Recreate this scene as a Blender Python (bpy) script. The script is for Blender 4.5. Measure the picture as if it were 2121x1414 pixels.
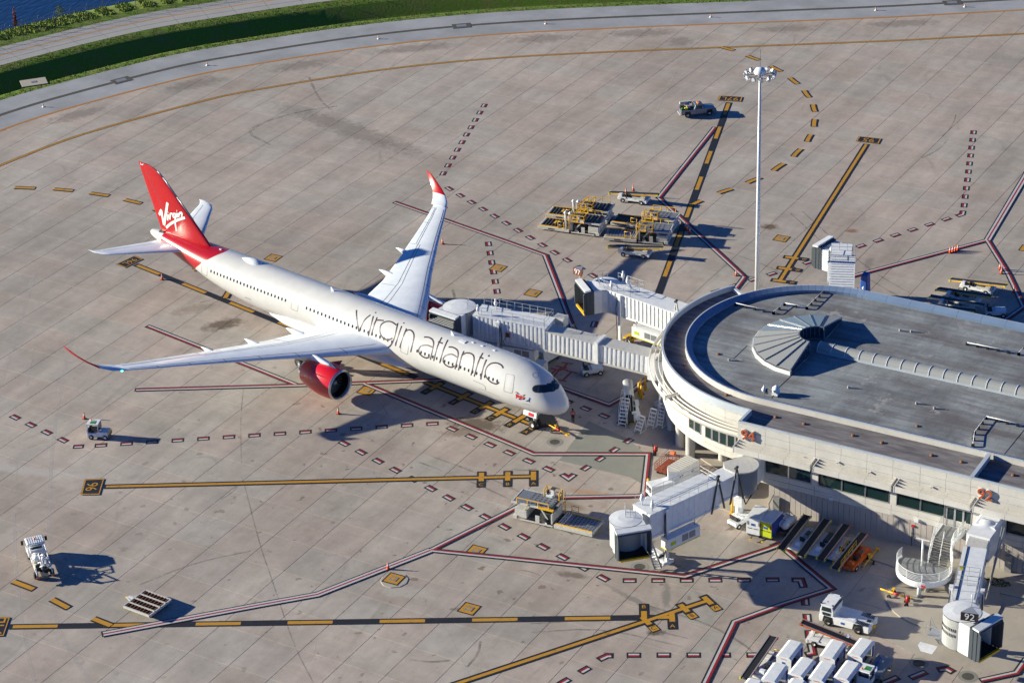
import bpy, bmesh, math, random
from mathutils import Vector, Matrix
from mathutils.bvhtree import BVHTree
random.seed(7)
for o in list(bpy.data.objects): bpy.data.objects.remove(o)
S = bpy.context.scene
COL = S.collection
R = math.radians

# ---------------------------------------------------------------- camera
CAM = Vector((135.4187, -174.8657, 141.43))
PITCH, ROLL, YAW, FPX = 0.480144825, -0.0393997407, -0.541813149, 4959.938
_fw = Vector((math.sin(YAW)*math.cos(PITCH), math.cos(YAW)*math.cos(PITCH), -math.sin(PITCH)))
_rt = Vector((math.cos(YAW), -math.sin(YAW), 0)); _up = _rt.cross(_fw)
RT = _rt*math.cos(ROLL) + _up*math.sin(ROLL)
UP = -_rt*math.sin(ROLL) + _up*math.cos(ROLL)
cd = bpy.data.cameras.new('camera'); cam = bpy.data.objects.new('camera', cd); COL.objects.link(cam)
m3 = Matrix((RT, UP, -_fw)).transposed()
cam.matrix_world = Matrix.Translation(CAM) @ m3.to_4x4()
cd.sensor_width = 36; cd.lens = FPX/2121*36; cd.clip_start = 1; cd.clip_end = 6000
S.camera = cam

# ---------------------------------------------------------------- sky, sun, exposure
SUN_EL, SHADOW_AZ = 15.9, 19.3          # the shadows run towards this azimuth
sun_from = R(SHADOW_AZ+180)
wd = bpy.data.worlds.new('World'); S.world = wd; wd.use_nodes = True
nt = wd.node_tree; nt.nodes.clear()
sky = nt.nodes.new('ShaderNodeTexSky'); sky.sky_type = 'NISHITA'; sky.sun_disc = False
sky.sun_elevation = R(SUN_EL); sky.sun_rotation = math.pi/2 - sun_from
sky.air_density = 1.0; sky.dust_density = 0.0; sky.ozone_density = 8.0
bg = nt.nodes.new('ShaderNodeBackground'); bg.inputs[1].default_value = 0.050
wo = nt.nodes.new('ShaderNodeOutputWorld')
tint = nt.nodes.new('ShaderNodeMix'); tint.data_type = 'RGBA'; tint.blend_type = 'MULTIPLY'; tint.inputs[0].default_value = 1.0; tint.inputs[7].default_value = (0.70, 0.90, 1.18, 1)
nt.links.new(sky.outputs[0], tint.inputs[6]); nt.links.new(tint.outputs[2], bg.inputs[0]); nt.links.new(bg.outputs[0], wo.inputs[0])
sl = bpy.data.lights.new('sun', 'SUN'); sl.energy = 5.0; sl.angle = R(0.53); sl.color = (1.0, 0.92, 0.70)
so = bpy.data.objects.new('sun', sl); COL.objects.link(so)
sdir = Vector((math.cos(R(SHADOW_AZ))*math.cos(R(SUN_EL)), math.sin(R(SHADOW_AZ))*math.cos(R(SUN_EL)), -math.sin(R(SUN_EL))))
so.rotation_euler = sdir.to_track_quat('-Z', 'Y').to_euler()
S.view_settings.view_transform = 'Standard'; S.view_settings.look = 'None'
S.view_settings.exposure = 0.94; S.view_settings.gamma = 1.0; S.view_settings.use_curve_mapping = False
S.render.engine = 'CYCLES'
S.cycles.max_bounces = 5; S.cycles.diffuse_bounces = 3; S.cycles.glossy_bounces = 2
S.cycles.transparent_max_bounces = 6; S.cycles.caustics_reflective = False; S.cycles.caustics_refractive = False

# ---------------------------------------------------------------- from survey pixel to place
def ray(px, py):
    return _fw + RT*((px-1060.5)/FPX) - UP*((py-707)/FPX)
def G(px, py, z=0.0):
    d = ray(px, py); t = (z-CAM.z)/d.z
    p = CAM + d*t; return Vector((p.x, p.y, z))

# ---------------------------------------------------------------- materials
MATS = {}
def _new(name):
    m = bpy.data.materials.new(name); m.use_nodes = True
    return m, m.node_tree, m.node_tree.nodes['Principled BSDF']
def N(nt, kind, **kw):
    n = nt.nodes.new(kind)
    for k, v in kw.items():
        if k.startswith('i_'):
            key = k[2:]; key = int(key) if key.isdigit() else key.replace('_', ' ')
            n.inputs[key].default_value = v
        else: setattr(n, k, v)
    return n
def ramp(nt, src, stops, interp='LINEAR'):
    r = nt.nodes.new('ShaderNodeValToRGB'); r.color_ramp.interpolation = interp
    el = r.color_ramp.elements
    while len(el) < len(stops): el.new(0.5)
    for e, (p, c) in zip(el, stops):
        e.position = p; e.color = (c, c, c, 1) if isinstance(c, (int, float)) else (*c, 1)
    nt.links.new(src, r.inputs[0]); return r.outputs[0]
def mix(nt, fac, a, b, mode='MIX'):
    n = nt.nodes.new('ShaderNodeMix'); n.data_type = 'RGBA'; n.blend_type = mode
    for s, v in ((0, fac), (6, a), (7, b)):
        if hasattr(v, 'links') or hasattr(v, 'is_linked'): nt.links.new(v, n.inputs[s])
        else: n.inputs[s].default_value = v if s == 0 else ((*v, 1) if len(v) == 3 else v)
    return n.outputs[2]
def mth(nt, op, a, b=0.0):
    n = nt.nodes.new('ShaderNodeMath'); n.operation = op
    for s, v in ((0, a), (1, b)):
        if hasattr(v, 'is_linked'): nt.links.new(v, n.inputs[s])
        else: n.inputs[s].default_value = v
    return n.outputs[0]
def plain(name, col, rough=0.5, metal=0.0, wear=0.0, wcol=(0.12, 0.10, 0.08), scale=1.5, coat=0.0, emit=None, spec=0.5):
    m, nt, b = _new(name)
    b.inputs['Roughness'].default_value = rough; b.inputs['Metallic'].default_value = metal
    b.inputs['Specular IOR Level'].default_value = spec
    if coat: b.inputs['Coat Weight'].default_value = coat; b.inputs['Coat Roughness'].default_value = 0.08
    geo = nt.nodes.new('ShaderNodeNewGeometry')
    n1 = N(nt, 'ShaderNodeTexNoise', i_Scale=scale, i_Detail=5.0, i_Roughness=0.65)
    nt.links.new(geo.outputs['Position'], n1.inputs['Vector'])
    base = mix(nt, ramp(nt, n1.outputs[0], [(0.3, 0.0), (0.7, 1.0)]), tuple(c*0.90 for c in col), tuple(min(1, c*1.06) for c in col))
    if wear:
        n2 = N(nt, 'ShaderNodeTexNoise', i_Scale=scale*1.9, i_Detail=8.0, i_Roughness=0.75)
        nt.links.new(geo.outputs['Position'], n2.inputs['Vector'])
        base = mix(nt, mth(nt, 'MULTIPLY', ramp(nt, n2.outputs[0], [(0.58-wear*0.15, 0.0), (0.72, 1.0)]), min(1, wear+0.25)), base, wcol)
    nt.links.new(base, b.inputs['Base Color'])
    if emit: b.inputs['Emission Color'].default_value = (*emit[0], 1); b.inputs['Emission Strength'].default_value = emit[1]
    MATS[name] = m; return m
plain('white_paint', (0.76, 0.79, 0.83), 0.35, wear=0.16, wcol=(0.38, 0.34, 0.30))
plain('old_white', (0.56, 0.56, 0.54), 0.5, wear=0.45, wcol=(0.26, 0.21, 0.17), scale=2.5)
plain('cream', (0.60, 0.585, 0.56), 0.6, wear=0.03, scale=0.6)
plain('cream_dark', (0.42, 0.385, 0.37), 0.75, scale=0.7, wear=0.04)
plain('grey_metal', (0.33, 0.34, 0.35), 0.45, 0.4, wear=0.15)
plain('galv', (0.50, 0.52, 0.54), 0.45, 0.5)
plain('alu', (0.62, 0.63, 0.65), 0.3, 0.85)
plain('steel_dark', (0.09, 0.095, 0.10), 0.5, 0.3, wear=0.2, wcol=(0.2, 0.16, 0.12), scale=4)
plain('black_rubber', (0.015, 0.015, 0.016), 0.75)
plain('belt_black', (0.020, 0.020, 0.022), 0.6)
plain('black', (0.008, 0.008, 0.010), 0.6)
plain('yellow', (0.80, 0.46, 0.02), 0.45, wear=0.15, wcol=(0.30, 0.17, 0.05), scale=3)
plain('bright_yellow', (0.78, 0.68, 0.03), 0.45)
plain('lime', (0.50, 0.60, 0.02), 0.45)
plain('orange', (0.62, 0.12, 0.02), 0.45, wear=0.12, wcol=(0.3, 0.08, 0.03), scale=3)
plain('cone_orange', (0.80, 0.09, 0.015), 0.5)
plain('red', (0.55, 0.02, 0.02), 0.45)
plain('vest_red', (0.80, 0.06, 0.04), 0.7)
plain('skin', (0.20, 0.10, 0.06), 0.6)
plain('blue', (0.02, 0.05, 0.28), 0.7)
plain('logo_blue', (0.02, 0.09, 0.40), 0.5)
plain('navy', (0.015, 0.02, 0.06), 0.7)
plain('grey_blue', (0.20, 0.235, 0.275), 0.35, 0.2, coat=0.4)
plain('rust', (0.20, 0.085, 0.04), 0.8, wear=0.5, wcol=(0.06, 0.035, 0.025), scale=5)
plain('rust_red', (0.28, 0.06, 0.03), 0.8, wear=0.3, wcol=(0.1, 0.04, 0.03), scale=4)
plain('seat_dark', (0.03, 0.03, 0.035), 0.7)
plain('canvas_dark', (0.055, 0.07, 0.09), 0.6, scale=3)
plain('grey_plate', (0.24, 0.26, 0.30), 0.45, 0.3)
plain('sign_brown', (0.18, 0.045, 0.025), 0.5)
plain('sign_dark', (0.035, 0.022, 0.03), 0.5)
plain('brick_red', (0.42, 0.085, 0.03), 0.5)
plain('coping', (0.46, 0.52, 0.60), 0.5, scale=0.5)
plain('coping_blue', (0.17, 0.25, 0.40), 0.5, scale=0.5)  # tinted metal at the front; along the back its blue paints in shade
plain('weed', (0.05, 0.085, 0.02), 0.9, scale=9, wear=0.4, wcol=(0.1, 0.09, 0.03))
plain('reed_red', (0.22, 0.05, 0.025), 0.9, scale=4)
plain('beige_pad', (0.40, 0.365, 0.32), 0.85, wear=0.12, wcol=(0.24, 0.2, 0.17), scale=0.35)
plain('conc_col', (0.50, 0.49, 0.47), 0.8, wear=0.1, wcol=(0.3, 0.28, 0.26), scale=0.8)
plain('patch_grey', (0.245, 0.25, 0.225), 0.85, wear=0.2, wcol=(0.2, 0.19, 0.17), scale=0.4)
plain('tape_blue', (0.01, 0.02, 0.2), 0.5)
plain('amber', (0.9, 0.28, 0.02), 0.4)
plain('nav_green', (0.05, 0.7, 0.35), 0.3, emit=((0.1, 1.0, 0.5), 2.5))

def mat_paint(name, col, chip=0.25, under=(0.05, 0.05, 0.055)):
    m, nt, b = _new(name); b.inputs['Roughness'].default_value = 0.6
    geo = nt.nodes.new('ShaderNodeNewGeometry')
    n1 = N(nt, 'ShaderNodeTexNoise', i_Scale=1.1, i_Detail=9.0, i_Roughness=0.8); nt.links.new(geo.outputs['Position'], n1.inputs['Vector'])
    n2 = N(nt, 'ShaderNodeTexNoise', i_Scale=0.25, i_Detail=2.0); nt.links.new(geo.outputs['Position'], n2.inputs['Vector'])
    f = mth(nt, 'MULTIPLY', ramp(nt, n1.outputs[0], [(0.52, 0.0), (0.66, 1.0)]), ramp(nt, n2.outputs[0], [(0.38, 0.0), (0.62, chip*2.2)]))
    c = mix(nt, f, col, under)
    nt.links.new(c, b.inputs['Base Color']); MATS[name] = m
mat_paint('p_yellow', (0.50, 0.255, 0.02), 0.42, (0.12, 0.08, 0.03))
mat_paint('p_orange', (0.50, 0.22, 0.03), 0.12, (0.2, 0.14, 0.08))
mat_paint('p_black', (0.012, 0.014, 0.020), 0.10, (0.10, 0.10, 0.10))
mat_paint('p_red', (0.30, 0.013, 0.02), 0.15, (0.08, 0.02, 0.02))
mat_paint('p_white', (0.50, 0.51, 0.53), 0.20, (0.2, 0.19, 0.18))
mat_paint('p_pad', (0.30, 0.045, 0.03), 0.35, (0.20, 0.17, 0.15))

def mat_concrete():
    m, nt, b = _new('apron_concrete'); b.inputs['Roughness'].default_value = 0.9; b.inputs['Specular IOR Level'].default_value = 0.25
    geo = nt.nodes.new('ShaderNodeNewGeometry'); P = geo.outputs['Position']
    mp = N(nt, 'ShaderNodeMapping'); mp.inputs['Scale'].default_value = (1/5.0964, 1/5.6692, 0); nt.links.new(P, mp.inputs[0])
    fl = N(nt, 'ShaderNodeVectorMath', operation='FLOOR'); nt.links.new(mp.outputs[0], fl.inputs[0])
    wn = N(nt, 'ShaderNodeTexWhiteNoise', noise_dimensions='2D'); nt.links.new(fl.outputs[0], wn.inputs[0])
    mp2 = N(nt, 'ShaderNodeMapping'); mp2.inputs['Scale'].default_value = (1/10.19, 1/22.7, 0); nt.links.new(P, mp2.inputs[0])
    fl2 = N(nt, 'ShaderNodeVectorMath', operation='FLOOR'); nt.links.new(mp2.outputs[0], fl2.inputs[0])
    wn2 = N(nt, 'ShaderNodeTexWhiteNoise', noise_dimensions='2D'); nt.links.new(fl2.outputs[0], wn2.inputs[0])
    def noise(sc, det, rough, stretch=None, rot=0.0, dist=0.0):
        n = N(nt, 'ShaderNodeTexNoise', i_Scale=sc, i_Detail=det, i_Roughness=rough, i_Distortion=dist)
        mm = N(nt, 'ShaderNodeMapping'); mm.inputs['Rotation'].default_value = (0, 0, rot)
        mm.inputs['Scale'].default_value = (*(stretch or (1, 1)), 1)
        nt.links.new(P, mm.inputs[0]); nt.links.new(mm.outputs[0], n.inputs['Vector']); return n.outputs[0]
    pink, grey = (0.485, 0.412, 0.368), (0.425, 0.392, 0.358)
    f = mth(nt, 'ADD', mth(nt, 'MULTIPLY', wn.outputs[0], 0.55), mth(nt, 'MULTIPLY', noise(0.03, 3, 0.5), 0.9))
    c = mix(nt, ramp(nt, f, [(0.50, 0.0), (0.95, 1.0)]), pink, grey)
    # slab to slab tone
    c = mix(nt, 1.0, c, ramp(nt, mth(nt, 'ADD', mth(nt, 'MULTIPLY', wn.outputs[0], 0.6), mth(nt, 'MULTIPLY', wn2.outputs[0], 0.4)), [(0.0, 0.90), (1.0, 1.06)]), 'MULTIPLY')
    # broad weathering, streaks along the y joints, fine mottling
    c = mix(nt, 1.0, c, ramp(nt, noise(0.022, 5, 0.6), [(0.3, 0.86), (0.7, 1.08)]), 'MULTIPLY')
    c = mix(nt, 1.0, c, ramp(nt, noise(0.22, 6, 0.65, (1.0, 0.16), 1.25), [(0.30, 0.80), (0.68, 1.10)]), 'MULTIPLY')
    c = mix(nt, 1.0, c, ramp(nt, noise(0.5, 8, 0.75), [(0.3, 0.85), (0.7, 1.09)]), 'MULTIPLY')
    c = mix(nt, 1.0, c, ramp(nt, noise(0.055, 7, 0.7, (0.45, 1.5), 0.15), [(0.36, 0.86), (0.60, 1.05)]), 'MULTIPLY')
    c = mix(nt, 1.0, c, ramp(nt, noise(5.0, 4, 0.7), [(0.3, 0.96), (0.7, 1.03)]), 'MULTIPLY')
    # curved scrub and tyre marks
    t1 = ramp(nt, noise(0.045, 2, 0.4, (1.0, 1.0), 0.3, 1.6), [(0.485, 0.0), (0.498, 1.0), (0.502, 1.0), (0.515, 0.0)])
    c = mix(nt, mth(nt, 'MULTIPLY', mth(nt, 'MULTIPLY', t1, ramp(nt, noise(0.35, 5, 0.7), [(0.45, 0.0), (0.7, 1.0)])), 0.30), c, (0.50, 0.46, 0.43))
    t2 = ramp(nt, noise(0.06, 1, 0.3, (1.0, 0.45), 1.0, 1.0), [(0.44, 0.0), (0.447, 1.0), (0.449, 1.0), (0.456, 0.0)])
    c = mix(nt, mth(nt, 'MULTIPLY', mth(nt, 'MULTIPLY', t2, ramp(nt, noise(0.2, 4, 0.7), [(0.42, 0.0), (0.7, 1.0)])), 0.40), c, (0.19, 0.17, 0.16))
    # pale wash patches
    c = mix(nt, mth(nt, 'MULTIPLY', ramp(nt, noise(0.10, 9, 0.75, (0.6, 1.4), 0.2), [(0.62, 0.0), (0.70, 1.0)]), 0.30), c, (0.44, 0.43, 0.40))
    # oil and fluid stains: more of them around the stands
    st = nt.nodes.new('ShaderNodeVectorMath'); st.operation = 'DISTANCE'; nt.links.new(P, st.inputs[0]); st.inputs[1].default_value = (16, 30, 0)
    near = ramp(nt, mth(nt, 'DIVIDE', st.outputs['Value'], 130.0), [(0.15, 1.0), (0.6, 0.0)])
    s1 = ramp(nt, noise(0.62, 3, 0.5), [(0.665, 0.0), (0.69, 1.0)])
    c = mix(nt, mth(nt, 'MULTIPLY', mth(nt, 'MULTIPLY', s1, near), 0.65), c, (0.135, 0.105, 0.085))
    s2 = ramp(nt, noise(0.13, 6, 0.7, (1.5, 0.7), 0.6), [(0.56, 0.0), (0.72, 1.0)])
    c = mix(nt, mth(nt, 'MULTIPLY', mth(nt, 'MULTIPLY', s2, near), 0.50), c, (0.19, 0.155, 0.125))
    s3 = ramp(nt, noise(0.9, 4, 0.8), [(0.70, 0.0), (0.73, 1.0)])
    c = mix(nt, mth(nt, 'MULTIPLY', s3, 0.45), c, (0.17, 0.14, 0.12))
    # soot that gathers along the curved outer edge and spills at known places
    def blob(cx, cy, rx, ry, rot, amt, col):
        nonlocal c
        mm = N(nt, 'ShaderNodeMapping', vector_type='TEXTURE'); mm.inputs['Location'].default_value = (cx, cy, 0); mm.inputs['Rotation'].default_value = (0, 0, rot); mm.inputs['Scale'].default_value = (rx, ry, 1)
        nt.links.new(P, mm.inputs[0])
        ln = N(nt, 'ShaderNodeVectorMath', operation='LENGTH'); nt.links.new(mm.outputs[0], ln.inputs[0])
        e = mth(nt, 'ADD', ln.outputs['Value'], mth(nt, 'MULTIPLY', mth(nt, 'SUBTRACT', noise(0.9, 7, 0.75), 0.5), 2.2))
        c = mix(nt, mth(nt, 'MULTIPLY', ramp(nt, e, [(0.45, 1.0), (1.20, 0.0)]), min(.92, amt*1.3)), c, col)
    for (px, py, rx, ry, rot, amt, col) in [
        (985, 878, 4.2, 2.0, 0.2, 0.75, (0.12, 0.095, 0.075)), (960, 895, 3.0, 1.4, 0.5, 0.5, (0.17, 0.13, 0.10)),
        (462, 672, 3.4, 1.8, 0.9, 0.7, (0.13, 0.10, 0.08)), (400, 640, 3.5, 1.5, 0.9, 0.35, (0.17, 0.14, 0.11)),
        (1360, 1310, 1.2, 0.7, 0.5, 0.8, (0.10, 0.08, 0.07)), (1185, 1190, 2.2, 0.7, 0.2, 0.6, (0.15, 0.12, 0.10)),
        (1220, 1020, 3.0, 0.8, 0.3, 0.45, (0.42, 0.24, 0.13)), (1175, 1045, 2.4, 1.0, 0.0, 0.5, (0.18, 0.14, 0.11)),
        (1595, 470, 1.6, 1.0, 0.4, 0.7, (0.13, 0.09, 0.06)), (1765, 478, 1.2, 0.8, 0.4, 0.6, (0.20, 0.10, 0.06)),
        (60, 975, 9.0, 1.2, 0.25, 0.45, (0.46, 0.45, 0.43)), (835, 1225, 4.0, 1.4, 0.2, 0.5, (0.44, 0.42, 0.38)),
        (1320, 1245, 5.0, 0.5, -0.28, 0.6, (0.20, 0.195, 0.18)), (1380, 1235, 0.6, 3.2, 0.45, 0.6, (0.20, 0.195, 0.18)),
        (1800, 545, 0.8, 2.6, 0.2, 0.5, (0.19, 0.18, 0.17)), (1945, 1330, 3.5, 1.4, 0.3, 0.4, (0.22, 0.17, 0.14))]:
        g = G(px, py); blob(g.x, g.y, rx, ry, rot, amt, col)
    for (p0, p1, ry) in [((90, 258), (230, 218), 2.2), ((330, 190), (470, 160), 2.6), ((540, 150), (700, 122), 2.4), ((760, 110), (960, 90), 2.2), ((1040, 84), (1200, 76), 2.8), ((1240, 72), (1420, 66), 2.4), ((1560, 62), (1700, 58), 2.2), ((1780, 54), (1960, 44), 2.2), ((560, 210), (900, 330), 3.0), ((1380, 90), (1440, 82), 2.5)]:
        a, b_ = G(*p0), G(*p1); d = b_-a; blob((a.x+b_.x)/2, (a.y+b_.y)/2, d.length/2, ry, math.atan2(d.y, d.x), 0.5, (0.19, 0.165, 0.15))
    nt.links.new(c, b.inputs['Base Color'])
    bp = N(nt, 'ShaderNodeBump', i_Strength=0.12, i_Distance=0.02); nt.links.new(noise(3.0, 8, 0.8), bp.inputs['Height']); nt.links.new(bp.outputs[0], b.inputs['Normal'])
    MATS['apron_concrete'] = m
mat_concrete()
def mat_noisy(name, c1, c2, sc, rough=0.9, c3=None, sc3=0.05, stretch=(1, 1, 1), bump=0.0, spec=0.3):
    m, nt, b = _new(name); b.inputs['Roughness'].default_value = rough; b.inputs['Specular IOR Level'].default_value = spec
    geo = nt.nodes.new('ShaderNodeNewGeometry')
    mp = N(nt, 'ShaderNodeMapping'); mp.inputs['Scale'].default_value = stretch; nt.links.new(geo.outputs['Position'], mp.inputs[0])
    n1 = N(nt, 'ShaderNodeTexNoise', i_Scale=sc, i_Detail=9.0, i_Roughness=0.72); nt.links.new(mp.outputs[0], n1.inputs['Vector'])
    c = mix(nt, ramp(nt, n1.outputs[0], [(0.3, 0.0), (0.7, 1.0)]), c1, c2)
    if c3:
        n2 = N(nt, 'ShaderNodeTexNoise', i_Scale=sc3, i_Detail=6.0, i_Roughness=0.6); nt.links.new(mp.outputs[0], n2.inputs['Vector'])
        c = mix(nt, ramp(nt, n2.outputs[0], [(0.42, 0.0), (0.68, 1.0)]), c, c3)
    nt.links.new(c, b.inputs['Base Color'])
    if bump:
        bp = N(nt, 'ShaderNodeBump', i_Strength=bump, i_Distance=0.1); nt.links.new(n1.outputs[0], bp.inputs['Height']); nt.links.new(bp.outputs[0], b.inputs['Normal'])
    MATS[name] = m
mat_noisy('shoulder', (0.30, 0.315, 0.345), (0.37, 0.385, 0.415), 0.25, c3=(0.25, 0.26, 0.285), sc3=0.12)
mat_noisy('asphalt_seam', (0.06, 0.058, 0.055), (0.10, 0.095, 0.09), 1.2)
mat_noisy('far_road', (0.30, 0.30, 0.30), (0.37, 0.37, 0.375), 0.4, c3=(0.33, 0.33, 0.33))
mat_noisy('grass', (0.075, 0.15, 0.012), (0.12, 0.20, 0.02), 2.2, c3=(0.14, 0.16, 0.035), sc3=0.35, bump=0.8)
mat_noisy('weeds_bank', (0.12, 0.22, 0.02), (0.22, 0.30, 0.035), 0.9, c3=(0.20, 0.22, 0.06), sc3=0.5, bump=1.0)
mat_noisy('joint_sealant', (0.06, 0.058, 0.055), (0.10, 0.095, 0.088), 1.5, c3=(0.16, 0.15, 0.14), sc3=0.2)
mat_noisy('roof_lower', (0.085, 0.078, 0.09), (0.18, 0.165, 0.18), 0.5, c3=(0.24, 0.235, 0.25), sc3=0.7, stretch=(0.4, 2.0, 1))
def mat_roof():
    m, nt, b = _new('roof_membrane'); b.inputs['Roughness'].default_value = 0.75
    geo = nt.nodes.new('ShaderNodeNewGeometry'); P = geo.outputs['Position']
    def noise(sc, det, rough, st=(1, 1, 1), rot=0.0):
        n = N(nt, 'ShaderNodeTexNoise', i_Scale=sc, i_Detail=det, i_Roughness=rough)
        mm = N(nt, 'ShaderNodeMapping'); mm.inputs['Scale'].default_value = st; mm.inputs['Rotation'].default_value = (0, 0, rot)
        nt.links.new(P, mm.inputs[0]); nt.links.new(mm.outputs[0], n.inputs['Vector']); return n.outputs[0]
    c = mix(nt, ramp(nt, noise(0.12, 8, 0.7, (1, 0.6, 1)), [(0.36, 0.0), (0.62, 1.0)]), (0.14, 0.145, 0.16), (0.30, 0.33, 0.35))
    c = mix(nt, 1.0, c, ramp(nt, noise(0.4, 8, 0.8, (0.35, 2.2, 1), 0.05), [(0.32, 0.72), (0.66, 1.22)]), 'MULTIPLY')
    c = mix(nt, mth(nt, 'MULTIPLY', ramp(nt, noise(0.2, 6, 0.7, (0.25, 1.6, 1), 0.1), [(0.47, 0.0), (0.66, 1.0)]), 0.75), c, (0.105, 0.085, 0.085))
    c = mix(nt, mth(nt, 'MULTIPLY', ramp(nt, noise(0.33, 8, 0.7), [(0.60, 0.0), (0.66, 1.0)]), 0.6), c, (0.44, 0.44, 0.43))
    bt = N(nt, 'ShaderNodeTexBrick', i_Scale=1.0); bt.inputs['Color1'].default_value = (1, 1, 1, 1); bt.inputs['Color2'].default_value = (0.9, 0.9, 0.9, 1); bt.inputs['Mortar'].default_value = (0.35, 0.35, 0.35, 1)
    bt.inputs['Brick Width'].default_value = 3.0; bt.inputs['Row Height'].default_value = 0.95; bt.inputs['Mortar Size'].default_value = 0.02
    nt.links.new(P, bt.inputs['Vector'])
    c = mix(nt, 0.7, c, bt.outputs[0], 'MULTIPLY')
    nt.links.new(c, b.inputs['Base Color']); MATS['roof_membrane'] = m
mat_roof()
def mat_water():
    m, nt, b = _new('water'); b.inputs['Base Color'].default_value = (0.010, 0.030, 0.085, 1); b.inputs['Roughness'].default_value = 0.12
    geo = nt.nodes.new('ShaderNodeNewGeometry')
    mp = N(nt, 'ShaderNodeMapping'); mp.inputs['Scale'].default_value = (1, 0.35, 1); mp.inputs['Rotation'].default_value = (0, 0, 0.5); nt.links.new(geo.outputs['Position'], mp.inputs[0])
    n1 = N(nt, 'ShaderNodeTexNoise', i_Scale=1.3, i_Detail=4.0); nt.links.new(mp.outputs[0], n1.inputs['Vector'])
    bp = N(nt, 'ShaderNodeBump', i_Strength=0.5, i_Distance=0.25); nt.links.new(n1.outputs[0], bp.inputs['Height']); nt.links.new(bp.outputs[0], b.inputs['Normal'])
    MATS['water'] = m
mat_water()
def mat_glass(name, col, rough=0.05):
    m, nt, b = _new(name); b.inputs['Base Color'].default_value = (*col, 1); b.inputs['Roughness'].default_value = rough
    b.inputs['Specular IOR Level'].default_value = 0.6; MATS[name] = m
mat_glass('window_glass', (0.012, 0.030, 0.032)); mat_glass('vehicle_glass', (0.02, 0.035, 0.045)); mat_glass('cockpit_glass', (0.008, 0.025, 0.055), 0.03)
mat_glass('skylight_shaded', (0.20, 0.25, 0.30), 0.18); mat_glass('skylight_dark', (0.03, 0.05, 0.08), 0.1)
def mat_ribbed(name, col, scale, depth=0.05, axis='X', rough=0.5):
    m, nt, b = _new(name); b.inputs['Roughness'].default_value = rough
    tc = nt.nodes.new('ShaderNodeTexCoord'); w = N(nt, 'ShaderNodeTexWave', wave_profile='SIN', bands_direction=axis, i_Scale=scale)
    nt.links.new(tc.outputs['Object'], w.inputs[0]); bp = N(nt, 'ShaderNodeBump', i_Strength=0.7, i_Distance=depth)
    nt.links.new(w.outputs[0], bp.inputs['Height']); nt.links.new(bp.outputs[0], b.inputs['Normal'])
    b.inputs['Base Color'].default_value = (*col, 1); MATS[name] = m
mat_ribbed('shutter', (0.50, 0.515, 0.52), 12, 0.02, 'Z', 0.45)
mat_ribbed('polycarb', (0.34, 0.355, 0.36), 6, 0.01, 'Y', 0.25)

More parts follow.
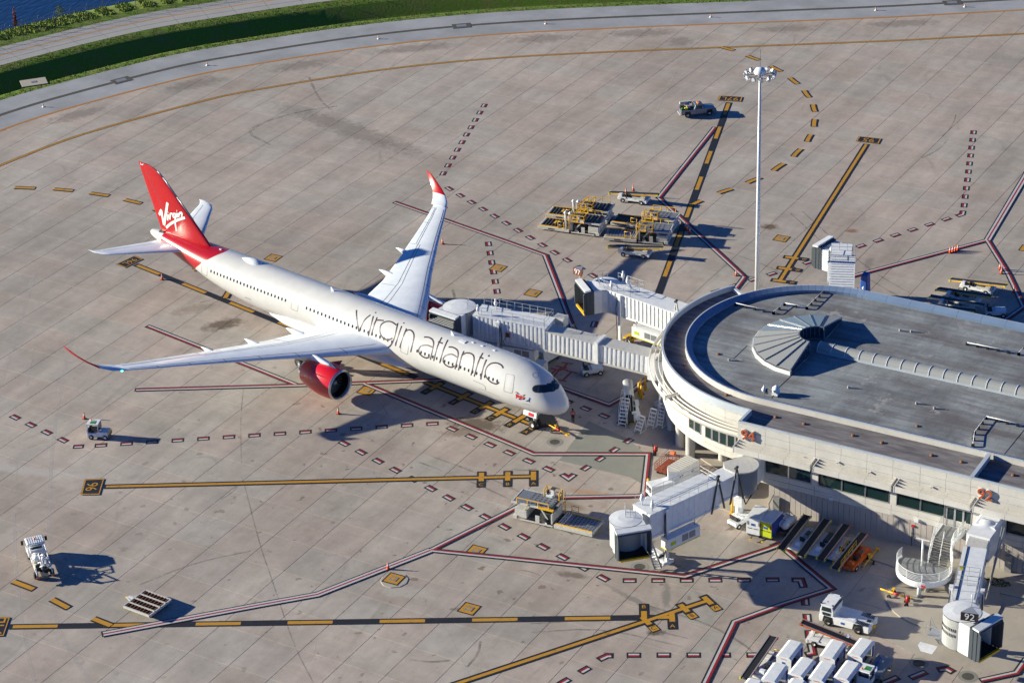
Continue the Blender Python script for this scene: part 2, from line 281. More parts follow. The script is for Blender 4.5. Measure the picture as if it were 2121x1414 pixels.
# ---------------------------------------------------------------- mesh builder
class MB:
    def __init__(s): s.v = []; s.f = []; s.m = []; s.s = []
    def face(s, pts, m, sm=False):
        b = len(s.v); s.v += [tuple(p) for p in pts]; s.f.append(tuple(range(b, b+len(pts)))); s.m.append(m); s.s.append(sm); return s
    def raw(s, verts, faces, m, sm=False):
        b = len(s.v); s.v += [tuple(p) for p in verts]
        for f in faces: s.f.append(tuple(b+i for i in f)); s.m.append(m); s.s.append(sm)
        return s
    def box(s, c, d, m, rz=0.0, ry=0.0, rx=0.0, top=None):
        """centre c, full size d; top = shrink factors of the upper face"""
        hx, hy, hz = d[0]/2, d[1]/2, d[2]/2; tx, ty = top or (1, 1)
        P = [Vector((x*(tx if z > 0 else 1), y*(ty if z > 0 else 1), z)) for z in (-hz, hz) for (x, y) in ((-hx, -hy), (hx, -hy), (hx, hy), (-hx, hy))]
        if rx or ry or rz:
            M = Matrix.Rotation(rz, 3, 'Z') @ Matrix.Rotation(ry, 3, 'Y') @ Matrix.Rotation(rx, 3, 'X'); P = [M @ p for p in P]
        c = Vector(c); P = [p+c for p in P]
        return s.raw(P, [(3, 2, 1, 0), (4, 5, 6, 7), (0, 1, 5, 4), (1, 2, 6, 5), (2, 3, 7, 6), (3, 0, 4, 7)], m)
    def beam(s, a, b, w, h, m, up=(0, 0, 1)):
        a = Vector(a); b = Vector(b); d = b-a; L = d.length
        if L < 1e-5: return s
        d.normalize(); u = Vector(up); sd = d.cross(u)
        if sd.length < 1e-3: sd = d.cross(Vector((1, 0, 0)))
        sd.normalize(); u = sd.cross(d)
        P = [p + sd*sx*w/2 + u*sz*h/2 for p in (a, b) for (sx, sz) in ((-1, -1), (1, -1), (1, 1), (-1, 1))]
        return s.raw(P, [(3, 2, 1, 0), (4, 5, 6, 7), (0, 1, 5, 4), (1, 2, 6, 5), (2, 3, 7, 6), (3, 0, 4, 7)], m)
    def tube(s, a, b, r, m, seg=8, r2=None, caps=True):
        a = Vector(a); b = Vector(b); d = (b-a).normalized(); u = d.orthogonal().normalized(); w = d.cross(u); r2 = r if r2 is None else r2
        P = []
        for p, q in ((a, r), (b, r2)):
            for i in range(seg):
                t = 2*math.pi*i/seg; P.append(p + u*math.cos(t)*q + w*math.sin(t)*q)
        s.raw(P, [(i, (i+1) % seg, seg+(i+1) % seg, seg+i) for i in range(seg)], m, True)
        if caps: s.face(list(reversed(P[:seg])), m); s.face(P[seg:], m)
        return s
    def path(s, pts, r, m, seg=6, closed=False):
        n = len(pts)
        for i in range(n if closed else n-1): s.tube(pts[i], pts[(i+1) % n], r, m, seg)
        return s
    def lathe(s, prof, c, m, seg=20, axis='Z', sm=True, a0=0.0, a1=2*math.pi):
        c = Vector(c); full = abs(a1-a0-2*math.pi) < 1e-6; n = seg if full else seg+1; P = []
        for (r, z) in prof:
            for i in range(n):
                t = a0+(a1-a0)*i/seg
                v = Vector((r*math.cos(t), r*math.sin(t), z))
                if axis == 'X': v = Vector((v.z, v.x, v.y))
                elif axis == 'Y': v = Vector((v.x, v.z, v.y))
                P.append(v+c)
        F = []
        for k in range(len(prof)-1):
            for i in range(seg):
                j = (i+1) % n; F.append((k*n+i, k*n+j, (k+1)*n+j, (k+1)*n+i))
        return s.raw(P, F, m, sm)
    def prism(s, poly, z0, z1, m, mt=None):
        n = len(poly); lo = [(x, y, z0) for x, y in poly]; hi = [(x, y, z1) for x, y in poly]
        for i in range(n): j = (i+1) % n; s.face([lo[i], lo[j], hi[j], hi[i]], m)
        s.face(hi, mt or m); s.face(list(reversed(lo)), m); return s
    def extr(s, poly, y0, y1, m):
        """polygon in x-z, thickness along y"""
        n = len(poly); A = [(x, y0, z) for x, z in poly]; B = [(x, y1, z) for x, z in poly]
        for i in range(n): j = (i+1) % n; s.face([A[i], A[j], B[j], B[i]], m)
        s.face(B, m); s.face(list(reversed(A)), m); return s
    def loft(s, secs, m, closed=True, sm=True, cap0=False, cap1=False):
        n = len(secs[0]); P = [p for q in secs for p in q]; F = []
        for k in range(len(secs)-1):
            for i in range(n if closed else n-1):
                j = (i+1) % n; F.append((k*n+i, k*n+j, (k+1)*n+j, (k+1)*n+i))
        s.raw(P, F, m, sm)
        if cap0: s.face(list(reversed(secs[0])), m)
        if cap1: s.face(secs[-1], m)
        return s
    def mesh(s, name, merge=False):
        me = bpy.data.meshes.new(name); names = list(dict.fromkeys(s.m))
        for q in names: me.materials.append(MATS[q])
        me.from_pydata(s.v, [], s.f); ix = {q: i for i, q in enumerate(names)}
        me.polygons.foreach_set('material_index', [ix[q] for q in s.m]); me.polygons.foreach_set('use_smooth', s.s)
        bm = bmesh.new(); bm.from_mesh(me)
        if merge: bmesh.ops.remove_doubles(bm, verts=bm.verts, dist=1e-4)
        bmesh.ops.recalc_face_normals(bm, faces=bm.faces)
        bm.to_mesh(me); bm.free(); me.update(); return me
    def build(s, name, parent=None, label=None, merge=True, loc=None, bevel=0.0):
        o = bpy.data.objects.new(name, s.mesh(name, merge)); COL.objects.link(o)
        if parent: o.parent = parent
        if loc is not None: o.location = loc
        if label: o['label'] = label
        if bevel:
            b = o.modifiers.new('bevel', 'BEVEL'); b.width = bevel; b.segments = 2; b.limit_method = 'ANGLE'; b.angle_limit = R(40)
        return o
def tag(o, label, cat, group=None):
    o['label'] = label; o['category'] = cat
    if group: o['group'] = group
    return o
def thing(name, label, cat, loc=(0, 0, 0), rz=0.0, group=None):
    o = bpy.data.objects.new(name, None); COL.objects.link(o); o.location = loc; o.rotation_euler = (0, 0, rz); o.empty_display_size = 0.3
    return tag(o, label, cat, group)
def struct(o): o['kind'] = 'structure'; return o
def stuff(o): o['kind'] = 'stuff'; return o
KIDS = {}
def dup(root, loc, rz, label, group=None, skip=()):
    def cp(o, par):
        c = o.copy(); COL.objects.link(c); c.parent = par
        for k in o.children:
            if k.name.split('.')[0] not in skip: cp(k, c)
        return c
    r = cp(root, None); r.location = loc; r.rotation_euler = (0, 0, rz); r['label'] = label
    if group: r['group'] = group
    return r
def inst(name, me, parent, loc=(0, 0, 0), rot=(0, 0, 0), scale=(1, 1, 1)):
    o = bpy.data.objects.new(name, me); COL.objects.link(o); o.parent = parent; o.location = loc; o.rotation_euler = rot; o.scale = scale; return o
def seat(pr, pf):
    """ground midpoint and heading from the survey pixels of a thing's rear and front"""
    a, b = G(*pr), G(*pf); d = b-a; return (a+b)/2, math.atan2(d.y, d.x), d.length
def textmesh(txt, size, depth=0.0, mat='p_yellow', align='CENTER', grow=0.0):
    cu = bpy.data.curves.new('t', 'FONT'); cu.body = txt; cu.size = size; cu.extrude = depth; cu.offset = grow; cu.align_x = align; cu.align_y = 'CENTER'; cu.resolution_u = 3
    o = bpy.data.objects.new('t', cu); me = bpy.data.meshes.new_from_object(o); bpy.data.objects.remove(o); bpy.data.curves.remove(cu)
    me.materials.clear(); me.materials.append(MATS[mat]); return me
# ================================================================ GROUND
SX, SY = 5.0964, 5.6692
EDGE = [(-112.8,84.3),(-110.2,93.0),(-106.4,101.8),(-102.2,110.7),(-98.1,118.4),(-92.7,125.2),(-86.2,133.2),(-79.1,140.9),(-71.2,148.1),(-61.3,155.8),(-48,164.3),(-35.1,172.1),(-24.2,178.6),(-6.5,189.2),(2.1,195.0),(12.8,202.0)]
E0 = [Vector(p) for p in EDGE]
E0 = [Vector((-113,-160)), Vector((-118,-60)), Vector((-119.5,0)), Vector((-118.5,40)), Vector((-116.5,64))] + E0 + [Vector((40,221)), Vector((110,268)), Vector((220,330))]
def smooth_line(P, it=3):
    for _ in range(it):
        Q = [P[0]]
        for a, b in zip(P, P[1:]): Q += [a*0.75+b*0.25, a*0.25+b*0.75]
        P = Q + [P[-1]]
    return P
E1 = smooth_line(E0, 2)
def normals(P):
    out = []
    for i in range(len(P)):
        d = (P[min(i+1, len(P)-1)]-P[max(i-1, 0)]).normalized(); out.append(Vector((-d.y, d.x)))
    return out
EN = normals(E1)
def off(d): return [p+n*d for p, n in zip(E1, EN)]
def ribbon(name, d0, d1, z0, z1, mat, parent=None, sub=1):
    b = MB()
    for k in range(sub):
        t0, t1 = k/sub, (k+1)/sub
        A = off(d0+(d1-d0)*t0); B = off(d0+(d1-d0)*t1); za = z0+(z1-z0)*t0; zb = z0+(z1-z0)*t1
        for i in range(len(A)-1): b.face([(*A[i], za), (*A[i+1], za), (*B[i+1], zb), (*B[i], zb)], mat, True)
    return b.build(name, parent)
gb = MB(); gb.face([(-3000,-3000,-7.2), (3000,-3000,-7.2), (3000,3000,-7.2), (-3000,3000,-7.2)], 'grass'); struct(gb.build('ground'))
ap = MB(); pts = off(2.0)
ap.face([(p.x, p.y, -0.035) for p in reversed(pts)] + [(-113,-500,-0.035), (900,-500,-0.035), (900,330,-0.035)], 'joint_sealant')
apron = struct(ap.build('apron'))
outer = MB()
for r in [(112,-600,900,330), (-113,-600,112,-102)]:
    outer.face([(r[0],r[1],-0.012),(r[2],r[1],-0.012),(r[2],r[3],-0.012),(r[0],r[3],-0.012)], 'apron_concrete')
outer.build('outer_pavement', apron)
# slabs
def edge_off(x, y):
    p = Vector((x, y)); best = (1e9, 0)
    for i in range(0, len(E1)-1, 2):
        q = E1[i]; d = (p-q).length
        if d < best[0]: best = (d, (p-q).dot(EN[i]))
    return best[1]
rs = random.Random(3)
slabs = []
for i in range(-24, 22):
    for j in range(-18, 42):
        x, y = (i+0.5)*SX, (j+0.5)*SY
        e = edge_off(x, y)
        if e > 6.0: continue
        slabs.append((i, j, (Vector((x, y, 0))-CAM).length))
def seen(i, j):
    x, y = (i+0.5)*SX, (j+0.5)*SY; d = Vector((x, y, 0))-CAM; z = d.dot(_fw)
    u, v = 1060.5+FPX*d.dot(RT)/z, 707-FPX*d.dot(UP)/z
    if not (-60 < u < 2180 and -40 < v < 1470): return False
    return not (x > 24 and 36 < y < 72)
GXh, GYh = 0.032, 0.022            # half joint widths
def slab_faces(b, x0, x1, y0, y1, z):
    x0 += GXh; x1 -= GXh; y0 += GYh; y1 -= GYh; c = 0.02
    T = [(x0,y0,z),(x1,y0,z),(x1,y1,z),(x0,y1,z)]; D = [(x0-c,y0-c,-0.034),(x1+c,y0-c,-0.034),(x1+c,y1+c,-0.034),(x0-c,y1+c,-0.034)]
    b.face(T, 'apron_concrete')
    for k in range(4): l = (k+1) % 4; b.face([D[k], D[l], T[l], T[k]], 'apron_concrete')
vis = sorted([s for s in slabs if seen(s[0], s[1])], key=lambda s: s[2])
near = set((i, j) for i, j, _ in vis[:296])
q = MB(); slab_faces(q, -SX/2, SX/2, -SY/2, SY/2, 0.0); sm_ = q.mesh('concrete_slab')
field = MB()
for i, j, _ in slabs:
    z = rs.uniform(-0.004, 0.0)
    if (i, j) in near:
        inst('concrete_slab', sm_, apron, ((i+0.5)*SX, (j+0.5)*SY, z))
    else: slab_faces(field, i*SX, (i+1)*SX, j*SY, (j+1)*SY, z)
stuff(field.build('slab_field', apron, merge=False))

sh = ribbon('shoulder', 0.0, 10.9, 0.006, 0.006, 'shoulder', None, 4); struct(sh)
ribbon('asphalt_seam', 4.95, 5.85, 0.011, 0.011, 'asphalt_seam', sh)
for d0, d1, m in ((-0.27, -0.03, 'p_orange'), (0.05, 0.29, 'p_orange'), (-0.03, 0.05, 'asphalt_seam')):
    ribbon('edge_line', d0, d1, 0.012, 0.012, m, sh)
gs = MB()
prof = [(10.9, -0.02), (13.0, -0.06), (14.9, -1.3), (16.6, -3.1), (17.6, -3.1), (19.6, -1.95), (22.0, -0.35), (22.5, -0.12), (25.2, -0.03)]
for (d0, z0), (d1, z1) in zip(prof, prof[1:]):
    A, B = off(d0), off(d1)
    for i in range(len(A)-1): gs.face([(*A[i], z0), (*A[i+1], z0), (*B[i+1], z1), (*B[i], z1)], 'grass', True)
ditch = struct(gs.build('grass_ditch'))
road = ribbon('taxiway_road', 25.2, 33.3, 0.0, 0.0, 'far_road', None, 2); struct(road)
ribbon('road_line', 29.5, 29.85, 0.006, 0.006, 'p_orange', road)
for dd in (27.3, 31.6): ribbon('joint_line', dd, dd+0.10, 0.005, 0.005, 'asphalt_seam', road)
cj = MB()
A, B = off(25.3), off(33.2)
for k in range(46):
    t = k/46*(len(A)-2); i = int(t); f = t-i; a = A[i].lerp(A[i+1], f); b_ = B[i].lerp(B[i+1], f)
    d = (A[i+1]-A[i]).normalized()*0.02; cj.face([(*(a-d), .005), (*(a+d), .005), (*(b_+d), .005), (*(b_-d), .005)], 'asphalt_seam')
stuff(cj.build('cross_joints', road))
bank = MB()
for (d0, z0), (d1, z1) in zip([(33.3, -.01), (36.0, -.04), (39.0, -.15), (41.8, -.45), (43.5, -1.6)], [(36.0, -.04), (39.0, -.15), (41.8, -.45), (43.5, -1.6), (46, -3.5)]):
    A, B = off(d0), off(d1)
    for i in range(len(A)-1): bank.face([(*A[i], z0), (*A[i+1], z0), (*B[i+1], z1), (*B[i], z1)], 'weeds_bank' if d0 >= 36 else 'grass', True)
struct(bank.build('lake_bank'))
wat = MB(); A = off(41.6); B = off(900)
for i in range(len(A)-1): wat.face([(*A[i], -.60), (*A[i+1], -.60), (*B[i+1], -.60), (*B[i], -.60)], 'water')
struct(wat.build('lake'))
def at_off(px, py, d):
    """point on the curve offset d nearest to the surveyed spot"""
    g = G(px, py).to_2d(); L = off(d); return min(L, key=lambda p: (p-g).length)
# grass blades and weeds as tufts
def tufts(name, bands, n, mat, seed, hmin, hmax, w):
    rr = random.Random(seed); b = MB(); i0, i1 = 6, len(E1)-14
    for _ in range(n):
        d0, d1, z0, z1 = rr.choice(bands); t = rr.uniform(i0, i1); i = int(t); f = t-i; u = rr.random()
        p = E1[i].lerp(E1[i+1], f) + EN[i]*(d0+(d1-d0)*u); z = z0+(z1-z0)*u
        for k in range(3):
            a = rr.uniform(0, 6.28); h = rr.uniform(hmin, hmax); s_ = w*rr.uniform(.5, 1.2); dx, dy = math.cos(a)*s_, math.sin(a)*s_
            q = p+Vector((rr.uniform(-.4, .4), rr.uniform(-.4, .4)))
            b.face([(q.x-dx, q.y-dy, z-.05), (q.x+dx, q.y+dy, z-.05), (q.x+dx*.3+rr.uniform(-.1, .1), q.y+dy*.3, z+h)], mat)
    return stuff(b.build(name, merge=False))
tag(tufts('grass', [(11.0, 12.9, 0, -.06), (22.5, 25.1, -.1, -.03), (33.4, 36, -.02, -.08)], 9000, 'grass', 5, .05, .16, .10), 'short mown grass beside the grey shoulder and the far road', 'grass')
tag(tufts('bank_weeds', [(36.2, 39, -.04, -.15), (39, 41.9, -.15, -.5)], 9000, 'weeds_bank', 6, .08, .42, .22), 'bright green weeds covering the bank between fence and lake', 'weeds')
def shrub(px, py, d, h, r, mat, label, name='shrub', cat='shrub', seed=1, n=160, tall=1.0):
    p = at_off(px, py, d); t = thing(name, label, cat, (p.x, p.y, -.45), seed*1.3); rr = random.Random(seed)
    s_ = MB()
    for k in range(5): a = k*1.25; s_.tube((0, 0, 0), (math.cos(a)*r*.4, math.sin(a)*r*.4, h*.7), .03, 'rust', 5, .012)
    s_.build('stem', t); f = MB()
    for _ in range(n):
        u = rr.random(); a = rr.uniform(0, 6.28); rad = r*math.sqrt(rr.random())*(1-.55*u); c = Vector((math.cos(a)*rad, math.sin(a)*rad, .25*h+u*.75*h))
        e = Vector((rr.uniform(-1, 1), rr.uniform(-1, 1), rr.uniform(-.3, 1))).normalized()*.16; g = e.orthogonal().normalized()*.07
        f.face([c-e, c+g, c+e, c-g], mat)
    f.build('foliage', t, merge=False)
shrub(132, 26, 41.5, 2.2, 1.0, 'weeds_bank', 'rounded green shrub standing highest at the lake edge', seed=2)
for k, (px, py, h, lab) in enumerate([(16, 50, 2.6, 'shorter of two reddish reed plumes at the lake corner'), (31, 52, 3.9, 'tallest reddish reed clump rising against the lake water'), (42, 50, 2.0, 'low reddish weed just right of the tallest reed clump')]):
    shrub(px, py, 41.2, h, .42, 'reed_red', lab, 'reed_clump', 'reed', seed=5+k, n=130)
# chain-link fence on the bank
fen = thing('chain_link_fence', 'thin wire fence with grey posts between the far road and the lake', 'fence', (0, 0, 0))
pl = off(36.0); q = MB(); q.tube((0, 0, -.1), (0, 0, 2.6), .05, 'steel_dark', 6); q.tube((0, 0, 2.6), (.18, .18, 2.95), .03, 'steel_dark', 5); pm = q.mesh('post')
acc = 0.0; last = pl[0]; wires = MB(); posts = []
for a, b_ in zip(pl, pl[1:]):
    L = (b_-a).length
    while acc < L:
        p = a.lerp(b_, acc/L)
        if -150 < p.x < -75 and 100 < p.y < 190: posts.append(p)
        acc += 3.05
    acc -= L
for p in posts: inst('post', pm, fen, (p.x, p.y, 0))
for a, b_ in zip(posts, posts[1:]):
    for z in (0.15, .9, 1.7, 2.45, 2.7, 2.9): wires.beam((a.x, a.y, z), (b_.x, b_.y, z), .012, .012, 'steel_dark')
    n = 10
    for k in range(n):
        u, w = a.lerp(b_, k/n), a.lerp(b_, (k+1)/n)
        wires.beam((u.x, u.y, .1), (w.x, w.y, 2.45), .008, .008, 'steel_dark'); wires.beam((u.x, u.y, 2.45), (w.x, w.y, .1), .008, .008, 'steel_dark')
stuff(wires.build('wire_mesh', fen, merge=False))
# manhole frames and edge lights on the shoulder
q = MB(); q.box((0, 0, .012), (3.2, 2.3, .024), 'asphalt_seam'); q.box((0, .1, .03), (1.7, 1.1, .02), 'grey_metal')
for n_, (px, py) in enumerate([(255, 168), (967, 54), (1966, 8)]):
    p = at_off(px, py, 5.4); k = min(range(len(E1)), key=lambda i: (E1[i]-p).length); o = inst('drain_frame', q.mesh('drain_frame') if n_ == 0 else dm, sh, (p.x, p.y, .014), (0, 0, math.atan2(-EN[k].x, EN[k].y))); dm = o.data
b = MB()
g = G(70, 171); b.box((g.x, g.y, .03), (4.2, 3.0, .12), 'beige_pad', rz=.85); b.box((g.x, g.y, .1), (.9, .7, .08), 'grey_metal', rz=.85); b.build('drain_slab', ditch)
lgt = thing('edge_light', 'small edge light on the shoulder, the one nearest the left frame edge', 'light', (0, 0, 0), 0, 'edge lights along the grey shoulder')
b = MB(); b.lathe([(.26, 0), (.24, .05), (.10, .09), (.07, .30)], (0, 0, 0), 'white_paint', 12); b.build('base', lgt)
b = MB(); b.lathe([(.10, .30), (.11, .42), (.06, .52), (0, .54)], (0, 0, 0), 'amber', 12); b.build('lamp_cover', lgt)
EL = [(90, 222, ''), (429, 136, 'small edge light on the shoulder left of the square drain frame'), (784, 81, 'small edge light on the shoulder between two drain frames, left of the middle one'), (1130, 50, 'small edge light on the shoulder just right of the middle drain frame'), (1472, 36, 'small edge light on the shoulder above the black number box near the pickup'), (1814, 22, 'second edge light on the shoulder from the right frame edge'), (1998, 15, 'edge light on the shoulder nearest the right frame edge')]
for k, (px, py, lab) in enumerate(EL):
    g = G(px, py); g = Vector((g.x, g.y, .006))
    if k == 0: lgt.location = g
    else: dup(lgt, g, 0, lab)

# ================================================================ PAINT
ZL = [0.009]
def strip(b, P, o0, o1, z, m, closed=False):
    """mitred strip between offsets o0..o1 (left positive) of polyline P"""
    n = len(P); L0, L1 = [], []
    for i in range(n):
        dp = (P[i]-P[i-1]).normalized() if i else (P[1]-P[0]).normalized()
        dn = (P[i+1]-P[i]).normalized() if i < n-1 else dp
        t = (dp+dn).normalized(); nn = Vector((-t.y, t.x)); c = max(.35, nn.dot(Vector((-dn.y, dn.x))))
        L0.append(P[i]+nn*(o0/c)); L1.append(P[i]+nn*(o1/c))
    for i in range(n-1): b.face([(*L0[i], z), (*L0[i+1], z), (*L1[i+1], z), (*L1[i], z)], m)
def nz(step=.0008): ZL[0] += step; return ZL[0]
def wl(px): return [G(*p).to_2d() for p in px]
def ext(P, e):
    P = list(P); d0 = (P[0]-P[1]).normalized(); d1 = (P[-1]-P[-2]).normalized(); P[0] = P[0]+d0*e; P[-1] = P[-1]+d1*e; return P
def boundary(px, rev=False, wide=False):
    P = wl(px); z = nz(); b = MB()
    W = .54 if wide else .44
    strip(b, ext(P, .18), -W, W, z, 'p_black')
    if wide: bands = [(.11, .38, 'p_white'), (-.11, .11, 'p_red'), (-.38, -.11, 'p_white')]
    else: bands = [(0, .25, 'p_red' if not rev else 'p_white'), (-.25, 0, 'p_white' if not rev else 'p_red')]
    for o0, o1, m in bands: strip(b, P, o0, o1, z+.004, m)
    return b.build('boundary_line', apron)
def dash_mesh(w=1.0):
    b = MB(); P = [Vector((-.5, 0)), Vector((.5, 0))]
    return b
_dm = {}
def dash(c, d, L, rev=False):
    key = (round(L, 2), rev)
    if key not in _dm:
        b = MB(); h = L/2
        strip(b, [Vector((-h, 0)), Vector((h, 0))], -.47, .47, 0, 'p_black')
        strip(b, [Vector((-h+.19, 0)), Vector((h-.19, 0))], 0, .26, .004, 'p_red' if not rev else 'p_white')
        strip(b, [Vector((-h+.19, 0)), Vector((h-.19, 0))], -.26, 0, .004, 'p_white' if not rev else 'p_red')
        _dm[key] = b.mesh('boundary_dash')
    inst('boundary_dash', _dm[key], apron, (c.x, c.y, .0085), (0, 0, math.atan2(d.y, d.x)))
def dashes(p0, p1, n, rev=False, duty=.49):
    a, b_ = G(*p0).to_2d(), G(*p1).to_2d(); sp = (b_-a).length/(n-1); d = (b_-a).normalized()
    for k in range(n): dash(a+d*sp*k, d, sp*duty, rev)
dashes((1002.7, 219), (918, 359.5), 10)
dashes((930.6, 391), (1228.2, 570.8), 13)
dashes((1011.5, 505.2), (1033, 624), 7, True)
dashes((1484.4, 603), (1960.5, 454.1), 14, True)
dashes((2016.3, 274.4), (1996.8, 425.3), 10, True)
dashes((31.5, 864), (130.4, 911), 4)
dashes((209, 921.8), (895.5, 877), 14)
dashes((713, 918), (1249.5, 1196.5), 15)
dashes((937, 887.8), (1136.4, 971.2), 6)
dashes((1213.2, 968.7), (1301.6, 912.8), 4)
dashes((1304, 1201.5), (1600.3, 1199.8), 6)
dashes((1667.8, 1245.3), (1676, 1312.6), 3, True)
dashes((1312.9, 1356), (1561, 1355.7), 5, True)
dashes((1211, 1386.5), (1169, 1410.5), 2, True)
dashes((1176, 831), (1289.8, 876), 4)
dashes((1469.6, 622), (1463, 641), 2, True)
dash(G(162.5, 924.3).to_2d(), (G(209, 921.8)-G(162.5, 924.3)).to_2d().normalized(), 1.3)
dash(G(1231, 671.4).to_2d(), (G(1235, 660)-G(1231, 671.4)).to_2d().normalized(), 1.7, True)
g = G(1902.2, 1397).to_2d(); dash(g, (G(1917, 1391)-G(1887, 1403)).to_2d().normalized(), 2.1, True); g = G(1844.6, 1408.5).to_2d(); dash(g, (G(1860, 1402)-G(1830, 1415)).to_2d().normalized(), 2.1, True)
for pts_ in ([(1166, 983), (1177.7, 990.5), (1188, 983)], [(1644, 1200), (1659, 1200), (1664, 1214)], [(1680, 1334), (1684, 1352), (1672, 1354)], [(1243, 1364), (1258, 1357), (1266, 1357)], [(1984, 447), (1993, 444), (1994.5, 438)], [(1946, 1386), (1960, 1383.5), (1972, 1390)], [(1198, 738), (1208, 742), (1222, 741)]):
    b = MB(); P = wl(pts_); strip(b, ext(P, .25), -.47, .47, nz(0), 'p_black'); strip(b, P, 0, .26, ZL[0]+.004, 'p_red'); strip(b, P, -.26, 0, ZL[0]+.004, 'p_white'); b.build('corner_dash', apron)
ZL[0] = .016
def centre(px, dashed=None, ext_=0):
    P = wl(px); z = nz(); b = MB()
    strip(b, ext(P, .25), -.50, .50, z, 'p_black')
    if dashed is None: strip(b, P, -.22, .22, z+.004, 'p_yellow')
    o = b.build('stand_line', apron)
    if dashed:
        a, e = P[0], P[-1]; L = (e-a).length; d = (e-a)/L; per = dashed; k = 0; t = .15
        while t < L-.3:
            c = a+d*(t+per*.24); q = MB()
            strip(q, [a+d*t, a+d*min(L, t+per*.49)], -.28, .28, z+.004, 'p_yellow'); q.build('yellow_dash', apron); t += per
    return o
def crossbar(px, py, dirpx, half=1.25, lab=None, side=-1, yellow_box=False):
    """stop bar across a stand line, with its lettered box"""
    c = G(px, py).to_2d(); d = (G(*dirpx[1])-G(*dirpx[0])).to_2d().normalized(); n = Vector((-d.y, d.x)); z = nz(); b = MB()
    L0 = half+(1.1 if side > 0 else 0); L1 = half+(1.1 if side < 0 else 0)
    strip(b, [c-n*L1, c+n*L0], -.52, .52, z, 'p_black'); strip(b, [c-n*(half-.3), c+n*(half-.3)], -.3, .3, z+.004, 'p_yellow')
    if yellow_box: e = c+n*side*(half+.55); strip(b, [e-n*.45, e+n*.45], -.42, .42, z+.004, 'p_yellow')
    b.build('stop_bar', apron)
    if lab:
        me = textmesh(lab, .85, 0, 'p_black' if yellow_box else 'p_yellow'); e = c+n*side*(half+.5)
        inst('stop_letter', me, apron, (e.x, e.y, z+.007), (0, 0, math.atan2(d.y, d.x)+math.pi/2*0))
Y1 = [(283, 549), (1110, 882.5)]
centre([(283, 549), (860, 781)], dashed=9.4); centre([(883, 792), (1116, 885)])
for (px, py), l in zip([(903, 799.6), (960.6, 821), (1005.7, 839.7), (1037, 853.5), (1076, 867), (1110, 882)], 'FEDCBA'): crossbar(px, py, Y1, 1.35, l, -1)
centre([(220, 1007.5), (1110, 986)])
for px, l in ((997, 'C'), (1051.6, 'B'), (1105, 'A')): crossbar(px, 987.5-(px-997)*.022, [(220, 1007.5), (1110, 986)], 1.25, l, -1)
centre([(23.8, 1297.4), (1392, 1277.5)], dashed=9.7)
crossbar(1334, 1274, [(23.8, 1297.4), (1392, 1277.5)], 1.1, 'B', 1); crossbar(1392, 1278, [(23.8, 1297.4), (1392, 1277.5)], 1.1, 'A', -1)
centre([(850, 1447), (1468, 1242.5)])
for (px, py), l in zip([(1338, 1285), (1416.8, 1259), (1466, 1243)], 'CBA'): crossbar(px, py, [(945, 1414), (1470, 1242)], 1.1, l, -1, True)
centre([(1509.4, 214), (1364, 607)], dashed=9.6)
centre([(1794, 300), (1614.5, 583)])
for (px, py) in [(1640, 534), (1626.3, 556.5), (1614.5, 582)]: crossbar(px, py, [(1794, 300), (1614.5, 583)], 1.2, 'B', 1)
crossbar(1137, 727, Y1, 1.3, 'A', -1)
def curve_dash(p0, p1, bow=0.0):
    a, c = G(*p0).to_2d(), G(*p1).to_2d(); d = (c-a); n = Vector((-d.y, d.x)); P = [a, a.lerp(c, .33)+n*bow*.9, a.lerp(c, .67)+n*bow*.9, c]; z = nz(); b = MB()
    strip(b, P, -.52, .52, z, 'p_black'); strip(b, P, -.30, .30, z+.004, 'p_yellow'); b.build('lead_in_dash', apron)
for a, c in [((1494, 98), (1520, 105)), ((1547, 116), (1572, 125)), ((1596, 137.5), (1618, 148.5)), ((1636, 162), (1652.5, 174.5)), ((1665.5, 188), (1676.5, 202.5)), ((1684, 217), (1688.5, 232)), ((1688, 247.5), (1686, 263)), ((1680, 279), (1671.5, 294)), ((1659, 309), (1643, 325)), ((1624, 339), (1602, 354)), ((1576, 368), (1547, 379.5)), ((1516, 391.6), (1488, 400.5)), ((1453, 415.5), (1435, 424)),
             ((30, 389), (72.5, 390.5)), ((111, 392), (151, 395.5)), ((187, 400.5), (225, 406)), ((258, 414), (292, 422)), ((320, 434), (345, 445)), ((27.5, 1204), (69.5, 1220)), ((107.5, 1241), (141.5, 1259)), ((193, 1281), (230, 1295.5)), ((475, 603), (466, 618)), ((400, 560), (432, 552))]:
    curve_dash(a, c, -.02 if a[0] > 1400 else 0)
for d0, d1, m in ((-11.60, -10.90, 'p_black'),): ribbon('taxi_line', d0, d1, .013, .013, m, apron)
ribbon('taxi_line', -11.50, -11.29, .017, .017, 'p_yellow', apron); ribbon('taxi_line', -11.21, -11.00, .017, .017, 'p_yellow', apron)
ZL[0] = max(ZL[0], .045)
boundary([(306, 676), (420, 721), (530, 764), (612, 797)], True)
boundary([(282, 807.6), (637, 797.5), (930, 786.6), (960, 785)])
boundary([(755, 794.6), (1060, 920.5), (1105, 940), (1342.5, 940.5), (1333, 1027), (1104, 1031.5), (1060, 1056), (892, 1139.5)])
boundary([(892, 1139.5), (1060, 1156.4), (1418, 1193.5), (1590, 1137), (1614, 1128.5), (1723, 1219), (1622, 1251), (1522, 1287.5), (1462, 1412), (1447, 1443)])
boundary([(214, 1313), (530, 1254), (657.7, 1231), (892, 1139.5)], wide=True)
boundary([(1480, 265), (1364.5, 410), (1542, 574.3), (1492, 640)])
boundary([(2145, 330), (2045, 498)], wide=True)
boundary([(2045, 498), (1800, 563), (1740, 580)]); boundary([(2045, 498), (2088, 567), (2121, 636), (2075, 668)])
